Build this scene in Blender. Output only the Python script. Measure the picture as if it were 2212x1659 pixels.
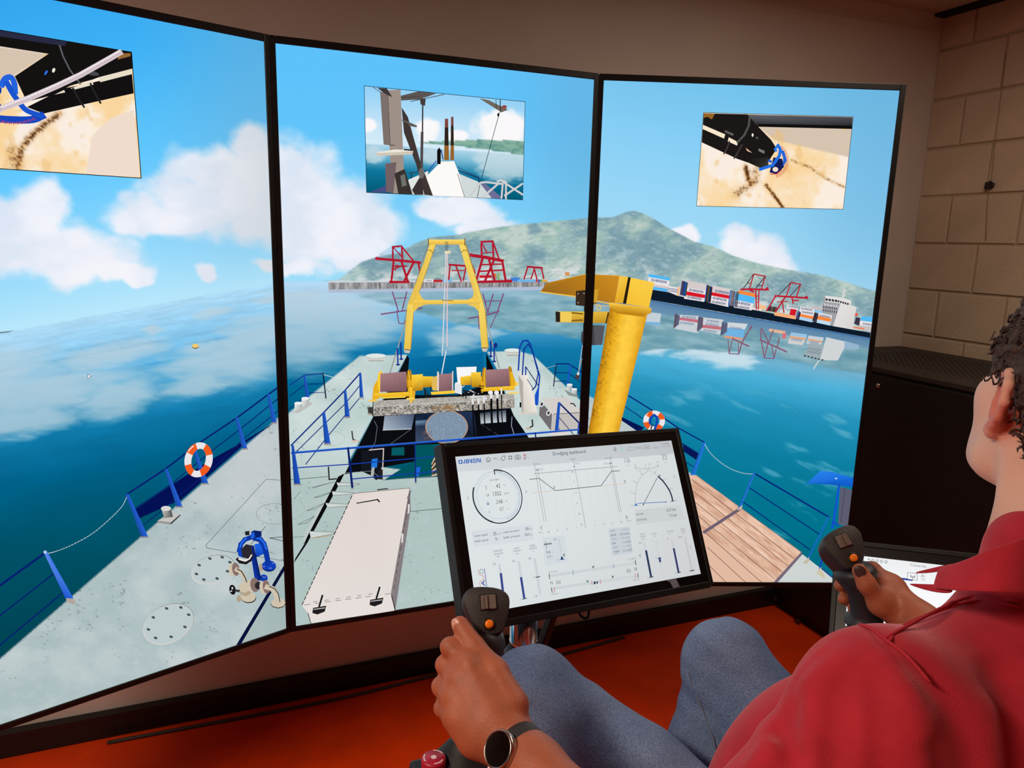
import bpy, bmesh, math, random
import numpy as np
from mathutils import Vector, Matrix
random.seed(7); np.random.seed(7)
for _o in list(bpy.data.objects): bpy.data.objects.remove(_o)
SC = bpy.context.scene
COL = SC.collection
PI = math.pi
# ------------------------------------------------------------------ camera (solved from the three displays)
FPX = 1586.1; CX, CY = 1106.0, 829.5
CAMH = 1.62; ANG = math.radians(21.9)          # room X axis runs along the back wall
def _rz(v, a=-ANG):
    c, s = math.cos(a), math.sin(a); return np.array([v[0]*c - v[1]*s, v[0]*s + v[1]*c, v[2]])
_p, _r = -0.1945, 0.0250
_f = np.array([0, math.cos(_p), math.sin(_p)]); _rt = np.array([1., 0, 0]); _u = np.cross(_rt, _f)
CR = _rz(math.cos(_r)*_rt + math.sin(_r)*_u); CU = _rz(-math.sin(_r)*_rt + math.cos(_r)*_u); CF = _rz(_f)
CAM = np.array([0., 0., CAMH])
cam = bpy.data.objects.new('camera', bpy.data.cameras.new('camera')); COL.objects.link(cam)
cam.data.sensor_fit = 'HORIZONTAL'; cam.data.sensor_width = 36.0; cam.data.lens = 36.0*FPX/2212
cam.data.clip_start = 0.02
cam.matrix_world = Matrix(((CR[0], CU[0], -CF[0], CAM[0]), (CR[1], CU[1], -CF[1], CAM[1]), (CR[2], CU[2], -CF[2], CAM[2]), (0, 0, 0, 1)))
SC.camera = cam
# ------------------------------------------------------------------ world, lamps, exposure
w = bpy.data.worlds.new('world'); SC.world = w; w.use_nodes = True
w.node_tree.nodes['Background'].inputs[0].default_value = (0.9, 0.72, 0.6, 1)
w.node_tree.nodes['Background'].inputs[1].default_value = 0.02
SC.view_settings.view_transform = 'Standard'; SC.view_settings.look = 'None'
SC.view_settings.exposure = 0.0; SC.view_settings.gamma = 1.0; SC.view_settings.use_curve_mapping = False
def area_light(name, loc, target, size, power, color):
    l = bpy.data.lights.new(name, 'AREA'); l.shape = 'RECTANGLE'; l.size, l.size_y = size; l.energy = power; l.color = color
    o = bpy.data.objects.new(name, l); COL.objects.link(o); o.location = loc
    o.rotation_euler = (Vector(target) - Vector(loc)).to_track_quat('-Z', 'Y').to_euler(); return o
area_light('ceiling_lamp', (-1.2, 0.35, 2.55), (-1.2, 0.35, 0), (0.3, 1.2), 47.0, (1.0, 0.82, 0.66))
area_light('ceiling_lamp', (1.75, 1.0, 2.55), (1.75, 1.0, 0), (0.3, 1.2), 14.0, (1.0, 0.82, 0.66))
# ------------------------------------------------------------------ helpers
def ray(px, py): return CF + CR*((px-CX)/FPX) + CU*((CY-py)/FPX)
def D(px, py, d): return CAM + ray(px, py)*d
def hit(px, py, o, n):
    r = ray(px, py); return CAM + r*(np.dot(np.asarray(o)-CAM, n)/np.dot(r, n))
def cam_to_room(v): return _rz(np.asarray(v, float)) + CAM
def lin(c):
    c = np.asarray(c, float)/255.0
    return np.where(c <= 0.04045, c/12.92, ((np.clip(c, 0, None)+0.055)/1.055)**2.4)
def s2l(c): return tuple(float(x) for x in lin(c)) + (1.0,)
MATS = {}
def mat(name, color=(128, 128, 128), rough=0.6, metal=0.0, noise=None, bump=None, spec=0.5, linear=None):
    """plain principled material; noise=(scale, amount, detail) varies colour, bump=(scale, strength)"""
    if name in MATS: return MATS[name]
    m = bpy.data.materials.new(name); m.use_nodes = True; nt = m.node_tree; b = nt.nodes['Principled BSDF']
    base = s2l(color) if linear is None else tuple(linear)+(1,)
    b.inputs['Base Color'].default_value = base; b.inputs['Roughness'].default_value = rough; b.inputs['Metallic'].default_value = metal
    b.inputs['Specular IOR Level'].default_value = spec
    tc = nt.nodes.new('ShaderNodeTexCoord')
    if noise:
        n = nt.nodes.new('ShaderNodeTexNoise'); n.inputs['Scale'].default_value = noise[0]; n.inputs['Detail'].default_value = noise[2] if len(noise) > 2 else 4
        nt.links.new(tc.outputs['Object'], n.inputs['Vector'])
        r = nt.nodes.new('ShaderNodeValToRGB'); a = noise[1]
        r.color_ramp.elements[0].position = 0.3; r.color_ramp.elements[1].position = 0.7
        r.color_ramp.elements[0].color = tuple(x*(1-a) for x in base[:3])+(1,); r.color_ramp.elements[1].color = tuple(min(1, x*(1+a)) for x in base[:3])+(1,)
        nt.links.new(n.outputs['Fac'], r.inputs['Fac']); nt.links.new(r.outputs['Color'], b.inputs['Base Color'])
    if bump:
        n2 = nt.nodes.new('ShaderNodeTexNoise'); n2.inputs['Scale'].default_value = bump[0]; n2.inputs['Detail'].default_value = 6
        nt.links.new(tc.outputs['Object'], n2.inputs['Vector'])
        bp = nt.nodes.new('ShaderNodeBump'); bp.inputs['Strength'].default_value = bump[1]; bp.inputs['Distance'].default_value = 0.004
        nt.links.new(n2.outputs['Fac'], bp.inputs['Height']); nt.links.new(bp.outputs['Normal'], b.inputs['Normal'])
    MATS[name] = m; return m
def link(name, me, material=None, parent=None, smooth=False):
    o = bpy.data.objects.new(name, me); COL.objects.link(o)
    if material is not None and not me.materials: me.materials.append(material)
    if smooth: me.polygons.foreach_set('use_smooth', [True]*len(me.polygons)); me.update()
    if parent is not None: o.parent = parent; o.matrix_parent_inverse = Matrix.Identity(4)
    return o
def mesh(name, verts, faces, material=None, parent=None, smooth=False):
    me = bpy.data.meshes.new(name); me.from_pydata([tuple(map(float, v)) for v in verts], [], [tuple(f) for f in faces]); me.update()
    return link(name, me, material, parent, smooth)
def bm_obj(name, bm, material=None, parent=None, smooth=False):
    bmesh.ops.recalc_face_normals(bm, faces=bm.faces)
    me = bpy.data.meshes.new(name); bm.to_mesh(me); bm.free(); return link(name, me, material, parent, smooth)
def frame(o, x, y, z):
    """matrix with local axes x,y,z at o"""
    return Matrix(((x[0], y[0], z[0], o[0]), (x[1], y[1], z[1], o[1]), (x[2], y[2], z[2], o[2]), (0, 0, 0, 1)))
def add_box(bm, lo, hi, M=None, bev=0.0, seg=2):
    r = bmesh.ops.create_cube(bm, size=1.0); vs = r['verts']
    S = Matrix.Diagonal((hi[0]-lo[0], hi[1]-lo[1], hi[2]-lo[2], 1)); T = Matrix.Translation(((lo[0]+hi[0])/2, (lo[1]+hi[1])/2, (lo[2]+hi[2])/2))
    bmesh.ops.transform(bm, matrix=T @ S, verts=vs)
    if bev > 0:
        es = list({e for v in vs for e in v.link_edges})
        r2 = bmesh.ops.bevel(bm, geom=es, offset=bev, segments=seg, profile=0.5, affect='EDGES'); vs = list({v for f in r2['faces'] for v in f.verts} | {v for v in vs if v.is_valid})
    if M is not None: bmesh.ops.transform(bm, matrix=M, verts=vs)
    return vs
def box(name, lo, hi, material, parent=None, M=None, bev=0.0, seg=2):
    bm = bmesh.new(); add_box(bm, lo, hi, M, bev, seg); return bm_obj(name, bm, material, parent)
def add_lathe(bm, prof, M=None, seg=40):
    """prof: (radius, z) list, revolved about local z"""
    rings = []
    for r, z in prof:
        if r < 1e-6: rings.append([bm.verts.new((0, 0, z))])
        else: rings.append([bm.verts.new((r*math.cos(2*PI*i/seg), r*math.sin(2*PI*i/seg), z)) for i in range(seg)])
    for a, b in zip(rings, rings[1:]):
        for i in range(seg):
            j = (i+1) % seg
            if len(a) == 1 and len(b) == 1: continue
            if len(a) == 1: bm.faces.new((a[0], b[j], b[i]))
            elif len(b) == 1: bm.faces.new((a[i], a[j], b[0]))
            else: bm.faces.new((a[i], a[j], b[j], b[i]))
    vs = [v for r in rings for v in r]
    if M is not None: bmesh.ops.transform(bm, matrix=M, verts=vs)
def lathe(name, prof, material, parent=None, M=None, seg=40, smooth=True):
    bm = bmesh.new(); add_lathe(bm, prof, M, seg); o = bm_obj(name, bm, material, parent, smooth); return o
def axis_frame(a, b, up=(0.13, 0.21, 0.97)):
    a, b = np.asarray(a, float), np.asarray(b, float); z = b-a; L = np.linalg.norm(z); z = z/L
    x = np.cross(up, z); x /= np.linalg.norm(x); y = np.cross(z, x); return frame(a, x, y, z), L
def add_tube(bm, pts, rad, seg=10, cap=True):
    pts = [np.asarray(p, float) for p in pts]; n = len(pts)
    rads = rad if hasattr(rad, '__len__') else [rad]*n
    rings = []; prev = None
    for i, p in enumerate(pts):
        t = pts[min(i+1, n-1)] - pts[max(i-1, 0)]; t = t/(np.linalg.norm(t)+1e-12)
        if prev is None:
            a = np.array([0, 0, 1.]) if abs(t[2]) < 0.9 else np.array([1., 0, 0]); x = np.cross(a, t)
        else: x = prev - t*np.dot(prev, t)
        x /= np.linalg.norm(x); prev = x; y = np.cross(t, x)
        rings.append([bm.verts.new(tuple(p + rads[i]*(math.cos(2*PI*k/seg)*x + math.sin(2*PI*k/seg)*y))) for k in range(seg)])
    for a, b in zip(rings, rings[1:]):
        for k in range(seg): bm.faces.new((a[k], a[(k+1) % seg], b[(k+1) % seg], b[k]))
    if cap: bm.faces.new(rings[0][::-1]); bm.faces.new(rings[-1])
def tube(name, pts, rad, material, parent=None, seg=10):
    bm = bmesh.new(); add_tube(bm, pts, rad, seg); return bm_obj(name, bm, material, parent, True)
def spline(pts, n=8):
    pts = [np.asarray(p, float) for p in pts]; P = [2*pts[0]-pts[1]] + pts + [2*pts[-1]-pts[-2]]; out = []
    for i in range(1, len(P)-2):
        for k in range(n):
            t = k/n; out.append(0.5*((2*P[i]) + (P[i+1]-P[i-1])*t + (2*P[i-1]-5*P[i]+4*P[i+1]-P[i+2])*t*t + (3*P[i]-P[i-1]-3*P[i+1]+P[i+2])*t**3))
    out.append(pts[-1]); return out
def empty(name, loc):
    o = bpy.data.objects.new(name, None); COL.objects.link(o); o.empty_display_size = 0.05
    o.location = tuple(map(float, loc)); bpy.context.view_layer.update(); return o
def tag(o, label=None, cat=None, group=None, kind=None):
    if label: o['label'] = label
    if cat: o['category'] = cat
    if group: o['group'] = group
    if kind: o['kind'] = kind
    return o
def adopt(root, objs):
    """parent world-space meshes to an Empty without moving them"""
    inv = Matrix.Translation(-Vector(root.location))
    for o in objs:
        if o.parent is None: o.parent = root; o.matrix_parent_inverse = inv
def subpart(part, o):
    o.parent = part; o.matrix_parent_inverse = Matrix.Identity(4)
def thing(name, loc, label, cat, group=None):
    return tag(empty(name, loc), label, cat, group)
def vn(x, y, seed=0):
    xi = np.floor(x).astype(np.int64); yi = np.floor(y).astype(np.int64); fx = x-xi; fy = y-yi
    def h(a, b):
        v = (a*374761393 + b*668265263 + seed*974634777) & 0x7fffffff; v = ((v ^ (v >> 13))*1274126177) & 0x7fffffff; return ((v ^ (v >> 16)) & 0xffff)/65535.0
    fx = fx*fx*(3-2*fx); fy = fy*fy*(3-2*fy)
    return (h(xi, yi)*(1-fx)+h(xi+1, yi)*fx)*(1-fy) + (h(xi, yi+1)*(1-fx)+h(xi+1, yi+1)*fx)*fy
def fbm(x, y, o=4, seed=0):
    s = 0; a = 0.5; t = 0
    for i in range(o): s = s + a*vn(x, y, seed+i); t += a; a *= 0.5; x = x*2.03+17.1; y = y*2.01+9.7
    return s/t
def sst(a, b, x): t = np.clip((x-a)/(b-a), 0, 1); return t*t*(3-2*t)
# ------------------------------------------------------------------ the room
WALL_Y = 2.463; WALL_X = 2.925; CEIL = 2.60
M_wall = mat('painted_wall', (203, 196, 188), 0.85, noise=(3, 0.05), bump=(60, 0.12), spec=0.2)
M_block = mat('painted_blocks', (196, 178, 155), 0.9, noise=(5, 0.07), bump=(90, 0.5), spec=0.2)
M_mortar = mat('mortar', (176, 158, 134), 0.95, bump=(120, 0.4), spec=0.1)
M_ceil = mat('ceiling_paint', (190, 172, 150), 0.9, noise=(40, 0.08), bump=(180, 0.4), spec=0.2)
M_floor = mat('orange_floor', (230, 66, 6), 0.42, noise=(5, 0.16), bump=(300, 0.05), spec=0.35)
M_black = mat('black_plastic', (20, 20, 21), 0.5, noise=(60, 0.15))
M_skirt = mat('black_skirting', (13, 13, 14), 0.5, noise=(12, 0.2))
M_gap = mat('shadow_gap', (10, 9, 8), 0.9)
def struct(o): o['kind'] = 'structure'; return o
struct(mesh('floor', [(-4.6, -3.6, 0), (WALL_X+.1, -3.6, 0), (WALL_X+.1, WALL_Y+.1, 0), (-4.6, WALL_Y+.1, 0)], [(0, 1, 2, 3)], M_floor))
struct(box('ceiling', (-4.6, -3.6, CEIL), (WALL_X+.1, WALL_Y+.1, CEIL+.05), M_ceil))
struct(box('wall_back', (-4.6, WALL_Y, 0), (WALL_X+.12, WALL_Y+.1, CEIL), M_wall))
struct(box('wall_left', (-4.7, -3.6, 0), (-4.6, WALL_Y, CEIL), M_wall))
struct(box('wall_behind', (-4.6, -3.7, 0), (WALL_X, -3.6, CEIL), M_wall))
wr = struct(box('wall_right', (WALL_X+.007, -3.6, 0), (WALL_X+.12, WALL_Y, CEIL), M_mortar))
bl = {}
def block_mesh(L, h):
    k = (round(L, 3), round(h, 3))
    if k not in bl:
        bm = bmesh.new(); add_box(bm, (-.012, -L/2, -h/2), (.012, L/2, h/2)); 
        es = [e for e in bm.edges if all(v.co.x < 0 for v in e.verts)]
        bmesh.ops.bevel(bm, geom=es, offset=0.003, segments=1, affect='EDGES')
        me = bpy.data.meshes.new('block'); bmesh.ops.recalc_face_normals(bm, faces=bm.faces); bm.to_mesh(me); bm.free(); me.materials.append(M_block); bl[k] = me
    return bl[k]
J = 0.010; BL = 0.303; BH = 0.2026; z0 = 2.051
for c in range(-11, 4):
    zb, zt = z0 + c*BH + J/2, z0 + (c+1)*BH - J/2
    zb, zt = max(zb, 0.0), min(zt, CEIL-.012)
    if zt - zb < .02: continue
    off = 0.155 if c % 2 == 0 else 0.303
    e = [0.0] + [off + k*BL for k in range(5)]
    for a, b in zip(e, e[1:]):
        L = b-a-J*(0.5 if a == 0 else 1)
        o = bpy.data.objects.new('block', block_mesh(L, zt-zb)); COL.objects.link(o); o.parent = wr
        o.location = (WALL_X + .012 + random.uniform(-.0012, .0012), WALL_Y - (a + (0 if a == 0 else J/2)) - L/2, (zb+zt)/2)
struct(box('shadow_gap_strip', (WALL_X-.05, -3.6, CEIL-.012), (WALL_X+.006, WALL_Y, CEIL-.0005), M_gap))  # dark strip painted in for the shade of the gap under the ceiling
struct(box('trim_2', (-4.6, WALL_Y-.004, CEIL-.075), (WALL_X, WALL_Y, CEIL-.0702), M_wall))
sk = struct(box('baseboard_back', (-4.6, WALL_Y-.028, 0), (2.3, WALL_Y, 0.083), M_skirt, bev=.004))
box('lid', (-4.6, WALL_Y-.031, 0.066), (2.3, WALL_Y-.001, 0.087), M_skirt, sk, bev=.003)
cab = tube('floor_cable', spline([(-.4, WALL_Y-.06, .006), (.3, WALL_Y-.075, .006), (.75, WALL_Y-.05, .006), (1.1, WALL_Y-.085, .006), (1.5, WALL_Y-.05, .006)], 12), .006, mat('grey_cable', (60, 55, 52), .6))
tag(cab, 'thin dark cable lying on the orange floor along the black skirting', 'cable')
# wire and clip on the block wall
def wallpt(px, py, off=.004): 
    p = hit(px, py, (WALL_X-off, 0, 0), np.array([1., 0, 0])); return p
wv = tube('thin_wire', [wallpt(2172, 110), wallpt(2162, 205), wallpt(2150, 300, .007), wallpt(2142, 385, .005), wallpt(2133, 430), wallpt(2129, 520)], .0012, mat('pale_wire', (150, 120, 90), .6))
tag(wv, 'thin pale wire running down the painted block wall', 'wire')
cl = thing('wall_clip', wallpt(2138, 400), 'small black clip on the painted block wall beside the ceiling corner', 'clip')
bm = bmesh.new(); add_box(bm, (-.012, -.011, -.014), (.004, .011, .014), Matrix.Translation(Vector(wallpt(2136, 401, .008))), .003); o1 = bm_obj('clip_body', bm, M_black)
bm = bmesh.new(); add_tube(bm, [wallpt(2138, 392, .012), wallpt(2147, 398, .024), wallpt(2143, 405, .012)], .004, 8); o2 = bm_obj('clip_lever', bm, M_black, None, True)
adopt(cl, [o1, o2])
# ------------------------------------------------------------------ picture surfaces of the lit displays
def emis_mat(name):
    m = bpy.data.materials.new(name); m.use_nodes = True; nt = m.node_tree; nt.nodes.clear()
    at = nt.nodes.new('ShaderNodeAttribute'); at.attribute_name = 'Col'
    em = nt.nodes.new('ShaderNodeEmission'); out = nt.nodes.new('ShaderNodeOutputMaterial')
    nt.links.new(at.outputs['Color'], em.inputs['Color']); nt.links.new(em.outputs['Emission'], out.inputs['Surface']); return m
M_screen = emis_mat('lit_display')
STEP = 6e-6
_tx = {}
def glyphs(s):
    """triangulated outline of a line of text, unit cap height"""
    if s in _tx: return _tx[s]
    cu = bpy.data.curves.new('t', 'FONT'); cu.body = s; cu.resolution_u = 2; cu.fill_mode = 'FRONT'
    o = bpy.data.objects.new('t', cu); COL.objects.link(o); dg = bpy.context.evaluated_depsgraph_get()
    me = bpy.data.meshes.new_from_object(o.evaluated_get(dg)); V = np.array([v.co[:2] for v in me.vertices]) if me.vertices else np.zeros((0, 2))
    F = [tuple(p.vertices) for p in me.polygons]
    bpy.data.objects.remove(o); bpy.data.curves.remove(cu); bpy.data.meshes.remove(me)
    if len(V): V = V/0.56
    _tx[s] = (V, F); return _tx[s]
# stencil lettering of the shipyard logo: letters on a 0..1 high grid
LOGO = [[[(0, 0), (.22, 0), (.22, 1), (0, 1)], [(.3, 0), (.62, 0), (.88, .2), (.88, .8), (.62, 1), (.3, 1), (.3, .8), (.52, .8), (.64, .68), (.64, .32), (.52, .2), (.3, .2)]],
        [[(1.02, 0), (1.26, 0), (1.62, 1), (1.4, 1)], [(1.45, 0), (1.62, 0), (1.62, .45)], [(1.7, 0), (1.95, 0), (1.95, 1), (1.7, 1)]],
        [[(2.08, 0), (2.3, 0), (2.3, 1), (2.08, 1)], [(2.36, 1), (2.6, .1), (2.78, .1), (2.56, 1)], [(2.84, .25), (2.84, 0), (3.08, 0), (3.08, 1), (2.84, 1)]],
        [[(3.2, .8), (3.95, .8), (3.95, 1), (3.2, 1)], [(3.2, .4), (3.95, .4), (3.95, .6), (3.2, .6)], [(3.2, 0), (3.95, 0), (3.95, .2), (3.2, .2)]],
        [[(4.08, 0), (4.3, 0), (4.3, 1), (4.08, 1)], [(4.36, 1), (4.62, 1), (4.84, .1), (4.84, 0), (4.66, 0)], [(4.9, 0), (5.1, 0), (5.1, 1), (4.9, 1)]]]
class Canvas:
    def __init__(s, o, u, v, W, H):
        s.o, s.u, s.v, s.W, s.H = [np.asarray(a, float) for a in (o, u, v)] + [W, H]
        s.n = np.cross(s.v, s.u); s.n /= np.linalg.norm(s.n)
        if np.dot(s.n, CAM-s.o) < 0: s.n = -s.n
        s.V, s.F, s.C = [], [], []; s.nv = 0; s.L = 1; s.big = []
    def st(s, p):
        q = hit(p[0], p[1], s.o, s.n) - s.o; return np.array([np.dot(q, s.u), np.dot(q, s.v)])
    def px(s, S, T):
        P = s.o[None] + S[:, None]*s.u + T[:, None]*s.v - CAM
        z = P@CF; return CX + FPX*(P@CR)/z, CY - FPX*(P@CU)/z
    def mpp(s, p):
        q = hit(p[0], p[1], s.o, s.n) - CAM; return np.dot(q, CF)/FPX
    def grid(s, corners, nx, ny, fn):
        """corners (s,t) TL,TR,BR,BL; colours computed per vertex from photo pixel coordinates (and unit coords)"""
        a, b, c, d = [np.asarray(k) for k in corners]
        U, Vv = np.meshgrid(np.linspace(0, 1, nx+1), np.linspace(0, 1, ny+1)); U = U.ravel(); Vv = Vv.ravel()
        P = (a[None]*((1-U)*(1-Vv))[:, None] + b[None]*(U*(1-Vv))[:, None] + c[None]*(U*Vv)[:, None] + d[None]*((1-U)*Vv)[:, None])
        X, Y = s.px(P[:, 0], P[:, 1]); col = lin(np.clip(fn(X, Y, U, Vv), 0, 255))
        i = np.arange((nx+1)*(ny+1)).reshape(ny+1, nx+1)
        F = np.stack([i[:-1, :-1], i[1:, :-1], i[1:, 1:], i[:-1, 1:]], -1).reshape(-1, 4)
        s.big.append((np.column_stack([P, np.full(len(P), s.L*STEP)]), F, col)); s.L += 1
    def _add(s, st, cols, faces=None):
        if len(st) < 3: return
        b = s.nv; s.V.extend([(p[0], p[1], s.L*STEP) for p in st]); s.C.extend(cols); s.nv += len(st)
        if faces is None: s.F.append(tuple(range(b, b+len(st))))
        else: s.F.extend([tuple(b+i for i in f) for f in faces])
    def _clip(s, pts, cols):
        for ax, lim, sg in ((0, 0, 1), (0, s.W, -1), (1, 0, 1), (1, s.H, -1)):
            op, oc = [], []; n = len(pts)
            for i in range(n):
                A, B = pts[i], pts[(i+1) % n]; ca, cb = cols[i], cols[(i+1) % n]; da, db = sg*(A[ax]-lim), sg*(B[ax]-lim)
                if da >= 0: op.append(A); oc.append(ca)
                if da*db < 0: t = da/(da-db); op.append(A+(B-A)*t); oc.append(ca+(cb-ca)*t)
            pts, cols = op, oc
            if not pts: break
        return pts, cols
    def poly_st(s, pts, col, step=True):
        col = np.asarray(col, float); c = [lin(col)]*len(pts) if col.ndim == 1 else [lin(k) for k in col]
        q, c = s._clip([np.asarray(p, float) for p in pts], c); s._add(q, c)
        if step: s.L += 1
    def poly(s, pts, col, fr=None, step=True):
        if fr: pts = fr(pts)
        s.poly_st([s.st(p) for p in pts], col, step)
    def line(s, pts, w, col, fr=None, closed=False, dash=None):
        if fr: pts = fr(pts)
        if closed: pts = list(pts)+[pts[0]]
        q = [s.st(p) for p in pts]; k = s.mpp(pts[len(pts)//2])*w/2
        for a, b in zip(q, q[1:]):
            d = b-a; L = np.linalg.norm(d)
            if L < 1e-7: continue
            d = d/L; nn = np.array([-d[1], d[0]])*k; e = d*k*0.6
            if dash:
                m = dash[0]*k*2/w; g = dash[1]*k*2/w; t = 0
                while t < L:
                    A, B = a+d*t, a+d*min(t+m, L); s.poly_st([A+nn, B+nn, B-nn, A-nn], col, False); t += m+g
            else: s.poly_st([a-e+nn, b+e+nn, b+e-nn, a-e-nn], col, False)
        s.L += 1
    def ell(s, c, rx, ry, col, fr=None, rot=0, n=28, a0=0, a1=360, inner=None, sc=None):
        """ellipse, sector or ring sector; sizes in the units of fr"""
        r = math.radians(rot); A = np.radians(np.linspace(a0, a1, n+1 if (inner or a1-a0 < 360) else n, endpoint=bool(inner) or a1-a0 < 360))
        def P(kx, ky): return [(c[0]+math.cos(r)*kx*math.cos(t)+math.sin(r)*ky*math.sin(t), c[1]-(math.cos(r)*ky*math.sin(t)-math.sin(r)*kx*math.cos(t))*1.0) for t in A]
        o = P(rx, ry)
        if inner: o = o + P(*inner)[::-1]
        elif a1-a0 < 360: o = o+[c]
        s.poly(o, col, fr)
    def rect(s, x0, y0, x1, y1, col, fr=None): s.poly([(x0, y0), (x1, y0), (x1, y1), (x0, y1)], col, fr)
    def text(s, t, p, h, col, fr=None, align=0, sx=1.0, to=None, vert=False):
        """p baseline-left px; h cap height px; align 0/0.5/1; to: px the baseline points at"""
        if fr: p = fr([p])[0]; h = h/fr.k; to = fr([to])[0] if to is not None else None
        V, F = glyphs(t)
        if not len(V): return
        a = s.st(p); k = s.mpp(p)*h; ex = np.array([1., 0])
        if to is not None: ex = s.st(to)-a; ex /= np.linalg.norm(ex)
        if vert: ex = np.array([0, -1.])
        ey = np.array([ex[1], -ex[0]])
        w = V[:, 0].max(); X = (V[:, 0]-align*w)*k*sx; Q = a[None] + X[:, None]*ex + (V[:, 1]*k)[:, None]*ey
        if Q[:, 0].min() < 0 or Q[:, 0].max() > s.W or Q[:, 1].min() < 0 or Q[:, 1].max() > s.H: return
        s._add(list(Q), [lin(np.asarray(col, float))]*len(Q), F); s.L += 1
    def logo(s, p, q, h, col, fr=None, flip=False):
        if fr: p, q = fr([p, q]); h = h/fr.k
        a, b = s.st(p), s.st(q); ex = (b-a)/5.1; ey = np.array([ex[1], -ex[0]]); ey = ey/np.linalg.norm(ey)*s.mpp(p)*h*(-1 if flip else 1)
        for L in LOGO:
            for g in L: s.poly_st([a+ex*x+ey*y for x, y in g], col, False)
        s.L += 1
    def build(s, name, parent, lift=0.0006):
        V = [np.asarray(s.V).reshape(-1, 3)]; C = [np.asarray(s.C).reshape(-1, 3)]; F = list(s.F); off = s.nv
        for v, f, c in s.big: V.append(v); C.append(c); F.extend((f+off).tolist()); off += len(v)
        V = np.concatenate(V); C = np.concatenate(C)
        W = s.o[None] + V[:, :1]*s.u + V[:, 1:2]*s.v + (V[:, 2:]+lift)*s.n
        me = bpy.data.meshes.new(name); nl = [len(f) for f in F]
        me.vertices.add(len(W)); me.vertices.foreach_set('co', W.astype(np.float32).ravel())
        flat = np.fromiter((i for f in F for i in f), dtype=np.int32)
        me.loops.add(len(flat)); me.loops.foreach_set('vertex_index', flat)
        me.polygons.add(len(F)); me.polygons.foreach_set('loop_start', np.concatenate([[0], np.cumsum(nl)[:-1]]).astype(np.int32))
        me.update(calc_edges=True); me.validate()
        at = me.color_attributes.new('Col', 'FLOAT_COLOR', 'POINT')
        at.data.foreach_set('color', np.column_stack([C, np.ones(len(C))]).astype(np.float32).ravel())
        me.materials.append(M_screen); o = bpy.data.objects.new(name, me); COL.objects.link(o); o['kind'] = 'stuff'
        adopt(parent, [o]); return o
class FR:
    def __init__(s, x, y, k): s.x, s.y, s.k = x, y, k
    def __call__(s, P): return [(s.x+p[0]/s.k, s.y+p[1]/s.k) for p in P]
zA = FR(0, 0, 3.456); zB = FR(560, 50, 2.9105); zC = FR(1260, 120, 2.9105); zF = FR(0, 800, 3.456); zG = FR(0, 1180, 3.456)
zH = FR(600, 480, 3.16); zI = FR(600, 880, 3.16); zJ = FR(1160, 560, 2.989); zK = FR(930, 910, 3.456); zL = FR(1480, 1000, 3.456)
zM = FR(780, 770, 4.608); zN = FR(1390, 570, 4.337); zO = FR(470, 1100, 7.212); zP = FR(970, 960, 8.508); zQ = FR(1210, 940, 7.373); zR = FR(1000, 1140, 8.193); zS = FR(1250, 1120, 7.9)
def stops(d, tab):
    k = np.array([t[0] for t in tab], float); c = np.array([t[1] for t in tab], float)
    return np.column_stack([np.interp(d, k, c[:, i]) for i in range(3)])
def mixc(a, b, t): t = np.clip(t, 0, 1)[:, None]; return a*(1-t) + np.asarray(b, float)*t
def pmask(X, Y, pts, soft=1.2):
    pts = np.asarray(pts, float); ins = np.zeros(len(X), bool); dm = np.full(len(X), 1e9); n = len(pts)
    for i in range(n):
        (x0, y0), (x1, y1) = pts[i], pts[(i+1) % n]
        c = ((y0 > Y) != (y1 > Y)); 
        with np.errstate(divide='ignore', invalid='ignore'): ins ^= c & (X < (x1-x0)*(Y-y0)/(y1-y0 if y1 != y0 else 1e-9)+x0)
        ex, ey = x1-x0, y1-y0; t = np.clip(((X-x0)*ex+(Y-y0)*ey)/(ex*ex+ey*ey+1e-9), 0, 1); dm = np.minimum(dm, np.hypot(X-x0-t*ex, Y-y0-t*ey))
    return sst(-soft, soft, np.where(ins, dm, -dm))
CLOUDS = {0: [(85, 470, 62, 75), (20, 520, 130, 75), (150, 545, 120, 62), (-120, 520, 160, 90), (150, 580, 70, 42), (240, 582, 75, 26), (450, 440, 150, 70), (545, 345, 60, 60), (330, 462, 90, 42), (560, 430, 110, 85), (470, 365, 90, 55), (400, 480, 120, 30), (297, 600, 26, 14), (446, 584, 30, 15), (590, 570, 40, 16), (-330, 560, 120, 60)],
          1: [(640, 430, 105, 105), (705, 470, 120, 85), (785, 498, 75, 58), (625, 370, 55, 50), (700, 530, 110, 40), (955, 452, 55, 24), (1010, 462, 70, 28), (1060, 482, 55, 20), (1040, 498, 60, 16), (640, 572, 70, 18), (760, 560, 50, 20)],
          2: [(1620, 560, 72, 44), (1600, 530, 40, 28), (1480, 510, 26, 20), (1660, 575, 60, 40)]}
REFL = {0: [(240, 765, 120, 26), (330, 712, 26, 9), (470, 675, 40, 10), (100, 850, 190, 48), (-60, 830, 200, 70), (500, 775, 130, 60), (560, 730, 110, 50), (250, 860, 80, 45), (590, 640, 50, 12), (420, 830, 90, 28), (30, 910, 150, 35)],
        1: [(690, 690, 140, 60), (650, 735, 120, 70), (800, 700, 80, 30), (760, 720, 90, 30), (975, 735, 55, 26), (640, 640, 60, 14), (1030, 715, 45, 12)],
        2: [(1560, 772, 60, 20), (1510, 765, 42, 10), (1420, 757, 28, 9), (1600, 780, 40, 16)]}
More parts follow.
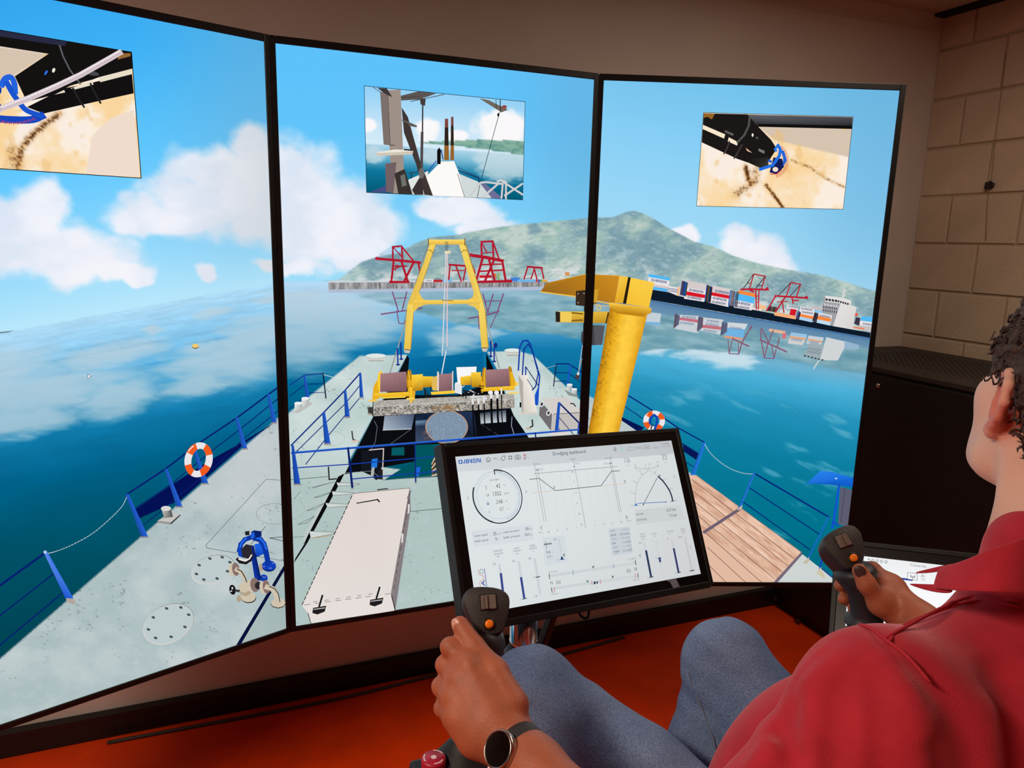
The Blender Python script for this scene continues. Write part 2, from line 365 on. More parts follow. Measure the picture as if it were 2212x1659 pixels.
RIDGE = [(600, 620), (732, 604), (755, 585), (780, 566), (820, 553), (860, 546), (895, 527), (931, 512), (993, 507), (1005, 503), (1060, 493), (1110, 486), (1196, 478), (1268, 471), (1289, 470), (1325, 469), (1352, 458), (1370, 455), (1390, 461), (1408, 470), (1445, 493), (1500, 522), (1542, 533), (1586, 553), (1634, 568), (1700, 582), (1768, 593), (1823, 608), (1885, 628)]
REFB = [(700, 626), (758, 634), (830, 655), (916, 676), (980, 698), (1080, 712), (1200, 724), (1290, 735), (1374, 757), (1480, 756), (1580, 760), (1680, 772), (1762, 791), (1872, 807)]
DECK0 = [(-700, 1985), (-540, 1857), (0, 1423), (165, 1280), (315, 1150), (602, 901), (640, 865), (640, 1700), (-700, 2300)]
DECK1L = zH([(560, 912), (885, 905), (650, 1330), (480, 1640), (1115, 1725), (1115, 2900), (-100, 2900), (-100, 1460), (90, 1290)])
DECK1R = zH([(1430, 885), (1640, 880), (1740, 905), (2060, 1210), (2130, 1290), (2200, 2700), (1100, 2700), (1100, 1530), (1710, 1470), (1600, 1310), (1500, 1010)])
DECK2 = zJ([(330, 880), (430, 930), (560, 1040), (640, 1105), (700, 1200), (1020, 1400), (1020, 2200), (300, 2200)])
def hyf(X, m): return 714-.1846*(X-32) if m == 0 else (609-.008*(X-616) if m == 1 else 650+.1626*(X-1404))
def harbour(m):
    def fn(X, Y, U, Vv):
        hy = hyf(X, m); d = Y-hy
        if m == 0: sky = stops(-d, [(0, (186, 232, 252)), (120, (150, 218, 252)), (330, (98, 200, 255)), (560, (62, 178, 246)), (800, (46, 160, 236))])
        elif m == 1: sky = stops(-d, [(0, (160, 222, 250)), (150, (124, 208, 250)), (330, (98, 196, 250)), (520, (92, 192, 250))])
        else: sky = stops(-d, [(0, (188, 228, 246)), (150, (162, 218, 246)), (330, (138, 208, 246)), (520, (112, 192, 236))])
        edge = sst(.62, 1.0, U) if m < 2 else sst(.45, 1.0, U)
        sky = mixc(sky, np.array([104, 172, 214.]), edge*(.55 if m < 2 else .5)*sst(0, 400, -d+100))  # off-angle dimming of the panel put into the sky colour
        # clouds
        nx = fbm(X/70, Y/55, 5, 11+m); wx = X + 60*(fbm(X/60, Y/60, 4, 31)-.5); wy = Y + 50*(fbm(X/60, Y/60, 4, 47)-.5)
        den = np.full(len(X), -9.)
        for (cx, cy, rx, ry) in CLOUDS[m]: den = np.maximum(den, 1-((wx-cx)/(rx*1.12))**2-((wy-cy)/(ry*1.12))**2)
        a = sst(-.6, .55, den + (nx-.5)*1.1)
        cc = stops(fbm(X/90, Y/60, 4, 71), [(.3, (228, 232, 244)), (.55, (244, 242, 250)), (.75, (250, 246, 250))])
        if m == 0: cc = mixc(cc, (214, 214, 218), sst(380, 600, X)*.75)
        sky = sky*(1-a[:, None]*.93) + cc*a[:, None]*.93
        # sea
        if m == 0: sea = stops(d, [(0, (176, 220, 246)), (50, (152, 208, 242)), (110, (112, 186, 228)), (170, (80, 164, 206)), (235, (16, 122, 170)), (330, (0, 98, 138)), (450, (0, 84, 108)), (640, (0, 70, 86)), (900, (0, 56, 70))])
        elif m == 1: sea = stops(d, [(0, (182, 216, 244)), (50, (160, 208, 238)), (95, (86, 168, 212)), (150, (18, 122, 172)), (230, (0, 104, 146)), (330, (0, 96, 126)), (430, (0, 84, 100))])
        else: sea = stops(d, [(0, (84, 126, 166)), (26, (110, 150, 178)), (90, (110, 176, 206)), (125, (76, 176, 216)), (190, (36, 146, 186)), (290, (12, 126, 160)), (420, (0, 114, 140)), (560, (0, 106, 124)), (700, (2, 98, 116))])
        sl = -.1846 if m == 0 else (0 if m == 1 else .1626)
        tx, ty = X/(46+d*.12), (d)/(3.4+np.clip(d, 0, 600)*.02)
        st_ = fbm(tx, ty, 4, 5+m)-.5
        sea = sea*(1+((.14 if m == 0 else .07)*st_*np.clip(1.2-d/700, .2, 1))[:, None])
        if m == 0: sea = mixc(sea, (60, 150, 205), .55*sst(.58, .7, fbm(X/230, d/9, 3, 91))*sst(40, 90, d)*(1-sst(180, 260, d)))
        rd = np.full(len(X), -9.); wx = X + 90*(fbm(X/70, Y/16, 4, 131)-.5); wy = Y + 26*(fbm(X/60, Y/14, 4, 147)-.5) - sl*0
        for (cx, cy, rx, ry) in REFL[m]:
            yy = wy - sl*(wx-cx); rd = np.maximum(rd, 1-((wx-cx)/rx)**2-((yy-cy)/ry)**2)
        ra = sst(-.8, 1.0, rd + (fbm(X/60, d/14, 4, 61)-.5)*.7)
        sea = mixc(sea, np.array([186, 208, 220.]) if m < 2 else np.array([206, 226, 236.]), ra*(.78 if m < 2 else .9))
        if m == 2:
            sk = sst(.62, .8, fbm((X+3.2*d)/150, (d-.35*X)/26, 4, 201))*sst(140, 200, d)*(1-sst(520, 640, d)); sea = mixc(sea, (120, 190, 214), sk*.5)
        if m > 0:   # hill and its reflection
            tex = fbm(X/16, Y/9, 5, 301); big = fbm((X-Y*.8)/70, (Y+X*.3)/45, 4, 311)
            hill = stops(big+(.25*(tex-.5)), [(.3, (124, 160, 172)), (.45, (148, 180, 182)), (.58, (164, 192, 184)), (.72, (190, 206, 200))])
            base = (608 if m == 1 else hyf(X, 2)-18); rid = np.interp(X, *zip(*RIDGE))
            hf = np.clip((Y-rid)/(base-rid+1e-3), 0, 1)
            hill = mixc(hill, (226, 226, 226), sst(.44, .66, fbm(X/20, Y/12, 5, 331))*sst(.45, .95, hf)*.9)
            hill = mixc(hill, (206, 220, 222), .4*sst(.5, .8, fbm((X+Y*1.4)/14, (Y-X*.35)/4, 5, 341)))
            hill = mixc(hill, (104, 142, 150), .4*sst(.5, .8, fbm((X-Y*.6)/16, (Y+X*.35)/4, 5, 343)))
            hill = mixc(hill, (110, 146, 166), .6*sst(.6, .75, fbm((X*.8+Y)/46, (Y*.7-X*.3)/26, 4, 351))*(1-.6*hf))
            hill = mixc(hill, (150, 196, 214), .35*(1-sst(720, 820, X)))
            ha = sst(-1.3, 1.3, Y-rid); sky = sky*(1-ha[:, None]) + hill*ha[:, None]
            rb = np.interp(X, *zip(*REFB)) + 10*(fbm(X/30, Y/5, 3, 361)-.5); rh = stops(fbm(X/46, d/12, 4, 371), [(.3, (98, 148, 164)), (.55, (126, 168, 178)), (.75, (152, 186, 196))])
            ia = sst(-3, 3, rb-Y)*(sst(1, 6, d) if m == 1 else sst(22, 30, d))*(sst(740, 800, X))
            rh = mixc(rh, (172, 204, 228), .5*(1-sst(15, 60, d)) if m == 1 else 0*d)
            sea = sea*(1-.86*ia[:, None]) + rh*.86*ia[:, None]
        out = np.where((d > 0)[:, None], sea, sky); soft = sst(-1.5, 1.5, d)[:, None]
        if m < 2: out = sky*(1-soft) + sea*soft
        # steel deck
        dk = stops(fbm(X/80, Y/60, 4, 401), [(.3, (172, 190, 192)), (.55, (186, 200, 202)), (.75, (196, 206, 208))])
        if m == 0: dk = mixc(dk, (196, 200, 204), .5*sst(300, 560, X)*(1-sst(1000, 1200, Y)))
        if m == 1: dk = stops(fbm(X/60, Y/50, 4, 411), [(.3, (186, 206, 204)), (.55, (200, 216, 214)), (.75, (208, 222, 220))]); dk = mixc(dk, (172, 192, 190), sst(960, 1060, Y)*.85)
        sp = sst(.70, .78, fbm(X/4.2, Y/2.8, 3, 421)*.62+.38*fbm(X/50, Y/44, 3, 431)); dk = mixc(dk, (112, 124, 124), sp*.75)
        dk = mixc(dk, (204, 213, 214), .22*sst(.55, .8, fbm(X/14, Y/9, 5, 441)))
        if m == 0: dm = pmask(X, Y, DECK0)
        elif m == 1: dm = np.maximum(pmask(X, Y, DECK1L), pmask(X, Y, DECK1R))
        else: dm = pmask(X, Y, DECK2)
        if m == 0: dk = mixc(dk, (160, 180, 178), .75*pmask(X, Y, zG([(1790, 750), (2140, 150), (2140, 800), (1780, 900)])))
        return out*(1-dm[:, None]) + dk*dm[:, None]
    return fn
# ------------------------------------------------------------------ three tall displays
NAVY = (8, 30, 110); BLUE = (24, 84, 200); DARK = (14, 16, 20); YEL = (246, 216, 100); RED = (176, 26, 46); CREAM = (226, 217, 208)
_m = [((-1.1801, 1.2261), (-0.5731, 1.7522)), ((-0.551, 1.7656), (0.1962, 2.0602)), ((0.2231, 2.066), (1.0255, 2.1023))]
MON_H = 1.428; TOPZ = 0.419
CV = []
for a, b in _m:
    A, B = cam_to_room((a[0], a[1], TOPZ)), cam_to_room((b[0], b[1], TOPZ)); W = np.linalg.norm(B-A)
    CV.append(Canvas(A, (B-A)/W, np.array([0, 0, -1.]), W, MON_H))
def lifebuoy(c, ctr, rx, ry, ix, iy, fr, rot=0, ph=20):
    for k in range(8):
        c.ell(ctr, rx, ry, (232, 230, 232) if k % 2 else (240, 92, 30), fr, rot, 8, ph+k*45, ph+k*45+45, (ix, iy))
    c.ell(ctr, rx*.94, ry*.94, (250, 250, 250), fr, rot, 8, 130, 160, (rx*.88, ry*.88))
def post(c, p, q, w0, w1, col, fr, foot=True):
    (x0, y0), (x1, y1) = p, q; c.poly([(x0-w0/2, y0), (x0+w0/2, y0), (x1+w1/2, y1), (x1-w1/2, y1)], [np.array(col)*.8, col, col, np.array(col)*.75], fr)
    if foot: c.poly([(x1-w1*.6, y1), (x1+w1*.55, y1), (x1+w1*.7, y1+9), (x1-w1*.5, y1+12)], (160, 150, 140), fr)
def inset_quad(c, tr, br, tl=None, bl=None, wid=None):
    TR, BR = c.st(tr), c.st(br)
    if wid: TL, BL = TR-np.array([wid, 0]), BR-np.array([wid, 0])
    else: TL, BL = c.st(tl), c.st(bl)
    return [TL, TR, BR, BL]
def sand(seed, grey=None, blot=()):
    def fn(X, Y, U, V):
        n = fbm(X/60, Y/60, 5, seed); col = stops(n, [(.3, (250, 214, 158)), (.45, (250, 224, 186)), (.58, (252, 238, 222)), (.75, (250, 236, 226))])
        if grey is not None: col = mixc(col, (214, 196, 176), pmask(X, Y, grey, 3))
        col = mixc(col, (236, 190, 120), .5*sst(.6, .72, fbm(X/24, Y/30, 4, seed+9)))
        for (pts, w, s_) in blot:
            dm = np.full(len(X), 1e9)
            for (x0, y0), (x1, y1) in zip(pts, pts[1:]):
                ex, ey = x1-x0, y1-y0; t = np.clip(((X-x0)*ex+(Y-y0)*ey)/(ex*ex+ey*ey), 0, 1); dm = np.minimum(dm, np.hypot(X-x0-t*ex, Y-y0-t*ey))
            k = np.exp(-(dm/w)**2)*s_; sp = fbm(X/3.2, Y/3.2, 3, seed+20)
            col = mixc(col, (214, 160, 90), k*.7); col = mixc(col, (92, 52, 22), sst(.42, .7, sp+.35*(k-.6))*k)
        return col
    return fn
# ---------------- left display
c = CV[0]
c.grid([(0, 0), (c.W, 0), (c.W, c.H), (0, c.H)], 270, 480, harbour(0))
q = inset_quad(c, (283, 113.5), (303.8, 384), wid=.455)
c.poly_st([p+np.array(k)*.0016 for p, k in zip(q, ((-1, -1), (1, -1), (1, 1), (-1, 1)))], (20, 22, 26))
c.grid(q, 150, 90, sand(700, grey=zA([(0, 350), (370, 402), (100, 570), (0, 640), (-900, 700), (-900, 200)]) , blot=[(zA([(440, 850), (330, 930), (210, 1040), (160, 1110), (130, 1260)]), 8, 1.0), (zA([(90, 1120), (130, 1240)]), 14, .6)]))
_s = c.W; 
def inq(pts, col):  # keep inset drawing inside the inset
    P = [c.st(p) for p in pts]; lo = q[0]; hi = q[2]
    c.poly_st([np.array([np.clip(p[0], lo[0], hi[0]), np.clip(p[1], lo[1], hi[1])]) for p in P], col)
c.poly(zA([(640, 1290), (690, 1010), (830, 880), (998, 820), (1046, 1322), (640, 1296)]), (240, 220, 204))
inq(zA([(-1600, -220), (0, 200), (985, 360), (990, 512), (735, 578), (690, 595), (525, 640), (405, 708), (200, 760), (110, 570), (362, 402), (0, 346), (-1600, 40)]), (20, 17, 17))
inq(zA([(200, 800), (480, 660), (985, 553), (998, 697), (750, 752), (325, 848)]), (18, 16, 17))
inq(zA([(-1600, -220), (0, 200), (500, 300), (480, 345), (0, 272), (-1600, -60)]), (40, 42, 66))
for P in ([(525, 660), (690, 600), (697, 632), (560, 668)], [(738, 580), (985, 515), (986, 553), (748, 614)], [(408, 706), (478, 672), (486, 690)]): c.poly(P, (232, 222, 200), zA)
c.poly([(880, 400), (975, 398), (972, 420), (880, 445)], (150, 105, 55), zA)
c.ell((690, 548), 50, 16, (72, 72, 78), zA, 10); c.ell((400, 525), 11, 18, (240, 232, 220), zA, 20); c.ell((343, 543), 9, 20, (40, 110, 220), zA, 30)
c.line([(445, 340), (470, 420), (520, 520), (600, 628)], 3, (96, 98, 104), zA); c.line([(545, 660), (580, 730), (628, 800)], 4, (34, 34, 36), zA); c.line([(675, 625), (705, 690), (750, 770)], 4, (34, 34, 36), zA)
for P, w_, k in ((spline([(-140, 740), (-130, 820), (-40, 880), (120, 895), (240, 892), (318, 862)], 6), 15, (22, 70, 190)), (spline([(10, 640), (40, 590), (80, 578), (105, 620), (112, 690)], 6), 11, (34, 98, 220)), (spline([(52, 620), (90, 690), (140, 760), (200, 825), (312, 866)], 6), 11, (26, 84, 204)), (spline([(0, 660), (-30, 740), (10, 820)], 6), 9, (20, 60, 170))): c.line(P, w_, k, zA)
c.poly([(10, 660), (45, 650), (75, 735), (50, 750), (15, 720)], (246, 216, 164), zA); c.poly([(95, 820), (160, 815), (168, 838), (100, 842)], (246, 216, 164), zA)
for k in range(22):
    t = k/21; x = -60+t*320; y = 870 + 40*math.sin(t*3)+6*(k % 2); c.line([(x, y), (x-14+10*t, y+16)], 1.2, (206, 60, 54), zA)
rp = [(-330, 960), (-60, 850), (0, 815), (200, 740), (430, 640), (600, 560), (760, 470), (900, 390)]
c.line(rp, 11, (214, 198, 204), zA); c.line([(x-4, y-8) for x, y in rp], 3.5, (244, 234, 238), zA)
for k in range(60):
    t = k/59*(len(rp)-1.001); i = int(t); f_ = t-i; x = rp[i][0]*(1-f_)+rp[i+1][0]*f_; y = rp[i][1]*(1-f_)+rp[i+1][1]*f_
    c.line([(x-6, y+14), (x+12, y-16)], .8, (176, 156, 168), zA)
# land spit, buoy, pointer
c.poly([(0, 1165), (110, 1153), (60, 1168), (0, 1176)], (96, 130, 140), FR(0, 380, 3.456)); zE = FR(0, 380, 3.456)
c.ell((1457, 1272), 25, 18, (110, 86, 60), zE); c.ell((1457, 1268), 24, 15, (246, 204, 110), zE)
c.poly([(652, 1476), (652, 1516), (660, 1506), (668, 1514), (674, 1510), (666, 1500), (682, 1498)], (40, 40, 44), zE); c.poly([(655, 1482), (655, 1510), (661, 1503), (669, 1510), (672, 1508), (664, 1497), (676, 1496)], (250, 250, 252), zE)
# rails, netting, chain
c.poly([(1000, 1042), (1270, 860), (1400, 775), (1580, 662), (1790, 545), (2070, 375), (1840, 535), (1550, 790), (1350, 965), (1035, 1105)], (4, 16, 84), zF)
for P, w_ in (([(950, 922), (1230, 738), (1500, 532), (1770, 352), (2000, 180), (2095, 112)], 3.6), ([(1000, 1035), (1275, 850), (1590, 592), (1790, 440), (2010, 262), (2095, 195)], 2.2), ([(1060, 1160), (1200, 1050), (1330, 940), (1600, 720), (1830, 500), (2095, 285)], 2.0)): c.line(P, w_, NAVY, zF)
for (p, q_, a, b) in (((947, 922), (1078, 1240), 24, 52), ((1237, 735), (1338, 1015), 22, 46), ((1452, 590), (1530, 842), 20, 48), ((1765, 350), (1825, 582), 18, 40), ((2002, 176), (2046, 388), 16, 36)): post(c, p, q_, a, b, (36, 98, 214), zF)
lifebuoy(c, (1481, 667), 104, 132, 52, 84, zF, 14, 30)
def ext(a, b, k=4.0): return [(b[0]+(a[0]-b[0])*k, b[1]+(a[1]-b[1])*k), b]
for a, b, w_ in (((0, 290), (340, 45), 5), ((0, 515), (410, 195), 3), ((0, 735), (480, 335), 3)): c.line(ext(a, b, 6), w_, NAVY, zG)
c.poly([(322, 38), (352, 38), (548, 388), (488, 388)], [(90, 140, 230), (60, 120, 230), (36, 100, 220), (24, 80, 200)], zG); c.poly([(492, 384), (545, 390), (568, 412), (545, 434), (495, 412)], (176, 166, 156), zG)
c.ell((336, 42), 12, 12, (190, 206, 232), zG)
c.line(spline([(945, 945), (905, 1020), (800, 1125), (680, 1222), (540, 1300), (430, 1345), (355, 1366)], 6), 1.5, (196, 212, 222), zF, dash=(3, 1.4))
# deck fittings
c.poly([(1175, 1120), (1285, 1062), (1345, 1078), (1275, 1148)], (196, 196, 192), zF); c.poly([(1175, 1120), (1275, 1134), (1275, 1150), (1175, 1136)], (150, 148, 146), zF); c.poly([(1345, 1072), (1345, 1084), (1275, 1150), (1272, 1136)], (66, 66, 68), zF)
c.poly([(1202, 1032), (1272, 1028), (1290, 1092), (1226, 1102)], [(196, 196, 192), (70, 70, 70), (60, 60, 62), (150, 148, 146)], zF); c.ell((1238, 1030), 38, 19, (216, 216, 212), zF)
c.line([(2110, 820), (1985, 812), (1535, 1305), (1542, 1325), (2125, 1422)], 1.1, (84, 94, 96), zF); c.ell((2050, 1070), 140, 78, (120, 130, 132), zF, 0, 40, 60, 300, (137, 75.5))
c.line([(1980, 1165), (1870, 1300)], 1.2, (40, 44, 48), zF); c.line([(2110, 1242), (2010, 1250), (2110, 1272)], 1.4, (70, 76, 80), zF)
for ctr, rx, ry, rot in (((1590, 172), 166, 104, -17), ((1258, 578), 200, 140, -27)):
    c.ell(ctr, rx, ry, (150, 150, 146), zG, rot, 48); c.ell((ctr[0]-3, ctr[1]+3), rx-1, ry-2, (218, 212, 206), zG, rot, 48); c.ell((ctr[0]-1, ctr[1]), rx-5, ry-6, (190, 203, 205), zG, rot, 48)
for p in ((1242, 462), (1349, 455), (1407, 509), (1379, 600), (1276, 674), (1160, 682), (1107, 619), (1143, 529), (1565, 90), (1657, 80), (1715, 118), (1697, 185), (1619, 239), (1520, 247), (1465, 205), (1485, 139)): c.ell(p, 14, 9.5, (70, 80, 84), zG, 20, 14)
c.poly([(1752, 752), (1790, 742), (2130, 165), (2130, 120)], (8, 16, 56), zG)
# blue and cream pipe assembly
B1, B2, B3 = (12, 52, 160), (26, 96, 222), (10, 32, 104); K1, K2, K3 = (206, 194, 172), (136, 112, 106), (178, 160, 134)
c.ell((680, 900), 40, 62, K3, zO); c.ell((797, 885), 110, 86, B3, zO, 0, 24); c.ell((797, 872), 108, 78, (14, 62, 184), zO, 0, 24)
for p in ((865, 825), (713, 880), (820, 905)): c.ell(p, 22, 16, (190, 180, 210), zO, 0, 10, 180, 350, (15, 10))
c.poly([(565, 545), (705, 510), (722, 690), (600, 748)], [(30, 104, 226), B2, (20, 80, 206), B1], zO)
c.line([(585, 450), (660, 470), (715, 540), (745, 640), (785, 840)], 11.5, B1, zO); c.line([(570, 440), (660, 455), (720, 520), (755, 620)], 3.5, (40, 110, 236), zO)
c.ell((715, 1070), 62, 58, (14, 60, 176), zO); c.ell((725, 1045), 24, 18, (190, 180, 210), zO, 0, 10, 180, 350, (17, 12))
c.poly([(490, 560), (560, 560), (680, 1090), (600, 1130), (570, 1060)], [(14, 48, 150), (8, 26, 92), (8, 26, 92), B1, (14, 56, 168)], zO)
c.poly([(520, 350), (560, 325), (680, 340), (680, 420), (600, 445), (530, 480)], B3, zO); c.poly([(510, 390), (560, 345), (580, 420), (540, 470)], B2, zO)
c.line([(500, 440), (420, 470), (360, 540), (335, 640)], 11, B1, zO); c.line([(440, 450), (375, 510), (345, 590)], 4, (40, 110, 236), zO)
c.poly([(420, 345), (490, 332), (495, 400), (430, 405)], (34, 34, 36), zO); c.poly([(345, 640), (440, 540), (520, 560), (540, 700), (480, 770), (370, 745)], (42, 40, 46), zO); c.poly([(305, 600), (360, 620), (385, 750), (320, 725)], (16, 66, 190), zO)
c.line([(300, 770), (350, 820), (440, 835), (510, 790), (540, 700)], 6, (26, 24, 26), zO); c.line([(330, 772), (420, 800), (490, 770), (525, 710)], 3.4, (236, 230, 226), zO)
c.ell((222, 935), 54, 100, K1, zO, -8); c.ell((280, 930), 58, 104, K2, zO, -8)
c.line([(285, 930), (355, 970), (405, 1050), (430, 1140)], 8.5, K1, zO); c.line([(300, 925), (370, 965), (425, 1060), (450, 1130)], 2, (40, 38, 36), zO)
c.ell((330, 1390), 40, 52, K3, zO); c.ell((480, 1375), 118, 84, (30, 28, 26), zO); c.ell((475, 1362), 116, 82, K1, zO); c.ell((430, 1240), 104, 106, K3, zO); c.ell((410, 1215), 84, 80, K1, zO)
c.ell((505, 1190), 48, 98, K1, zO, -8); c.ell((575, 1175), 70, 112, K2, zO, -8); c.ell((635, 1185), 60, 60, (44, 40, 44), zO)
c.ell((700, 1215), 50, 102, K1, zO, -8); c.ell((755, 1205), 56, 106, K2, zO, -8)
c.ell((938, 1470), 118, 72, (40, 36, 32), zO, 0, 8); c.ell((938, 1455), 116, 74, K1, zO, 0, 8)
c.line([(752, 1205), (840, 1230), (900, 1300), (935, 1445)], 10.5, K1, zO); c.line([(800, 1195), (890, 1240), (940, 1310), (968, 1440)], 1.8, (46, 42, 38), zO)
c.ell((228, 1250), 50, 78, (16, 16, 18), zO, -10); c.ell((225, 1225), 14, 20, (210, 210, 214), zO); c.ell((208, 1272), 18, 12, (200, 200, 204), zO); c.line([(270, 1262), (330, 1270)], 5, (60, 54, 58), zO)
# ---------------- centre display
c = CV[1]
c.grid([(0, 0), (c.W, 0), (c.W, c.H), (0, c.H)], 290, 520, harbour(1))
# quay with cranes
def quay(X, Y, U, V):
    col = stops(fbm(X/1.6, Y/14, 2, 811), [(.3, (112, 112, 114)), (.5, (150, 150, 152)), (.7, (182, 182, 184))]); return mixc(col, (206, 206, 208), 1-sst(0, .18, V))
c.poly([(345, 458), (1842, 438), (1842, 462), (345, 482)], (176, 190, 212), zH)
c.grid([c.st(p) for p in zH([(345, 408), (1848, 400), (1842, 440), (347, 460)])], 240, 6, quay)
c.line([(345, 404), (1848, 396)], 1.4, (220, 222, 224), zH)
for x0, y0, x1, y1, k in ((1000, 388, 1060, 407, (228, 226, 228)), (1062, 392, 1125, 409, (190, 40, 50)), (1125, 388, 1190, 409, (120, 184, 232)), (1375, 362, 1460, 380, (196, 30, 44)), (1378, 380, 1460, 405, (222, 222, 226)), (1300, 380, 1340, 407, (190, 200, 208)), (1590, 378, 1650, 404, (60, 130, 220)), (1635, 392, 1760, 408, (110, 180, 232)), (1560, 392, 1600, 408, (190, 40, 50)), (1760, 392, 1775, 408, (190, 60, 60)), (1776, 390, 1790, 408, (60, 90, 180)), (1791, 392, 1806, 408, (90, 160, 90)), (1807, 390, 1838, 408, (230, 170, 60)), (1470, 350, 1490, 380, (220, 120, 60)), (1500, 348, 1512, 402, (140, 180, 90)), (1820, 376, 1845, 394, (190, 198, 204)), (1960, 340, 1990, 366, (214, 150, 90))): c.rect(x0, y0, x1, y1, k, zH)
for p, q_ in (((1010, 402), (1050, 402)), ((1070, 390), (1112, 390)), ((1385, 358), (1425, 358)), ((1685, 388), (1730, 388))): c.logo(p, q_, 8, (40, 60, 120), zH)
CR1 = [([(670, 248), (860, 264), (972, 276)], 3.6), ([(785, 264), (785, 168), (845, 163), (852, 264)], 2.6), ([(788, 172), (850, 240)], 1.6), ([(846, 166), (930, 270)], 2.2), ([(790, 270), (775, 408)], 3), ([(845, 270), (888, 408)], 3.2), ([(925, 278), (862, 404)], 3.2), ([(960, 280), (972, 345)], 3), ([(790, 300), (880, 300)], 2), ([(780, 325), (840, 300)], 1.6), ([(765, 408), (895, 408)], 3.4), ([(815, 290), (800, 330)], 1.6)]
CR2 = [([(1312, 224), (1430, 242), (1536, 264)], 4.6), ([(1392, 242), (1388, 134), (1466, 130), (1472, 242)], 2.8), ([(1392, 138), (1428, 210)], 1.8), ([(1400, 210), (1470, 205)], 1.5), ([(1468, 134), (1512, 256)], 2.4), ([(1396, 250), (1352, 408)], 3.6), ([(1440, 250), (1482, 408)], 3.4), ([(1475, 258), (1412, 405)], 3.4), ([(1532, 264), (1556, 408)], 3.4), ([(1372, 336), (1545, 326)], 2.2), ([(1350, 408), (1592, 402)], 3.6), ([(1385, 290), (1540, 285)], 2)]
CR3 = [([(1170, 290), (1332, 302)], 2.8), ([(1176, 292), (1166, 392)], 2.2), ([(1215, 296), (1252, 405)], 2.2), ([(1285, 300), (1266, 398)], 2.2), ([(1330, 304), (1348, 345)], 2), ([(1185, 330), (1270, 330)], 1.5), ([(1702, 304), (1804, 312)], 2.8), ([(1706, 305), (1680, 388)], 2.2), ([(1748, 308), (1768, 390)], 2.2), ([(1800, 312), (1814, 384)], 2.2), ([(1752, 310), (1728, 388)], 2)]
for G in (CR1, CR2, CR3):
    for P, w_ in G: c.line(P, w_*1.5, RED, zH)
for p in ((676, 247), (1320, 224)): c.ell(p, 11, 11, (190, 30, 60), zH)
for P in ([(690, 222), (780, 170)], [(700, 225), (845, 165)], [(1340, 200), (1388, 140)]): c.line(P, .8, (140, 150, 160), zH)
RR = (128, 84, 122)
for P, w_ in (([(705, 628), (865, 604), (985, 586)], 3), ([(812, 604), (826, 690), (868, 692)], 2.2), ([(864, 690), (905, 610)], 2), ([(782, 476), (822, 604)], 2.8), ([(880, 476), (848, 604)], 2.8), ([(800, 520), (880, 515)], 1.8), ([(1304, 656), (1400, 640), (1510, 608)], 3.4), ([(1400, 490), (1434, 620)], 3), ([(1540, 488), (1495, 620)], 3), ([(1470, 490), (1430, 618)], 3), ([(1370, 636), (1372, 724)], 2.2), ([(1370, 724), (1420, 728)], 2), ([(1500, 610), (1450, 720)], 2.2), ([(1410, 540), (1530, 535)], 2)): c.line(P, w_, RR, zH)
# yellow A-frame
YD = (196, 150, 52)
def ypoly(P, hi=YEL, lo=(232, 194, 80)): c.poly(P, [hi]*(len(P)-len(P)//2) + [lo]*(len(P)//2), zH)
for P in ([(870, 690), (765, 1030)], [(1424, 680), (1512, 995)]): c.line(P, 2.6, (150, 152, 150), zH)
c.line([(1026, 150), (880, 600), (862, 690)], 1.4, (120, 124, 110), zH); c.line([(1286, 150), (1412, 590), (1430, 690)], 1.4, (120, 124, 110), zH)
ypoly([(1036, 150), (1078, 150), (962, 482), (930, 560), (886, 560), (1000, 262)]); ypoly([(886, 560), (930, 560), (922, 640), (906, 868), (860, 868), (874, 660)])
ypoly([(1235, 150), (1280, 150), (1400, 548), (1366, 560), (1338, 482)]); ypoly([(1366, 560), (1400, 546), (1416, 610), (1436, 856), (1390, 856)])
for a, b in (((1078, 150), (962, 482)), ((930, 560), (906, 868)), ((1280, 150), (1402, 548)), ((1414, 600), (1436, 856))): c.line([a, b], 1.6, YD, zH)
ypoly([(928, 532), (1376, 528), (1378, 556), (926, 562)], (250, 214, 96), (230, 186, 70))
for P in ([(962, 478), (986, 520), (1012, 533), (935, 535)], [(930, 560), (1010, 562), (962, 578), (924, 616)], [(1338, 480), (1330, 512), (1294, 530), (1368, 530)], [(1378, 556), (1288, 560), (1342, 578), (1374, 610)]): c.poly(P, (240, 198, 80), zH)
ypoly([(1028, 118), (1280, 118), (1280, 152), (1028, 154)], (252, 220, 104), (226, 180, 70))
for x in (1028, 1276): c.line([(x, 112), (x, 158)], 2, (120, 92, 44), zH)
c.line([(1018, 192), (1042, 190), (1062, 214)], 1.5, (150, 110, 40), zH); c.line([(1248, 210), (1270, 190), (1292, 196)], 1.5, (150, 110, 40), zH)
c.poly([(858, 868), (906, 868), (898, 894), (866, 892)], (196, 190, 180), zH); c.poly([(1390, 856), (1436, 856), (1424, 884), (1398, 882)], (196, 190, 180), zH); c.line([(862, 868), (904, 872)], 1.4, (50, 46, 40), zH); c.line([(1392, 858), (1432, 858)], 1.4, (50, 46, 40), zH)
for x in (1144, 1152, 1160): c.line([(x, 132), (x, 196)], 1, (70, 74, 90), zH)
c.poly([(1136, 196), (1180, 196), (1176, 212), (1140, 212)], (236, 222, 170), zH)
c.line([(1147, 214), (1136, 540), (1118, 1030)], 2.4, (214, 216, 220), zH); c.line([(1156, 214), (1155, 846)], 2.8, (222, 196, 204), zH); c.line([(1120, 533), (1195, 535)], 1.6, (150, 116, 40), zH)
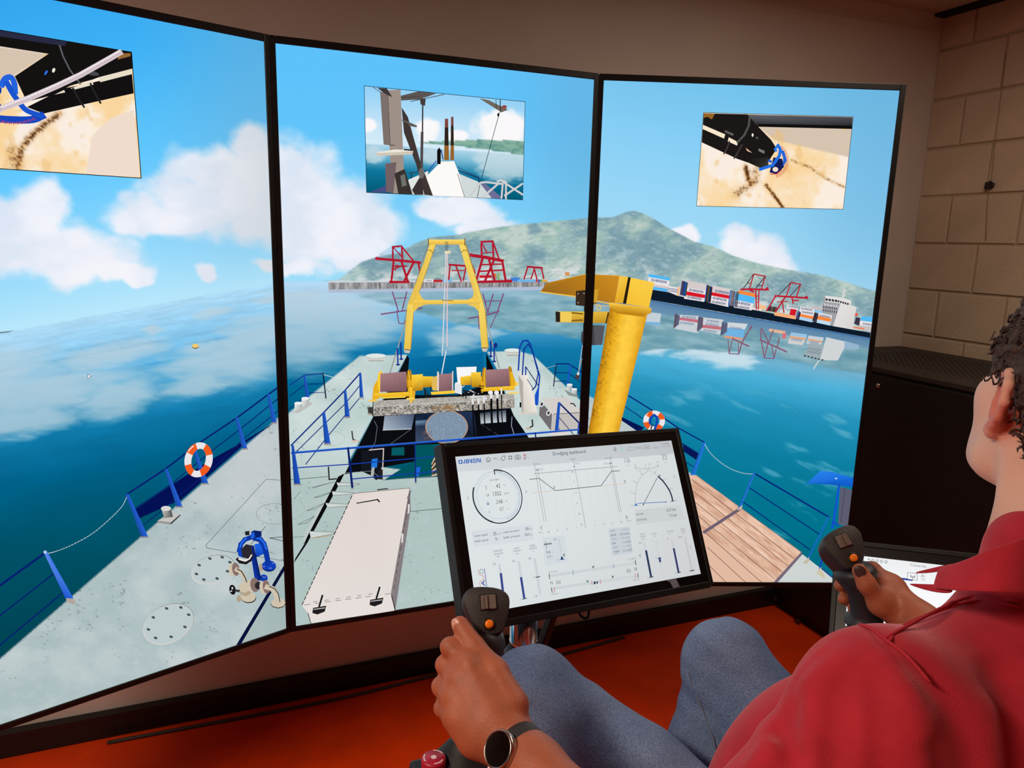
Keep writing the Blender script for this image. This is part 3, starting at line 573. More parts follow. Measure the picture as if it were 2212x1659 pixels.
# deck fittings fore
for (x, y, rx, ry) in ((670, 922, 72, 18), (1602, 884, 58, 15)):
    c.poly([(x-rx*.8, y), (x+rx*.8, y), (x+rx*.75, y+22), (x-rx*.75, y+22)], (210, 206, 198), zH); c.ell((x, y-8), rx, ry, (170, 182, 182), zH); c.ell((x, y-10), rx-3, ry-2, (222, 232, 230), zH); c.line([(x-rx*.7, y+24), (x+rx*.7, y+24)], 1.2, (130, 130, 126), zH)
for P in ([(816, 862), (820, 972)], [(838, 824), (842, 934)], [(1453, 812), (1453, 915)], [(1476, 832), (1476, 950)]): c.line(P, 3.2, (16, 50, 150), zH); c.ell((P[1][0], P[1][1]), 14, 6, (14, 44, 130), zH)
c.ell((1487, 840), 11, 18, (16, 44, 130), zH)
# well between the pontoons
c.poly([(885, 905), (800, 1075), (650, 1330), (510, 1610), (455, 1720), (1110, 1600), (1712, 1470), (1610, 1320), (1520, 1100), (1420, 890), (1425, 1010), (1395, 1120), (900, 1150), (890, 1010)], (10, 12, 18), zH)
c.poly([(895, 930), (1405, 890), (1405, 1110), (1220, 1180), (930, 1180), (890, 1100)], [(10, 112, 166), (4, 106, 158), (2, 96, 140), (0, 88, 126), (0, 88, 126), (2, 98, 144)], zH)
c.poly([(884, 905), (896, 930), (890, 1010), (850, 1060), (800, 1075)], (14, 16, 24), zH)
c.line([(1147, 880), (1118, 1035)], 2.4, (226, 226, 230), zH)
c.poly([(232, 592), (532, 572), (500, 720), (216, 732)], [(140, 152, 170), (60, 76, 104), (110, 128, 154), (168, 184, 200)], zM); c.line([(216, 732), (500, 720)], 1.6, (206, 206, 206), zM)
c.poly([(540, 575), (1120, 545), (1155, 800), (540, 850)], [(20, 34, 60), (34, 52, 84), (16, 24, 40), (60, 76, 104)], zM); c.poly([(540, 640), (720, 625), (720, 680), (540, 700)], [(110, 140, 170), (60, 84, 120), (30, 48, 80), (30, 48, 80)], zM)
c.poly([(1180, 560), (1440, 528), (1442, 650), (1190, 668)], [(28, 38, 60), (40, 52, 78), (190, 200, 210), (200, 208, 216)], zM)
c.ell((850, 702), 212, 166, (196, 152, 118), zM, 0, 40)
def disc(X, Y, U, V): return stops(fbm(X/1.7, Y/1.7, 3, 901), [(.3, (100, 122, 146)), (.5, (128, 148, 170)), (.7, (176, 192, 206))])
c.ell((850, 702), 203, 158, (126, 146, 168), zM, 0, 40)
for k in range(260):
    a = random.uniform(0, 2*PI); r = math.sqrt(random.random()); x, y = 850+196*r*math.cos(a), 702+150*r*math.sin(a); g = random.choice([(170, 188, 206), (104, 126, 150), (150, 166, 184)]); c.poly([(x, y), (x+7, y+1), (x+5, y+6), (x-1, y+5)], g, zM, False)
for k in range(60):
    x, y = random.uniform(600, 700), random.uniform(740, 830); c.poly([(x, y), (x+9, y), (x+6, y+8)], random.choice([(150, 100, 70), (90, 70, 60), (120, 110, 110)]), zM, False)
c.L += 1
c.line([(130, 640), (160, 700), (140, 850), (100, 920)], 1, (120, 124, 136), zM); c.line([(500, 720), (290, 870)], .9, (110, 116, 126), zM); c.line([(1500, 600), (1495, 690), (1520, 770)], 1.6, (150, 160, 180), zM); c.line([(1190, 670), (1360, 780)], .8, (80, 84, 92), zM)
c.poly([(540, 880), (790, 868), (800, 1195), (230, 1228), (330, 1160), (530, 1040)], (0, 84, 94), zM); c.poly([(305, 908), (428, 900), (430, 982), (300, 985)], (6, 90, 98), zM)
c.poly([(0, 930), (80, 930), (200, 910), (200, 1190), (150, 1230), (90, 1180), (0, 1140)], (20, 22, 30), zM)
c.line([(80, 930), (222, 916), (210, 1210)], 2.4, (208, 196, 190), zM)
# winch beam
def beam(X, Y, U, V):
    n = fbm(X/2.6, Y/2.2, 4, 921); col = stops(n, [(.3, (96, 92, 86)), (.5, (154, 148, 140)), (.68, (206, 200, 192))]); col = mixc(col, (150, 104, 50), .8*sst(.5, .7, fbm(X/18, Y/10, 4, 931))*sst(.2, .5, U)*(1-sst(.75, .95, U))*V); return mixc(col, (182, 178, 170), (1-sst(.3, .45, V))*.7)
c.grid([c.st(p) for p in zM([(130, 440), (1520, 368), (1528, 510), (125, 594)])], 170, 22, beam)
c.line([(70, 505), (860, 455), (1560, 418)], 1.8, (196, 196, 192), zM); c.line([(118, 450), (118, 595)], 2, (60, 58, 54), zM); c.poly([(65, 505), (118, 500), (120, 590), (70, 580)], (60, 58, 56), zM); c.poly([(72, 560), (110, 575), (110, 590), (76, 586)], (190, 174, 160), zM)
WN = (168, 124, 128)
def drum(P, lines, dk=(122, 84, 92)):
    c.poly(P, [(186, 146, 148), (176, 132, 136), (120, 84, 90), (138, 98, 104)], zM)
    (x0, y0), (x1, y1), (x2, y2), (x3, y3) = P
    for k in range(1, lines): t = k/lines; c.line([(x0+(x1-x0)*t, y0+(y1-y0)*t), (x3+(x2-x3)*t, y3+(y2-y3)*t)], .9, dk, zM)
Y1, Y2, Y3 = (250, 204, 54), (232, 174, 34), (186, 130, 20)
c.poly([(110, 430), (122, 300), (205, 150), (225, 180), (175, 300), (180, 420)], Y2, zM); c.ell((192, 250), 30, 106, Y1, zM); c.ell((480, 240), 30, 112, Y3, zM); drum([(190, 170), (448, 150), (452, 345), (188, 352)], 22); c.ell((462, 245), 22, 106, Y1, zM, 0, 20, -90, 90, (12, 96))
c.poly([(128, 366), (490, 350), (492, 396), (136, 408)], [Y1, Y1, Y2, Y2], zM); c.poly([(210, 405), (440, 395), (440, 408), (210, 418)], (250, 214, 80), zM)
c.poly([(460, 238), (512, 234), (512, 290), (465, 290)], Y2, zM); c.poly([(472, 290), (540, 330), (530, 440), (480, 440)], Y2, zM); c.poly([(487, 300), (505, 300), (500, 470), (487, 470)], Y1, zM)
c.poly([(500, 182), (612, 174), (614, 334), (516, 344), (505, 300)], [Y1, (255, 214, 70), Y3, Y3, Y2], zM); c.poly([(610, 196), (720, 198), (720, 302), (612, 308)], [Y1, Y1, Y3, Y3], zM)
c.poly([(700, 210), (760, 190), (760, 335), (730, 340), (705, 330)], (226, 184, 90), zM); c.rect(755, 150, 772, 340, (226, 214, 200), zM); drum([(772, 176), (904, 166), (908, 334), (772, 342)], 16, (132, 94, 104)); c.rect(903, 146, 916, 336, (214, 204, 196), zM)
c.poly([(690, 352), (930, 336), (932, 366), (700, 380)], Y1, zM); c.poly([(75, 430), (155, 425), (155, 445), (75, 450)], (240, 200, 90), zM); c.poly([(450, 412), (530, 405), (530, 425), (450, 432)], (246, 208, 90), zM)
for P in ([(640, 330), (640, 400), (980, 395)], [(660, 345), (665, 390)], [(630, 320), (632, 380), (700, 385)], [(690, 300), (695, 345)]): c.line(P, 2, (30, 30, 34), zM)
c.poly([(946, 106), (1148, 100), (1140, 190), (1000, 210), (1000, 380), (930, 350), (935, 260), (958, 255)], (246, 246, 246), zM); c.poly([(930, 270), (990, 270), (990, 375), (930, 360)], (226, 228, 230), zM)
c.poly([(984, 204), (1092, 186), (1092, 282), (990, 284)], [Y1, Y1, Y3, Y2], zM); c.poly([(1092, 158), (1190, 154), (1192, 304), (1098, 304)], [Y1, (255, 214, 70), Y3, Y3], zM); c.poly([(1188, 200), (1232, 196), (1232, 255), (1190, 256)], Y2, zM)
c.ell((1226, 212), 26, 106, Y3, zM); c.ell((1478, 198), 28, 102, Y3, zM); drum([(1236, 132), (1470, 120), (1476, 294), (1242, 302)], 22); c.ell((1238, 214), 20, 104, Y1, zM, 0, 20, 90, 270, (11, 92)); c.poly([(1476, 150), (1500, 150), (1535, 250), (1530, 300), (1490, 300)], Y2, zM)
c.poly([(1205, 308), (1530, 292), (1526, 332), (1208, 348)], [Y1, Y1, Y2, Y2], zM); c.poly([(1190, 250), (1215, 250), (1210, 360), (1192, 360)], Y2, zM); c.poly([(1530, 258), (1560, 256), (1558, 288), (1530, 290)], Y1, zM); c.rect(1460, 350, 1566, 372, (240, 214, 130), zM)
for k in range(26):
    x, y = random.uniform(1000, 1200), random.uniform(285, 390); c.line([(x, y), (x+random.uniform(-50, 60), y+random.uniform(-6, 30))], random.uniform(1, 2.4), random.choice([(24, 24, 28), (40, 40, 46), (230, 230, 232), (20, 20, 24)]), zM)
c.rect(1085, 396, 1248, 424, (240, 240, 242), zM); c.line([(1088, 414), (1240, 408)], 1.4, (30, 30, 34), zM)
for x0, y0, x1, y1, w_ in ((1110, 480, 1132, 806, 3.2), (1166, 478, 1190, 804, 3.4), (1222, 468, 1240, 796, 3), (1293, 425, 1308, 788, 5), (1354, 420, 1376, 782, 4.6), (1394, 380, 1412, 770, 2.6)):
    c.line([(x0, y0-60), (x0, y0)], w_+1.2, (226, 226, 228), zM); c.line([(x0, y0), (x0+4, (y0+y1)/2), (x1, y1)], w_, (10, 10, 12), zM)
for x in (1285, 1345): c.ell((x, 358), 24, 20, (238, 238, 240), zM)
# starboard deck gear
c.poly([(1556, 148), (1650, 160), (1752, 558), (1600, 556)], [(222, 216, 208), (240, 234, 226), (236, 228, 218), (206, 200, 192)], zM); c.poly([(1560, 556), (1752, 552), (1752, 574), (1566, 576)], (214, 206, 196), zM)
c.poly([(1560, 180), (1608, 250), (1614, 560), (1596, 540)], (180, 172, 164), zM); c.rect(1575, 455, 1592, 505, (20, 20, 22), zM)
c.line([(1640, 1010), (1650, 850), (1672, 810), (1700, 806), (1722, 832), (1786, 1050), (1766, 1246)], 3.4, (18, 58, 166), zH); c.line([(1668, 1040), (1678, 868), (1706, 832), (1734, 868), (1776, 1030), (1758, 1120), (1735, 1144)], 3, (14, 48, 146), zH); c.line([(1690, 990), (1690, 1040)], 3, (18, 58, 166), zH)
c.line([(1690, 985), (1780, 1120)], 2, (12, 30, 90), zH); c.line([(1700, 1070), (1745, 1140)], 1.4, (12, 30, 90), zH); c.poly([(1752, 1180), (1784, 1100), (1776, 1246), (1754, 1246)], (26, 80, 196), zH)
c.poly([(1786, 420), (2062, 400), (2185, 552), (1900, 572)], (212, 206, 202), zM); c.poly([(1780, 440), (1898, 574), (1886, 738), (1768, 582)], (112, 108, 112), zM); c.poly([(1900, 572), (2185, 550), (2185, 720), (1888, 740)], (196, 190, 186), zM)
for p in ((1795, 472), (1862, 560)): c.ell(p, 22, 30, (226, 226, 228), zM, 20); c.ell(p, 12, 18, (60, 60, 64), zM, 20)
c.line([(2080, 465), (2112, 470), (2130, 495)], 2.4, (30, 28, 30), zM); c.line([(1915, 572), (2180, 556)], 1.2, (60, 58, 60), zM)
c.poly([(1880, 745), (2030, 738), (2080, 775), (1890, 790)], (224, 214, 208), zM)
c.line([(1966, 458), (2168, 662)], 3.4, (10, 26, 96), zM); c.line([(1955, 590), (2110, 775)], 1.6, (12, 30, 90), zM); c.line([(1940, 690), (1990, 745)], 1.4, (12, 30, 90), zM); post(c, (1968, 455), (1942, 742), 26, 36, (34, 92, 206), zM, False); post(c, (2164, 655), (2158, 770), 12, 24, (30, 80, 190), zM, False)
for P, w_, k in (([(1940, 72), (1912, 296)], 2.4, (20, 26, 50)), ([(1938, 72), (2060, 72), (2190, 152)], 2.4, NAVY), ([(1930, 160), (2060, 162), (2190, 262)], 1.8, NAVY), ([(1915, 245), (2040, 245), (2190, 360)], 1.6, NAVY), ([(2080, 90), (2050, 280)], 4, (30, 84, 196)), ([(1640, 140), (1780, 132), (1935, 88)], 1, (176, 190, 196))): c.line(P, w_, k, zM)
for x, y in ((2072, 300), (2118, 345)): c.poly([(x-28, y-20), (x+28, y-20), (x+26, y+34), (x-26, y+34)], [(226, 230, 228), (160, 168, 168), (150, 158, 158), (206, 212, 210)], zM); c.ell((x, y-20), 29, 12, (232, 236, 234), zM)
c.poly([(2015, 325), (2160, 390), (2150, 405), (2060, 385)], (140, 148, 146), zM)
c.line([(2195, 20), (2150, 190)], 1.8, (150, 150, 156), zM); c.ell((2142, 205), 16, 22, (60, 50, 56), zM)
c.line([(1700, 630), (1705, 690), (1650, 720)], 3.2, (30, 34, 34), zM); c.rect(1640, 705, 1690, 726, (196, 178, 160), zM); c.line([(505, 1425), (512, 1480), (550, 1498)], 2.6, (40, 44, 42), zH); c.rect(505, 1486, 552, 1500, (214, 190, 180), zH)
# port railings
c.line([(80, 1112), (182, 1042), (308, 1032)], 2.2, (16, 48, 140), zH); c.line([(80, 1188), (190, 1104), (316, 1102)], 1.6, NAVY, zH); c.line([(80, 1272), (218, 1164), (324, 1160)], 1.4, NAVY, zH); post(c, (180, 1044), (204, 1202), 14, 24, (36, 92, 206), zH); c.line([(308, 1030), (328, 1200)], 2.6, (16, 24, 56), zH)
c.line([(312, 1040), (400, 1062), (480, 1060), (552, 1044)], 1, (226, 232, 232), zH)
for x, y in ((188, 1215), (140, 1248)): c.poly([(x-26, y-14), (x+26, y-14), (x+26, y+40), (x-26, y+44)], [(232, 236, 234), (170, 178, 176), (160, 168, 166), (214, 220, 218)], zH); c.ell((x, y-14), 27, 10, (238, 242, 240), zH)
c.poly([(100, 1296), (230, 1226), (236, 1240), (140, 1302)], (190, 190, 184), zH)
c.ell((370, 1475), 88, 50, (160, 172, 170), zH, 0, 40, 0, 360, (86, 48))
for P, w_ in (([(90, 1522), (310, 1300), (458, 1146), (562, 1028)], 3), ([(110, 1580), (322, 1372), (464, 1232), (568, 1102)], 2), ([(190, 1650), (338, 1462), (474, 1298), (572, 1182)], 2)): c.line(P, w_, (14, 40, 128), zH)
for p, q_, a, b in (((562, 1030), (570, 1192), 14, 26), ((458, 1146), (474, 1326), 16, 34), ((312, 1298), (338, 1508), 20, 42)): post(c, p, q_, a, b, (34, 92, 206), zH)
# midships rail, slot, brackets
c.poly([(455, 448), (412, 470), (182, 905), (176, 930), (200, 925), (420, 520)], (8, 10, 12), zI); c.poly([(412, 470), (402, 478), (172, 880), (180, 925), (200, 880)], (190, 200, 198), zI); c.poly([(200, 925), (110, 1060), (118, 1030), (180, 930)], (14, 16, 20), zI)
for P in ([(232, 545), (390, 505), (300, 530), (240, 548)], [(250, 612), (366, 575), (300, 605), (250, 614)], [(196, 702), (320, 650), (260, 690), (200, 704)], [(140, 795), (250, 740), (200, 785), (140, 797)]): c.line(P, 1, (90, 98, 98), zI)
for P in ([(400, 510), (560, 520), (520, 530), (410, 535)], [(370, 570), (520, 582), (500, 590), (375, 600)], [(325, 650), (490, 660), (470, 672), (340, 682)], [(215, 842), (390, 850), (380, 860), (225, 890)]): c.poly(P, (206, 214, 212), zI); c.line(P, 1, (110, 112, 108), zI)
c.line([(345, 405), (350, 490), (400, 485)], 3, (40, 44, 42), zI); c.line([(0, 500), (340, 470)], 1.2, (70, 84, 84), zI); c.line([(905, 708), (1145, 686)], 1.2, (60, 74, 74), zI); c.line([(110, 625), (155, 570)], 1, (110, 116, 116), zI); c.line([(460, 445), (640, 432), (720, 495), (1115, 462)], 1.2, (120, 130, 130), zI)
c.ell((0, 690), 185, 90, (150, 162, 162), zI, 0, 30, 0, 360, (183, 88)); c.line([(0, 890), (180, 880)], 1, (90, 96, 96), zI); c.line([(0, 1045), (110, 1060)], 1, (90, 96, 96), zI)
c.poly([(640, 352), (680, 345), (676, 408), (636, 412)], (30, 118, 220), zI); c.poly([(640, 410), (660, 405), (652, 470), (632, 470)], (176, 180, 178), zI); c.poly([(690, 425), (715, 420), (715, 490), (680, 488)], (30, 30, 34), zI)
c.poly([(944, 408), (974, 404), (960, 470), (940, 466)], (30, 100, 214), zI)
for k in range(7): c.line([(1108, 325+k*20), (1070, 345+k*19), (1052, 385+k*13)], 3.6, (210, 180, 150) if k % 2 == 0 else (70, 54, 44), zI)
c.line([(94, 310), (480, 278), (935, 242), (1750, 176), (2052, 150)], 3.8, (30, 78, 186), zI); c.line([(94, 303), (480, 271), (935, 236), (2052, 145)], 1, (70, 130, 226), zI)
c.line([(100, 412), (490, 386), (1110, 330)], 2.4, (22, 58, 160), zI); c.line([(510, 486), (940, 448), (1118, 430)], 2.4, (22, 58, 160), zI)
post(c, (478, 270), (508, 546), 14, 16, (14, 34, 112), zI); post(c, (935, 244), (940, 508), 8, 10, (18, 48, 140), zI); post(c, (100, 255), (132, 520), 16, 44, (30, 84, 200), zI); c.line([(1755, 172), (1758, 205)], 3, (16, 40, 120), zI)
# cream hatch box
c.poly([(515, 585), (900, 548), (772, 1272), (165, 1350)], [(226, 214, 210), (230, 220, 214), (226, 218, 214), (228, 220, 216)], zI); c.poly([(900, 550), (906, 690), (800, 1385), (772, 1272)], [(120, 110, 116), (136, 126, 130), (126, 118, 122), (140, 130, 134)], zI); c.poly([(165, 1350), (772, 1272), (796, 1385), (222, 1470), (205, 1400)], (230, 222, 218), zI)
c.line([(515, 585), (900, 548), (772, 1272)], 1.4, (130, 118, 112), zI); c.line([(505, 600), (165, 1345)], 2, (60, 54, 52), zI, dash=(9, 3)); c.line([(180, 1345), (770, 1268)], 1.6, (150, 140, 134), zI, dash=(12, 9)); c.line([(240, 1325), (650, 1268)], 1.2, (120, 110, 106), zI, dash=(9, 14)); c.line([(775, 1280), (800, 1380)], 2, (40, 36, 36), zI); c.line([(880, 620), (905, 565), (790, 1240)], 1.2, (70, 62, 62), zI, dash=(12, 6)); c.line([(205, 1400), (225, 1470)], 1.6, (70, 64, 62), zI)
c.line([(540, 650), (600, 640), (680, 626), (692, 642)], 3, (24, 22, 24), zI); c.line([(545, 645), (675, 622)], 1, (240, 236, 230), zI); c.line([(680, 560), (750, 552)], 2.4, (36, 34, 34), zI)
for x, y in ((290, 1330), (680, 1275)): c.poly([(x-25, y+60), (x+5, y-55), (x+28, y-55), (x+10, y+40)], (226, 222, 218), zI); c.line([(x-8, y+25), (x+14, y-50)], 4, (18, 18, 20), zI); c.poly([(x-50, y+35), (x+40, y+20), (x+30, y+60), (x-20, y+80), (x-55, y+70)], (30, 28, 30), zI); c.line([(x-45, y+45), (x+30, y+35)], 1.6, (226, 222, 220), zI)
for x, y in ((893, 690), (850, 890)): c.poly([(x-6, y-30), (x+6, y-32), (x+2, y+30), (x-8, y+32)], (232, 228, 224), zI)
c.line([(360, 872), (230, 890)], 1.6, (190, 160, 110), zI)
# crane boom on this display
def boom(c):
    c.poly([(60, 152), (310, 96), (532, 106), (500, 282), (20, 208)], [(178, 122, 30), (190, 128, 28), (206, 142, 34), (186, 126, 30), (150, 100, 30)], zJ); c.line([(20, 210), (250, 240), (490, 292)], 2.6, (240, 190, 70), zJ)
    c.line([(70, 150), (310, 96), (530, 106)], 1, (226, 176, 90), zJ)
    for k in range(70): x, y = random.uniform(70, 520), random.uniform(120, 270); c.poly([(x, y), (x+4, y), (x+3, y+4)], (140, 92, 24), zJ, False)
    c.L += 1
    c.poly([(248, 205), (290, 200), (398, 192), (382, 290), (300, 302), (246, 296)], (56, 40, 30), zJ); c.poly([(360, 196), (398, 192), (384, 282), (366, 280)], (206, 156, 44), zJ)
    for p in ((262, 222), (262, 280), (300, 220)): c.ell(p, 4, 4, (190, 180, 170), zJ)
    c.poly([(118, 336), (478, 338), (472, 412), (120, 406)], [(236, 194, 70), (226, 182, 60), (190, 140, 34), (206, 160, 50)], zJ); c.poly([(116, 336), (146, 340), (146, 404), (118, 404)], (40, 32, 28), zJ); c.poly([(146, 338), (222, 340), (220, 404), (148, 404)], (240, 204, 90), zJ); c.line([(222, 345), (292, 352)], 3, (120, 90, 30), zJ); c.line([(222, 395), (290, 392)], 3, (120, 90, 30), zJ); c.line([(460, 345), (445, 412)], 3, (60, 46, 20), zJ)
    c.poly([(285, 470), (340, 425), (436, 428), (420, 552), (300, 556), (280, 530)], (66, 66, 70), zJ); c.poly([(366, 432), (436, 428), (420, 552), (372, 552)], (86, 86, 92), zJ)
    c.line([(370, 290), (400, 300), (470, 300)], 3, (190, 180, 160), zJ); c.ell((398, 312), 16, 22, (220, 190, 110), zJ, 0, 16, 0, 360, (9, 14))
    c.line([(290, 556), (264, 740)], 1.6, (190, 194, 200), zJ); c.ell((258, 755), 13, 22, (70, 60, 66), zJ); c.ell((262, 738), 8, 10, (220, 220, 224), zJ)
boom(c)
# camera picture on the centre display
q = inset_quad(c, zB([(1667, 497)])[0], zB([(1652, 1110)])[0], zB([(660, 398)])[0], zB([(675, 1063)])[0])
c.poly_st([p+np.array(k)*.0013 for p, k in zip(q, ((-1, -1), (1, -1), (1, 1), (-1, 1)))], (26, 40, 60))
def stern(X, Y, U, V):
    hv = .535; d = V-hv; sky = stops(-d, [(0, (214, 236, 248)), (.2, (196, 228, 248)), (.5, (150, 210, 246))])
    x, y = (X-560)*2.9105, (Y-50)*2.9105; n = fbm(x/60, y/50, 4, 951); den = np.full(len(X), -9.)
    for cx, cy, rx, ry in ((1520, 660, 190, 130), (1060, 670, 90, 90), (680, 645, 60, 50), (1250, 710, 70, 40)): den = np.maximum(den, 1-((x-cx)/rx)**2-((y-cy)/ry)**2)
    sky = mixc(sky, (250, 248, 250), sst(-.1, .6, den+(n-.5)*.9))
    sea = stops(d, [(0, (176, 214, 232)), (.1, (120, 186, 214)), (.25, (16, 118, 156)), (.46, (0, 92, 120))]); rf = np.full(len(X), -9.)
    for cx, cy, rx, ry in ((1540, 900, 200, 110), (1080, 840, 100, 50), (720, 830, 80, 60), (1450, 850, 120, 60)): rf = np.maximum(rf, 1-((x-cx)/rx)**2-((y-cy)/ry)**2)
    sea = mixc(sea, (200, 220, 228), .8*sst(-.2, .7, rf+(fbm(x/40, y/12, 4, 961)-.5)*.8))
    out = np.where((d > 0)[:, None], sea, sky)
    hl = np.interp(x, [1000, 1100, 1200, 1350, 1500, 1660], [748, 745, 742, 733, 736, 742]); hb = np.interp(x, [1000, 1250, 1450, 1660], [750, 775, 800, 830]); k = ((y > hl) & (y < hb) & (x > 1010)); hc = stops(fbm(x/30, y/14, 4, 971), [(.3, (96, 150, 140)), (.6, (136, 178, 160))]); return np.where(k[:, None], hc, out)
c.grid(q, 120, 72, stern)
G1, G2, G3 = (158, 144, 134), (124, 112, 106), (64, 54, 52)
for P, k in (([(935, 985), (1060, 930), (1060, 1085), (950, 1076)], (226, 230, 226)), ([(1235, 940), (1385, 1002), (1490, 1102), (1290, 1094)], (208, 218, 218)), ([(700, 1060), (800, 1018), (800, 1066), (700, 1062)], (70, 80, 130)), ([(1380, 1000), (1420, 1010), (1530, 1104), (1460, 1102)], (110, 110, 150)), ([(1140, 872), (1222, 868), (1252, 940), (1290, 1094), (1040, 1083), (1055, 958)], (252, 250, 247))): c.poly(P, k, zB)
c.line([(1250, 928), (1380, 975), (1378, 1002)], 2, (30, 40, 80), zB); c.line([(1245, 905), (1300, 935), (1378, 968)], 1.2, (30, 50, 110), zB); c.line([(938, 945), (1050, 925)], 1.6, (50, 54, 66), zB); c.line([(1060, 930), (1110, 868)], 2, (40, 80, 190), zB); c.line([(955, 940), (955, 975)], 2, (40, 44, 60), zB); c.line([(1245, 950), (1288, 1092)], 1.2, (40, 44, 50), zB)
for x, y0, w_ in ((1175, 602, 20), (1211, 590, 15)): c.poly([(x-w_/2, y0), (x+w_/2, y0), (x+w_*.75, 862), (x-w_*.75, 862)], (46, 34, 30), zB); c.poly([(x-w_/2, y0), (x+w_/2, y0), (x+w_/2, y0+55), (x-w_/2, y0+55)], (126, 70, 62), zB); c.poly([(x-w_*.7, 770), (x+w_*.7, 770), (x+w_*.75, 862), (x-w_*.75, 862)], (150, 98, 40), zB)
c.poly([(1116, 800), (1130, 782), (1140, 800), (1138, 888), (1116, 886)], (16, 16, 18), zB); c.line([(1142, 800), (1152, 855)], 2.4, (24, 60, 150), zB)
c.poly([(893, 530), (932, 590), (1010, 870), (1090, 1085), (1036, 1080), (985, 890), (908, 690)], G3, zB); c.line([(1026, 480), (1024, 700)], 3, (60, 52, 50), zB); c.line([(1022, 690), (1018, 930)], 6, (78, 70, 70), zB); c.poly([(1008, 470), (1044, 478), (1040, 522), (1012, 512)], (70, 60, 58), zB)
c.poly([(1018, 950), (958, 1050), (975, 1078), (1030, 1080)], (58, 50, 50), zB); c.ell((1018, 945), 18, 34, (110, 106, 106), zB)
c.poly([(888, 458), (1000, 430), (1112, 444), (1000, 482), (890, 488)], (92, 84, 82), zB); c.line([(950, 494), (1160, 450)], 1.4, (70, 64, 64), zB); c.line([(890, 470), (1005, 462)], 1, (60, 54, 54), zB)
c.poly([(806, 424), (886, 420), (914, 1074), (838, 1070), (818, 800)], G1, zB); c.poly([(758, 432), (808, 440), (822, 770), (780, 764)], G2, zB); c.poly([(740, 408), (800, 412), (836, 468), (790, 446)], (60, 54, 54), zB); c.line([(715, 405), (760, 436)], 1.4, (90, 84, 84), zB); c.line([(806, 440), (822, 770)], 1, (70, 64, 62), zB); c.line([(822, 768), (850, 768)], 1.4, (50, 46, 46), zB)
c.poly([(735, 814), (966, 800), (962, 826), (740, 836)], (208, 198, 182), zB); c.poly([(740, 812), (850, 795), (960, 798), (966, 806), (738, 818)], (236, 230, 220), zB); c.poly([(790, 884), (860, 874), (842, 1070), (796, 1060)], (112, 96, 100), zB); c.poly([(848, 946), (912, 918), (962, 1076), (872, 1072)], (56, 50, 46), zB); c.poly([(885, 960), (912, 948), (926, 1020), (895, 1030)], (110, 112, 106), zB); c.line([(900, 612), (985, 650), (940, 640)], 4, (96, 88, 84), zB); c.line([(910, 796), (962, 800)], 3, (40, 40, 44), zB)
c.poly([(1380, 474), (1440, 486), (1562, 546), (1520, 562), (1440, 512)], (112, 102, 92), zB); c.ell((1538, 528), 16, 11, (150, 70, 66), zB); c.line([(1512, 484), (1514, 560)], 2, (40, 40, 46), zB); c.line([(1485, 482), (1488, 540)], 1.2, (40, 40, 46), zB); c.line([(1508, 562), (1470, 700), (1388, 1000), (1368, 1096)], 1.3, (34, 34, 40), zB); c.ell((1500, 578), 7, 12, (40, 36, 36), zB)
for P in ([(1388, 1004), (1420, 1000), (1528, 1012), (1520, 1100)], [(1388, 1004), (1318, 1094)], [(1515, 988), (1652, 1078)], [(1494, 996), (1515, 988), (1548, 1000), (1548, 1104)], [(1652, 1010), (1540, 1084)], [(1500, 1010), (1400, 1096)]): c.line(P, 4.2, (206, 206, 208), zB)
# ---------------- right display
c = CV[2]
c.grid([(0, 0), (c.W, 0), (c.W, c.H), (0, c.H)], 270, 450, harbour(2))
q = inset_quad(c, zC([(1695, 387)])[0], zC([(1632, 965)])[0], zC([(757, 360)])[0], zC([(713, 945)])[0])
c.poly_st([p+np.array(k)*.0013 for p, k in zip(q, ((-1, -1), (1, -1), (1, 1), (-1, 1)))], (40, 50, 60))
c.grid(q, 140, 86, sand(740, grey=zC([(1090, 440), (1700, 455), (1670, 640), (1200, 530)]), blot=[(zC([(1020, 700), (1035, 770), (1060, 805)]), 6, 1.1), (zC([(1090, 720), (1080, 790), (960, 870)]), 9, .7), (zC([(1150, 815), (1200, 880), (1250, 950)]), 4, 1.1), (zC([(1310, 660), (1420, 700), (1530, 775), (1635, 825)]), 3.5, .6)]))
c.poly([(985, 370), (1694, 388), (1687, 462), (1100, 448)], [(96, 98, 104), (74, 76, 82), (14, 14, 16), (14, 14, 16)], zC); c.poly([(1100, 430), (1689, 440), (1687, 462), (1100, 448)], (16, 15, 16), zC)
c.poly([(757, 363), (1030, 370), (1100, 448), (1180, 530), (1216, 585), (1165, 665), (1150, 705), (1110, 700), (968, 650), (744, 546)], (26, 23, 22), zC)
c.poly([(757, 363), (826, 366), (808, 402), (780, 385), (757, 392)], (150, 100, 40), zC)
for P in ([(752, 436), (892, 496), (884, 522), (750, 462)], [(914, 514), (972, 544), (966, 566), (908, 540)]): c.poly(P, (250, 232, 206), zC)
c.poly([(890, 468), (945, 492), (940, 506), (888, 482)], (96, 92, 88), zC); c.poly([(1102, 584), (1140, 600), (1138, 618), (1100, 600)], (120, 118, 114), zC); c.ell((1064, 500), 6, 11, (244, 236, 222), zC); c.ell((1092, 518), 7, 8, (90, 88, 84), zC); c.poly([(1020, 580), (1062, 612), (1030, 600)], (250, 200, 160), zC)
c.line([(1046, 384), (1040, 440), (1012, 500), (968, 546)], 4.4, (84, 82, 80), zC); c.line([(918, 540), (905, 580), (884, 618)], 3, (64, 60, 58), zC); c.line([(998, 562), (975, 600), (948, 646)], 3.4, (60, 56, 54), zC); c.line([(985, 570), (965, 640)], 1.6, (50, 46, 44), zC)
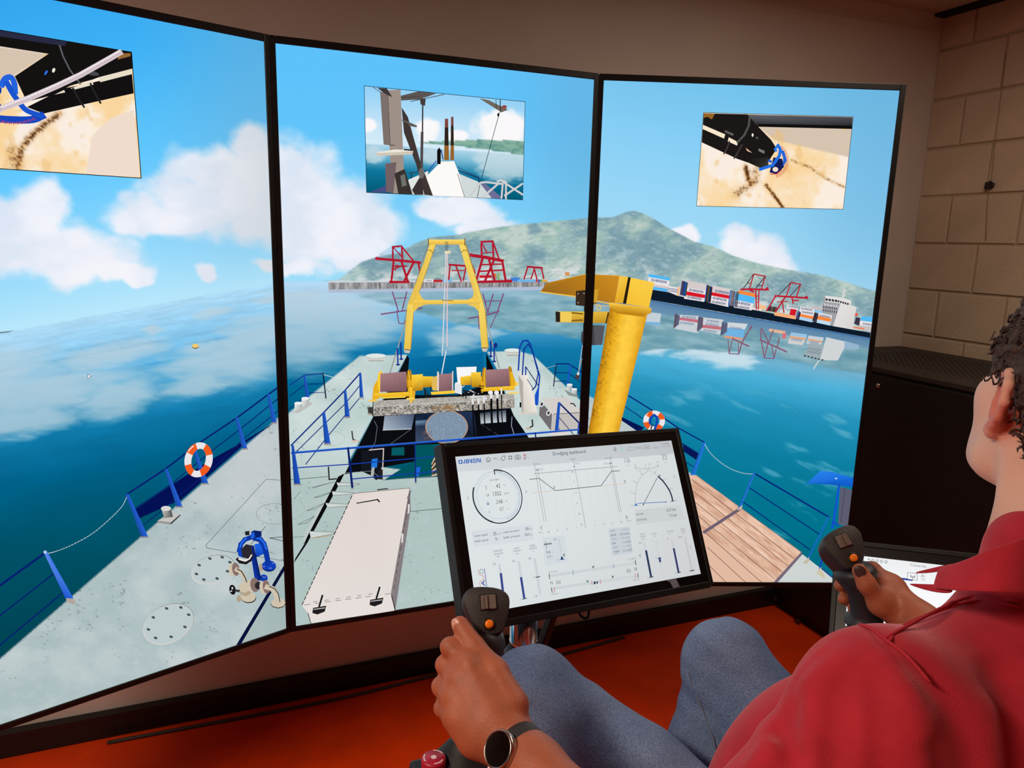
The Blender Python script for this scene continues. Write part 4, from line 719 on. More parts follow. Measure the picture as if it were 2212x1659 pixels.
c.poly([(1060, 650), (1160, 640), (1165, 690), (1120, 712), (1050, 680)], [(30, 27, 26), (44, 40, 38), (70, 64, 60), (50, 46, 44), (24, 22, 21)], zC)
for k in range(26):
    a = math.radians(-62 + k*5.4); x, y = 1195+78*math.cos(a), 660+92*math.sin(a); c.line([(x, y), (x+20*math.cos(a+.5), y+20*math.sin(a+.5))], 1, (206, 70, 60), zC)
c.poly([(1195, 640), (1250, 650), (1262, 700), (1215, 745), (1170, 735)], (20, 28, 84), zC); c.ell((1207, 716), 18, 15, (240, 226, 206), zC); c.poly([(1235, 590), (1262, 600), (1280, 660), (1255, 700), (1255, 640)], (40, 100, 214), zC)
c.line([(1222, 562), (1238, 590), (1232, 630), (1190, 690), (1110, 716)], 6.4, (34, 112, 228), zC); c.line([(1212, 600), (1205, 590), (1215, 575)], 5, (40, 120, 232), zC); c.line([(1165, 660), (1180, 668)], 5, (30, 96, 210), zC); c.line([(1175, 745), (1215, 745), (1245, 720)], 2, (200, 60, 60), zC)
# container ship on the horizon
c.poly([(60, 238), (250, 268), (335, 302), (600, 350), (1000, 425), (1400, 500), (1760, 580), (2125, 645), (2120, 692), (60, 336)], (12, 26, 42), zN)
c.line([(65, 345), (1000, 510), (2115, 700)], 3, (70, 112, 158), zN)
LB, OR, WH, RD = (84, 184, 242), (246, 136, 60), (230, 226, 228), (216, 26, 40)
CT = [([(50, 92), (252, 130), (244, 158), (46, 122)], LB), ([(46, 122), (244, 158), (236, 218), (40, 186)], WH), ([(90, 190), (232, 214), (228, 234), (86, 212)], (214, 196, 196)), ([(86, 212), (226, 234), (220, 262), (84, 240)], LB), ([(236, 206), (328, 222), (322, 300), (230, 262)], WH), ([(320, 216), (344, 218), (330, 300), (310, 296)], (240, 190, 150)),
      ([(412, 155), (598, 192), (586, 292), (394, 256)], (212, 202, 202)), ([(400, 220), (592, 250), (586, 292), (394, 256)], WH), ([(392, 254), (582, 290), (576, 322), (386, 290)], RD), ([(386, 290), (576, 322), (568, 356), (378, 326)], WH),
      ([(640, 200), (822, 236), (812, 300), (630, 262)], (216, 206, 206)), ([(630, 262), (812, 298), (804, 328), (626, 294)], RD), ([(626, 294), (804, 328), (794, 404), (606, 362)], WH),
      ([(892, 246), (1058, 282), (1046, 312), (882, 276)], OR), ([(882, 276), (1046, 312), (1032, 372), (866, 338)], LB), ([(866, 338), (1032, 372), (1012, 436), (844, 408)], WH), ([(1085, 380), (1150, 392), (1145, 430), (1080, 424)], (246, 190, 140)),
      ([(1010, 405), (1110, 425), (1105, 440), (1005, 425)], (236, 220, 214)), ([(1228, 448), (1430, 490), (1424, 520), (1222, 482)], (246, 176, 120)), ([(1345, 380), (1450, 402), (1444, 434), (1340, 416)], WH), ([(1378, 420), (1434, 428), (1418, 486), (1366, 476)], RD), ([(1470, 396), (1604, 424), (1590, 494), (1456, 468)], WH), ([(1456, 464), (1590, 492), (1584, 520), (1450, 492)], OR), ([(1450, 490), (1584, 518), (1578, 548), (1442, 518)], (170, 210, 240)), ([(1600, 430), (1690, 442), (1684, 462), (1596, 450)], (140, 200, 240)),
      ([(1642, 456), (1768, 482), (1760, 514), (1634, 488)], WH), ([(1634, 486), (1758, 512), (1750, 544), (1624, 518)], OR), ([(1624, 518), (1750, 544), (1744, 578), (1612, 548)], (190, 220, 242)), ([(1545, 392), (1690, 402), (1684, 440), (1600, 430)], (196, 190, 190)),
      ([(1180, 400), (1260, 410), (1240, 450), (1160, 440)], (90, 84, 100)), ([(2040, 490), (2150, 500), (2145, 545), (2030, 530)], LB), ([(2025, 530), (2145, 548), (2140, 590), (2020, 575)], WH), ([(2000, 575), (2140, 592), (2135, 640), (1995, 610)], (200, 190, 190)), ([(1975, 460), (2008, 462), (2000, 490), (1970, 485)], (236, 80, 50)), ([(1990, 500), (2030, 505), (2020, 580), (1970, 560)], (60, 50, 70)), ([(1960, 590), (2070, 600), (2060, 612), (1960, 600)], (240, 120, 70))]
for P, k in CT: c.poly(P, k, zN)
for (x0, x1, y0, y1) in ((348, 404, 160, 300), (578, 634, 200, 360), (798, 884, 250, 402), (1432, 1456, 440, 520), (1588, 1622, 455, 545), (1170, 1250, 395, 450)):
    for k in range(7):
        xa = x0+(x1-x0)*k/7; g = random.choice([(40, 40, 56), (60, 40, 60), (30, 60, 120), (120, 60, 40), (70, 90, 60), (30, 30, 40), (40, 90, 170)]); o_ = (k-3)*2.5; c.poly([(xa+12, y0+o_+random.uniform(0, 14)), (xa+9+12, y0+o_+6), (xa+9-8, y1+o_), (xa-8, y1-6+o_)], g, zN, False)
    c.L += 1
NB = (28, 56, 120)
for p, q_, h in (((72, 160), (212, 183), 22), ((235, 238), (318, 250), 14), ((233, 258), (316, 270), 14), ((426, 252), (556, 276), 22), ((410, 318), (538, 342), 22), ((668, 262), (794, 286), 22), ((648, 328), (774, 352), 22), ((640, 364), (764, 384), 20), ((878, 372), (994, 394), 22), ((868, 408), (986, 426), 20), ((1356, 404), (1444, 418), 16), ((1476, 424), (1576, 442), 18), ((1482, 458), (1582, 474), 18), ((1648, 490), (1744, 508), 18), ((2052, 568), (2132, 580), 18)): c.logo(p, q_, h, NB, zN)
c.poly([(1690, 310), (1842, 345), (1800, 560), (1770, 582), (1750, 575), (1766, 480), (1668, 452)], (158, 158, 164), zN); c.poly([(1846, 360), (1995, 404), (1952, 612), (1774, 582)], [(228, 224, 224), (222, 218, 218), (216, 212, 212), (224, 220, 220)], zN); c.poly([(1702, 296), (1870, 318), (1946, 346), (1938, 382), (1850, 372), (1700, 352)], (226, 222, 222), zN)
for k in range(4): c.poly([(1704+k*29, 322+k*4), (1726+k*29, 326+k*4), (1724+k*29, 346+k*4), (1703+k*29, 342+k*4)], (36, 38, 46), zN)
for k in range(5): c.poly([(1818+k*22, 340+k*6), (1834+k*22, 344+k*6), (1830+k*22, 362+k*6), (1815+k*22, 358+k*6)], (44, 46, 54), zN)
for r in range(2):
    for k in range(7): c.poly([(1684+k*20, 392+r*32+k*3), (1692+k*20, 393+r*32+k*3), (1688+k*20, 412+r*32+k*3), (1679+k*20, 410+r*32+k*3)], (60, 62, 70), zN, False)
    c.L += 1
for k in range(5): c.poly([(1690+k*28, 368+k*4), (1694+k*28, 366+k*4), (1712+k*28, 392+k*4), (1690+k*28, 388+k*4)], (216, 214, 216), zN)
c.line([(1882, 240), (1866, 320)], 3.6, (214, 214, 216), zN); c.line([(1856, 262), (1900, 258)], 2, (206, 206, 210), zN); c.line([(1868, 290), (1890, 300)], 2, (210, 210, 214), zN)
for P, w_ in (([(1030, 95), (1140, 116)], 2.6), ([(1032, 95), (990, 238)], 2.6), ([(1028, 98), (928, 238)], 1.8), ([(1138, 116), (1102, 242)], 2.6), ([(1136, 118), (1048, 234)], 1.8), ([(912, 240), (1000, 236), (1168, 242)], 4), ([(1050, 240), (1056, 424)], 2.8), ([(1080, 250), (1074, 424)], 2.6), ([(985, 236), (1030, 262)], 4), ([(970, 180), (998, 178)], 1.6), ([(1060, 200), (1110, 205)], 1.6), ([(1052, 300), (1080, 300)], 2), ([(1052, 360), (1078, 360)], 2),
              ([(1380, 174), (1472, 192)], 2.6), ([(1378, 176), (1336, 302)], 2.6), ([(1374, 180), (1258, 300)], 1.8), ([(1470, 192), (1430, 310)], 2.6), ([(1466, 196), (1366, 308)], 1.8), ([(1228, 300), (1340, 306), (1536, 320)], 3.8), ([(1234, 304), (1152, 440)], 3.2), ([(1325, 310), (1238, 446)], 3.2), ([(1296, 340), (1314, 456)], 2.8), ([(1390, 320), (1400, 370)], 3), ([(1250, 356), (1350, 352)], 2), ([(1400, 340), (1450, 345)], 3)): c.line(P, w_, (186, 32, 50) if w_ > 1.9 else (70, 40, 56), zN)
for p in ((1156, 234), (1524, 314)): c.ell(p, 16, 16, (190, 34, 56), zN)
for P in ([(1142, 118), (1170, 235)], [(1474, 194), (1535, 312)], [(1060, 105), (1140, 200)]): c.line(P, .7, (110, 100, 104), zN)
# reflections of the ship
for P, k in (([(322, 474), (528, 488), (508, 648), (292, 606)], (200, 208, 214)), ([(322, 498), (524, 524), (518, 552), (318, 522)], (196, 110, 124)), ([(552, 500), (748, 522), (716, 662), (528, 622)], (202, 208, 214)), ([(540, 566), (734, 590), (724, 618), (534, 596)], (196, 110, 124)), ([(786, 546), (975, 562), (950, 612), (778, 600)], (208, 214, 218)), ([(776, 598), (950, 612), (932, 698), (758, 672)], (112, 178, 226)), ([(756, 668), (930, 694), (922, 714), (752, 692)], (212, 158, 128)), ([(20, 450), (165, 465), (150, 570), (20, 545)], (196, 208, 216)), ([(20, 540), (150, 548), (148, 572), (20, 560)], (120, 180, 226)), ([(1180, 605), (1330, 630), (1320, 660), (1170, 630)], (226, 180, 150)), ([(1380, 640), (1530, 660), (1526, 690), (1372, 672)], (150, 196, 226)), ([(1372, 670), (1526, 690), (1490, 760), (1350, 745)], (206, 206, 206)), ([(1370, 672), (1520, 694), (1516, 712), (1366, 694)], (220, 168, 130)), ([(1545, 670), (1690, 690), (1660, 760), (1520, 745)], (196, 206, 214)), ([(1540, 700), (1675, 722), (1670, 740), (1536, 716)], (220, 168, 130)), ([(1300, 645), (1340, 650), (1330, 700), (1295, 700)], (206, 120, 130)), ([(1710, 686), (1908, 732), (1818, 905), (1648, 902)], (208, 212, 214)), ([(1560, 740), (1690, 760), (1650, 900), (1500, 860)], (156, 172, 178)), ([(1880, 720), (2020, 760), (2010, 800), (1880, 790)], (150, 180, 206))): c.poly(P, k, zN)
for (x0, x1, y0, y1) in ((280, 325, 465, 600), (500, 545, 490, 630), (720, 775, 540, 670)):
    for k in range(6): xa = x0+(x1-x0)*k/6; c.poly([(xa+14, y0+k*3), (xa+22, y0+k*3), (xa+10+3*(k % 2), y1-k*6), (xa-2, y1-k*6)], random.choice([(80, 84, 110), (90, 100, 130), (100, 84, 100)]), zN, False)
    c.L += 1
for p, q_ in (((345, 562), (470, 576)), ((586, 572), (704, 588)), ((566, 632), (684, 648)), ((806, 608), (918, 620)), ((365, 506), (490, 516)), ((596, 542), (706, 556)), ((1384, 716), (1484, 730)), ((1550, 740), (1640, 752))): c.logo((p[0], p[1]-22), (q_[0], q_[1]-22), 20, (110, 130, 166), zN, True)
for P, w_ in (([(1010, 580), (920, 740), (890, 845)], 2.6), ([(1016, 590), (990, 620)], 2), ([(830, 700), (985, 772)], 3.2), ([(800, 840), (790, 700)], 1.8), ([(800, 840), (892, 845)], 2), ([(830, 715), (800, 838)], 2), ([(885, 740), (890, 845)], 1.8), ([(1100, 605), (1098, 700), (1130, 880)], 2.4), ([(1215, 620), (1160, 760), (1130, 878)], 2.4), ([(1090, 710), (1200, 760), (1340, 824)], 3.2), ([(1130, 880), (1220, 886), (1240, 800)], 2.2), ([(1200, 770), (1220, 886)], 2), ([(1270, 690), (1250, 780)], 2.6), ([(1110, 610), (1170, 740)], 2.4)): c.line(P, w_, (136, 88, 112), zN)
for P in ([(1500, 858), (1700, 905)],): c.line(P, 3, (60, 70, 80), zN, dash=(5, 3))
c.line([(1640, 905), (1592, 980)], 3, (200, 210, 214), zN)
for r in range(2):
    for k in range(7): c.line([(1545+k*18, 780+r*30+k*3), (1535+k*18, 800+r*30+k*3)], 1.2, (96, 110, 120), zN)
# crane pillar
boom(c)
c.poly([(500, 282), (532, 106), (592, 116), (562, 284)], [(226, 170, 40), (248, 202, 80), (244, 196, 60), (224, 166, 40)], zJ); c.poly([(588, 114), (606, 118), (576, 288), (554, 284)], (34, 26, 18), zJ); c.poly([(604, 118), (756, 150), (722, 312), (574, 288)], [(252, 206, 66), (250, 204, 74), (246, 196, 60), (244, 190, 50)], zJ)
L0, R0, L1, R1 = (470, 312), (712, 352), (328, 1130), (524, 1130); sh = [(0, (176, 116, 20)), (.08, (206, 146, 24)), (.25, (236, 176, 36)), (.5, (254, 206, 70)), (.75, (250, 198, 62)), (.92, (232, 172, 40)), (1, (214, 154, 34))]
def pillar(X, Y, U, V): return stops(U, sh)*(1+.10*(fbm(X/9, Y/12, 4, 981)-.5))[:, None]*(1-.22*(sst(.62, .75, fbm(X/3.2, Y/4, 3, 983))*(1-sst(.1, .6, U)))[:, None])
c.grid([c.st(p) for p in zJ([L0, R0, R1, L1])], 40, 90, pillar)
for k in range(60):
    u = abs(random.gauss(0, .22)); t = random.random()
    if u < .95: x = (L0[0]+(R0[0]-L0[0])*u)*(1-t)+(L1[0]+(R1[0]-L1[0])*u)*t; y = (L0[1]+(R0[1]-L0[1])*u)*(1-t)+(L1[1]+(R1[1]-L1[1])*u)*t; c.poly([(x, y), (x+4, y+1), (x+3, y+5), (x-1, y+3)], random.choice([(160, 112, 30), (140, 98, 30), (180, 122, 24)]), zJ, False)
c.L += 1
c.poly([(464, 278), (738, 314), (734, 350), (700, 356), (520, 336), (464, 308)], [(250, 206, 80), (240, 190, 60), (206, 150, 34), (196, 140, 30), (200, 146, 30), (214, 160, 40)], zJ); c.poly([(470, 310), (520, 336), (700, 356), (690, 372), (520, 350), (470, 322)], (190, 132, 24), zJ)
# rails right
c.poly([(548, 1018), (690, 1086), (660, 1118), (545, 1040)], (6, 22, 84), zJ); c.poly([(940, 1186), (1052, 1256), (1038, 1302), (946, 1240)], (6, 22, 84), zJ)
c.line([(590, 880), (760, 985), (905, 1085), (1082, 1182)], 2.8, (8, 36, 120), zJ); c.line([(568, 950), (700, 1040), (1050, 1260)], 1.8, (10, 40, 120), zJ); c.line([(960, 1310), (1030, 1350)], 1.8, (10, 40, 120), zJ)
lifebuoy(c, (755, 1042), 70, 66, 36, 36, zJ, 0, 10); c.line([(728, 1060), (735, 1020), (755, 1004), (775, 1020), (772, 1060), (760, 1095)], 5, (14, 70, 176), zJ); c.line([(740, 1075), (735, 1095)], 3, (60, 60, 66), zJ)
post(c, (1080, 1180), (1004, 1392), 20, 30, (34, 124, 226), zJ, False)
c.line(spline([(1082, 1192), (1110, 1240), (1170, 1300), (1250, 1352), (1330, 1380), (1392, 1386)], 6), 1.5, (176, 200, 206), zJ, dash=(3, 1))
def wood(X, Y, U, V): return stops(fbm((X+Y*.2)/30, (Y-X*.75)/6, 4, 991), [(.3, (206, 160, 134)), (.5, (226, 184, 158)), (.7, (236, 200, 178))])*(1+.08*(fbm(X/10, Y/10, 4, 993)-.5))[:, None]
WD = zL([(76, 90), (866, 668), (662, 892), (-300, 1000), (-500, 300)])
def wfn(X, Y, U, V): return wood(X, Y, U, V)
c.poly(zL([(76, 90), (866, 668), (660, 895), (-260, 895), (-260, 90)]), (226, 186, 162))
_q = [c.st(p) for p in zL([(76, 92), (864, 668), (662, 890), (-40, 400)])]; c.grid([_q[0], _q[1], _q[2], _q[3]], 60, 40, wfn)
for a, b in (((48, 122), (812, 712)), ((58, 208), (768, 768)), ((72, 290), (716, 806)), ((100, 395), (668, 866)), ((135, 505), (570, 890)), ((165, 628), (450, 890)), ((180, 765), (305, 890))): c.line([a, b], 1.2, (112, 76, 62), zL)
c.line([(80, 90), (866, 664)], 1, (170, 130, 110), zL)
c.poly([(126, 510), (395, 335), (412, 352), (140, 528)], (112, 96, 112), zL); c.poly([(866, 660), (872, 684), (686, 892), (654, 892)], (118, 104, 120), zL); c.poly([(874, 680), (1135, 882), (1130, 892), (686, 892)], (206, 212, 210), zL)
for a, b, w_ in (((515, 76), (1070, 402), 3.2), ((475, 182), (1000, 530), 2.2), ((432, 290), (930, 646), 2.2)): c.line([a, b], w_, (6, 36, 118), zL)
post(c, (516, 72), (402, 335), 14, 18, (40, 120, 226), zL, False); c.poly([(388, 345), (425, 312), (424, 332), (392, 352)], (206, 190, 176), zL); c.line([(1068, 402), (905, 735)], 2.6, (30, 100, 210), zL); c.poly([(880, 738), (925, 700), (922, 730), (900, 755)], (196, 184, 160), zL)
c.poly([(1155, 178), (1248, 200), (1215, 475), (1138, 455)], (92, 92, 112), zL); c.line([(1190, 190), (1158, 440)], 1, (50, 50, 66), zL); c.line([(1146, 170), (1098, 480)], 5, (16, 84, 206), zL); c.line([(1098, 440), (1140, 460)], 4, (16, 70, 190), zL); c.line([(1030, 660), (1000, 800)], 4, (20, 70, 180), zL); c.line([(1010, 780), (1135, 885)], 2.6, (20, 60, 140), zL); c.poly([(975, 820), (1010, 775), (1020, 800), (1045, 850), (1035, 862)], (206, 196, 170), zL)
c.poly([(872, 182), (1004, 58), (1085, 64), (1252, 108), (1250, 176), (1080, 160), (960, 152), (905, 155)], [(20, 96, 206), (40, 130, 236), (30, 120, 230), (24, 108, 220), (16, 90, 200), (14, 86, 196), (24, 100, 212), (30, 110, 220)], zL); c.ell((1124, 114), 10, 5, (200, 220, 246), zL)
# ---------------- housings
M_bez = mat('display_bezel', (12, 12, 13), 0.45, noise=(40, .1), spec=.3); M_back = mat('display_back', (16, 16, 18), 0.6, noise=(20, .1)); M_glassy = mat('panel_black', (4, 4, 5), 0.3, spec=.3)
LBL = ['tall portrait display on the left showing open sea, lifebuoy rail and steel deck', 'tall portrait display in the middle showing the yellow A-frame and winches', 'tall portrait display on the right showing the container ship and yellow crane pillar']
for i, c in enumerate(CV):
    root = thing('display_monitor', c.o + c.u*c.W/2 + c.v*c.H + c.n*-.03, LBL[i], 'monitor', 'three tall portrait displays')
    M = frame(c.o, c.u, c.n, -c.v)           # x right, y towards viewer, z up
    bl_, br_, bt, bb = (.0125, .0125, .0165, .0145)
    if i == 2: br_ = .016
    if i == 0: bl_ = .016
    parts = []
    for nm, lo, hi in (('bezel_side', (-bl_, -.03, -c.H-bb), (0, .004, bt)), ('bezel_side', (c.W, -.03, -c.H-bb), (c.W+br_, .004, bt)), ('bezel_top', (0, -.03, 0), (c.W, .004, bt)), ('bezel_bottom', (0, -.03, -c.H-bb), (c.W, .004, -c.H))):
        parts.append(box(nm, lo, hi, M_bez, None, M, .0015, 1))
    parts.append(box('back_panel', (-.004, -.055, -c.H-.008), (c.W+.004, -.004, .008), M_back, None, M, .006, 1))
    bm = bmesh.new(); add_box(bm, (c.W/2-.2, -.075, -c.H/2-.2), (c.W/2+.2, -.055, -c.H/2+.2), M, .003)
    mid = c.o + c.u*c.W/2 + c.v*c.H/2 - c.n*.07; wall = np.array([mid[0]+.0, WALL_Y-.01, mid[2]]); add_tube(bm, [mid, wall], .03, 12); add_box(bm, (wall[0]-.15, WALL_Y-.012, wall[2]-.15), (wall[0]+.15, WALL_Y-.001, wall[2]+.15)); parts.append(bm_obj('wall_bracket', bm, M_back))
    adopt(root, parts); c.build('screen', root)
# ------------------------------------------------------------------ furniture: touch panels, rack, joysticks, seat
def _axes(yaw, p, r):
    f = np.array([math.sin(yaw)*math.cos(p), math.cos(yaw)*math.cos(p), math.sin(p)]); rt = np.array([math.cos(yaw), -math.sin(yaw), 0]); up = np.cross(rt, f)
    return _rz(math.cos(r)*rt+math.sin(r)*up), _rz(-math.sin(r)*rt+math.cos(r)*up), _rz(f)
GR = (84, 88, 92); G5 = (150, 154, 158); INK = (40, 44, 52); DB = (38, 52, 110)
# --- dredging dashboard panel
dr, du, df = _axes(-.4834, -.4952, -.0441); dc = cam_to_room((.1403, 1.29, -.5049)); DW, DH = .476, .26775
dash = Canvas(dc - dr*DW/2 + du*DH/2, dr, -du, DW, DH); c = dash
def dbg(X, Y, U, V): return stops(U*.6+V*.4, [(0, (222, 228, 230)), (.4, (221, 227, 229)), (1, (206, 209, 211))])
c.grid([(0, 0), (DW, 0), (DW, DH), (0, DH)], 24, 14, dbg)
c.poly_st([(0, 0), (DW, 0), (DW, .0275), (0, .0275)], [(208, 214, 219), (192, 196, 200), (194, 198, 202), (210, 216, 220)])
c.logo((180, 362), (588, 330), 78, (28, 84, 184), zP)
c.text('Dredging dashboard', (1905, 205), 52, (70, 74, 78), zP, sx=.94)
def ln(P, w, k, fr, **a): c.line(P, w, k, fr, **a)
ln([(678, 272), (720, 236), (760, 268)], 1, GR, zP); ln([(688, 265), (693, 322), (752, 318), (748, 260)], 1, GR, zP); ln([(712, 318), (712, 290), (730, 289), (732, 316)], .9, GR, zP)
ln([(845, 240), (815, 262), (848, 282)], 1, G5, zP); ln([(815, 262), (868, 258), (900, 290)], 1, G5, zP)
ln([(948, 270), (985, 215), (1028, 210), (1034, 250), (992, 304), (948, 270)], 1, GR, zP); c.ell((1012, 230), 6, 6, GR, zP)
for k in range(4): c.ell((1124, 244), 40, 42, (30, 32, 36), zP, 0, 8, 25+k*90, 65+k*90, (22, 23))
c.ell((1124, 244), 40, 42, G5, zP, 0, 30, 0, 360, (37, 39)); c.ell((1124, 244), 22, 23, G5, zP, 0, 24, 0, 360, (19, 20))
ln([(1206, 215), (1232, 212), (1240, 192), (1270, 190), (1280, 208), (1304, 206), (1308, 270), (1212, 276)], 1, GR, zP, closed=True); c.ell((1258, 242), 26, 28, GR, zP, 0, 24, 0, 360, (21, 23)); c.ell((1258, 242), 13, 14, (120, 140, 160), zP)
ln([(1366, 216), (1384, 178), (1408, 214)], 1.2, (196, 50, 66), zP, closed=True); ln([(1370, 252), (1384, 272), (1418, 236)], 1.2, (110, 30, 40), zP); c.text('1', (1440, 196), 26, G5, zP); c.text('0', (1448, 266), 26, G5, zP)
for (x, y) in ((868, 215), (872, 240)): c.ell((x, y), 20, 22, GR, zQ, 0, 20, 0, 360, (15, 17))
c.poly([(945, 205), (980, 195), (1012, 215), (1000, 255), (965, 258), (948, 235)], (176, 206, 200), zQ); c.text('P-L', (946, 192), 18, (120, 170, 150), zQ)
for P in ([(1048, 214), (1078, 210)], [(1080, 212), (1108, 178)], [(1112, 206), (1160, 202)], [(1052, 244), (1166, 238)], [(1186, 175), (1192, 236)], [(1190, 185), (1230, 196), (1300, 188)], [(1194, 226), (1240, 212), (1304, 210)], [(1300, 178), (1304, 240)], [(1320, 164), (1420, 155)], [(1326, 218), (1440, 214)], [(1340, 175), (1340, 205), (1400, 200), (1400, 170)], [(1340, 190), (1430, 184)], [(1515, 150), (1518, 212)], [(1470, 190), (1518, 214), (1568, 184)]): ln(P, .9, G5, zQ)
c.text('11:14:04', (1612, 158), 26, GR, zQ, sx=.9); c.text('12-03-2025', (1606, 200), 26, G5, zQ, sx=.9)
# main engine dial
cc = np.mean([c.st(p) for p in zP([(880, 450), (905, 1455), (425, 935), (1340, 985)])], axis=0); R0 = .5*np.linalg.norm(c.st(zP([(425, 935)])[0])-c.st(zP([(1340, 985)])[0]))
def arc(r, w, a0, a1, k, n=64):
    A = np.radians(np.linspace(a0, a1, n)); P = [cc+(r+w/2)*np.array([math.sin(t), -math.cos(t)]) for t in A] + [cc+(r-w/2)*np.array([math.sin(t), -math.cos(t)]) for t in A[::-1]]
    for i in range(n-1): c.poly_st([P[i], P[i+1], P[2*n-2-i], P[2*n-1-i]], k, False)
    c.L += 1
arc(R0*.94, R0*.09, 0, 360, (214, 222, 226)); arc(R0*.925, R0*.012, -60, 0, (190, 196, 200)); arc(R0*.98, R0*.05, 0, 295, (28, 36, 48)); arc(R0*.905, R0*.016, 0, 165, (120, 146, 172)); arc(R0*.83, R0*.014, 5, 345, (168, 188, 212)); arc(R0*.95, R0*.03, 20, 200, (240, 244, 250))
c.poly_st([cc+R0*np.array(p) for p in ((0, -1), (.035, -1), (.035, -.8), (0, -.8))], (28, 36, 48))
c.text('main engine', (745, 672), 26, GR, zP, sx=.86); c.text('42', (862, 802), 56, (76, 80, 84), zP, sx=.9); c.text('°C', (990, 778), 34, G5, zP, sx=.8); c.text('1352', (795, 950), 60, (66, 70, 74), zP, sx=.86); c.text('rpm', (1010, 922), 40, G5, zP, sx=.9); c.text('248', (864, 1098), 60, (110, 114, 118), zP, sx=.86); c.text('l/h', (1034, 1060), 32, G5, zP, sx=.9); c.text('87', (930, 1230), 58, G5, zP, sx=.9); c.text('%', (1062, 1200), 26, G5, zP)
ln([(672, 768), (680, 830)], 1, GR, zP); ln([(662, 770), (690, 768)], .7, GR, zP); c.ell((702, 958), 42, 42, GR, zP, 0, 16, 20, 165, (37, 37)); ln([(700, 960), (722, 928)], 1, GR, zP); ln([(692, 1062), (726, 1060), (730, 1108), (696, 1112)], .8, (130, 160, 190), zP, closed=True); c.poly([(697, 1084), (728, 1082), (730, 1108), (698, 1111)], (70, 130, 180), zP); ln([(745, 1215), (730, 1245), (745, 1240), (732, 1270)], .8, G5, zP)
ln([(352, 962), (326, 990), (362, 1020)], 1, G5, zP); ln([(1400, 846), (1430, 872), (1398, 900)], 1, G5, zP)
# cross profile
for k in range(11):
    u0 = zK([(760+k*66, 330-k*6.0)])[0]; u1 = zK([(822+k*66, 800-k*7.2)])[0]; ln([u0, u1], .6, (206, 212, 214), None)
ln([(770, 392), (1395, 338)], .9, (130, 136, 140), zK); ln([(738, 434), (808, 427), (928, 518), (1272, 482), (1348, 374), (1412, 370)], 1.2, (52, 56, 60), zK); ln([(755, 538), (920, 519)], .9, (222, 190, 150), zK); ln([(1280, 484), (1432, 468)], .9, (222, 190, 150), zK)
for P in ([(770, 308), (846, 750)], [(796, 350), (862, 746)], [(1066, 300), (1155, 785)], [(1340, 262), (1422, 680)], [(1334, 300), (1408, 682)]): ln(P, .8, (120, 126, 130), zK)
c.ell((922, 495), 8, 9, (90, 94, 98), zK, 0, 12, 0, 360, (5, 6)); ln([(786, 366), (800, 364)], 1.4, INK, zK); ln([(1336, 316), (1350, 315)], 1.4, INK, zK); c.ell((1069, 340), 4, 4, INK, zK)
for t, p in (('35.0 m', (778, 328)), ('3.0 m', (802, 368)), ('270.0°', (1042, 292)), ('5.0 m', (1076, 324)), ('30.0 m', (1300, 286)), ('2.0 m', (1296, 324)), ('CD', (1046, 386)), ('7', (1066, 460)), ('14', (1074, 542)), ('21', (1088, 620)), ('28', (1102, 700)), ('35', (1118, 780)), ('0', (1150, 798)), ('35 m', (804, 840)), ('28', (870, 834)), ('21', (940, 824)), ('14', (1010, 814)), ('7', (1086, 804)), ('7', (1220, 786)), ('14', (1284, 778)), ('21', (1350, 770)), ('28', (1414, 762)), ('35 m', (1464, 752))): c.text(t, p, 11.5, (128, 134, 138), zK, sx=.9)
ln([(832, 782), (818, 796), (832, 810)], 1, GR, zK); ln([(1454, 440), (1440, 452), (1455, 465)], 1, G5, zK); ln([(1452, 706), (1464, 712), (1456, 726), (1470, 720)], 1, GR, zK)
# density / velocity gauge
c.text('density', (1005, 380), 22, G5, zQ); c.text('1.05', (1012, 445), 46, (110, 114, 118), zQ, sx=.9); c.text('t/m³', (1048, 498), 20, G5, zQ); c.text('velocity', (1600, 332), 22, GR, zQ); c.text('5.2', (1630, 394), 46, (90, 94, 98), zQ, sx=.9); c.text('m/s', (1656, 446), 20, G5, zQ)
ln([(1200, 525), (1400, 545), (1550, 500)], 3, (200, 204, 206), zQ); ln(spline([(1410, 560), (1300, 640), (1230, 760), (1200, 900), (1190, 1085)], 5), 2.6, (200, 204, 206), zQ); ln(spline([(1210, 530), (1350, 545), (1460, 590), (1560, 665)], 5), 2.6, (204, 208, 210), zQ)
ln(spline([(1555, 660), (1640, 745), (1720, 860), (1765, 960), (1785, 1045)], 6), 3.4, (34, 40, 66), zQ); ln([(1755, 1056), (1822, 1048)], 1.2, INK, zQ); ln([(1540, 680), (1318, 1108)], 1.2, (70, 74, 80), zQ); c.ell((1318, 1108), 10, 10, INK, zQ); ln([(1228, 1088), (1680, 1066)], 1.4, (80, 120, 190), zQ); c.ell((1680, 1066), 10, 10, (50, 90, 160), zQ)
c.poly([(1186, 1092), (1212, 1090), (1214, 1112), (1240, 1116), (1240, 1124), (1168, 1128), (1168, 1120), (1186, 1116)], (56, 120, 190), zQ); c.poly([(1560, 615), (1575, 640), (1605, 645), (1585, 658), (1566, 645)], (70, 90, 50), zQ)
for t, p in (('2.0', (1522, 446)), ('10', (1172, 488)), ('8', (1348, 496)), ('1.8', (1392, 480)), ('1.6', (1240, 586)), ('6', (1515, 568)), ('1.4', (1142, 758)), ('4', (1672, 708)), ('2', (1770, 868)), ('1.2', (1104, 932)), ('1.0', (1112, 1140)), ('0', (1838, 1050))): c.text(t, p, 24, (150, 154, 158), zQ)
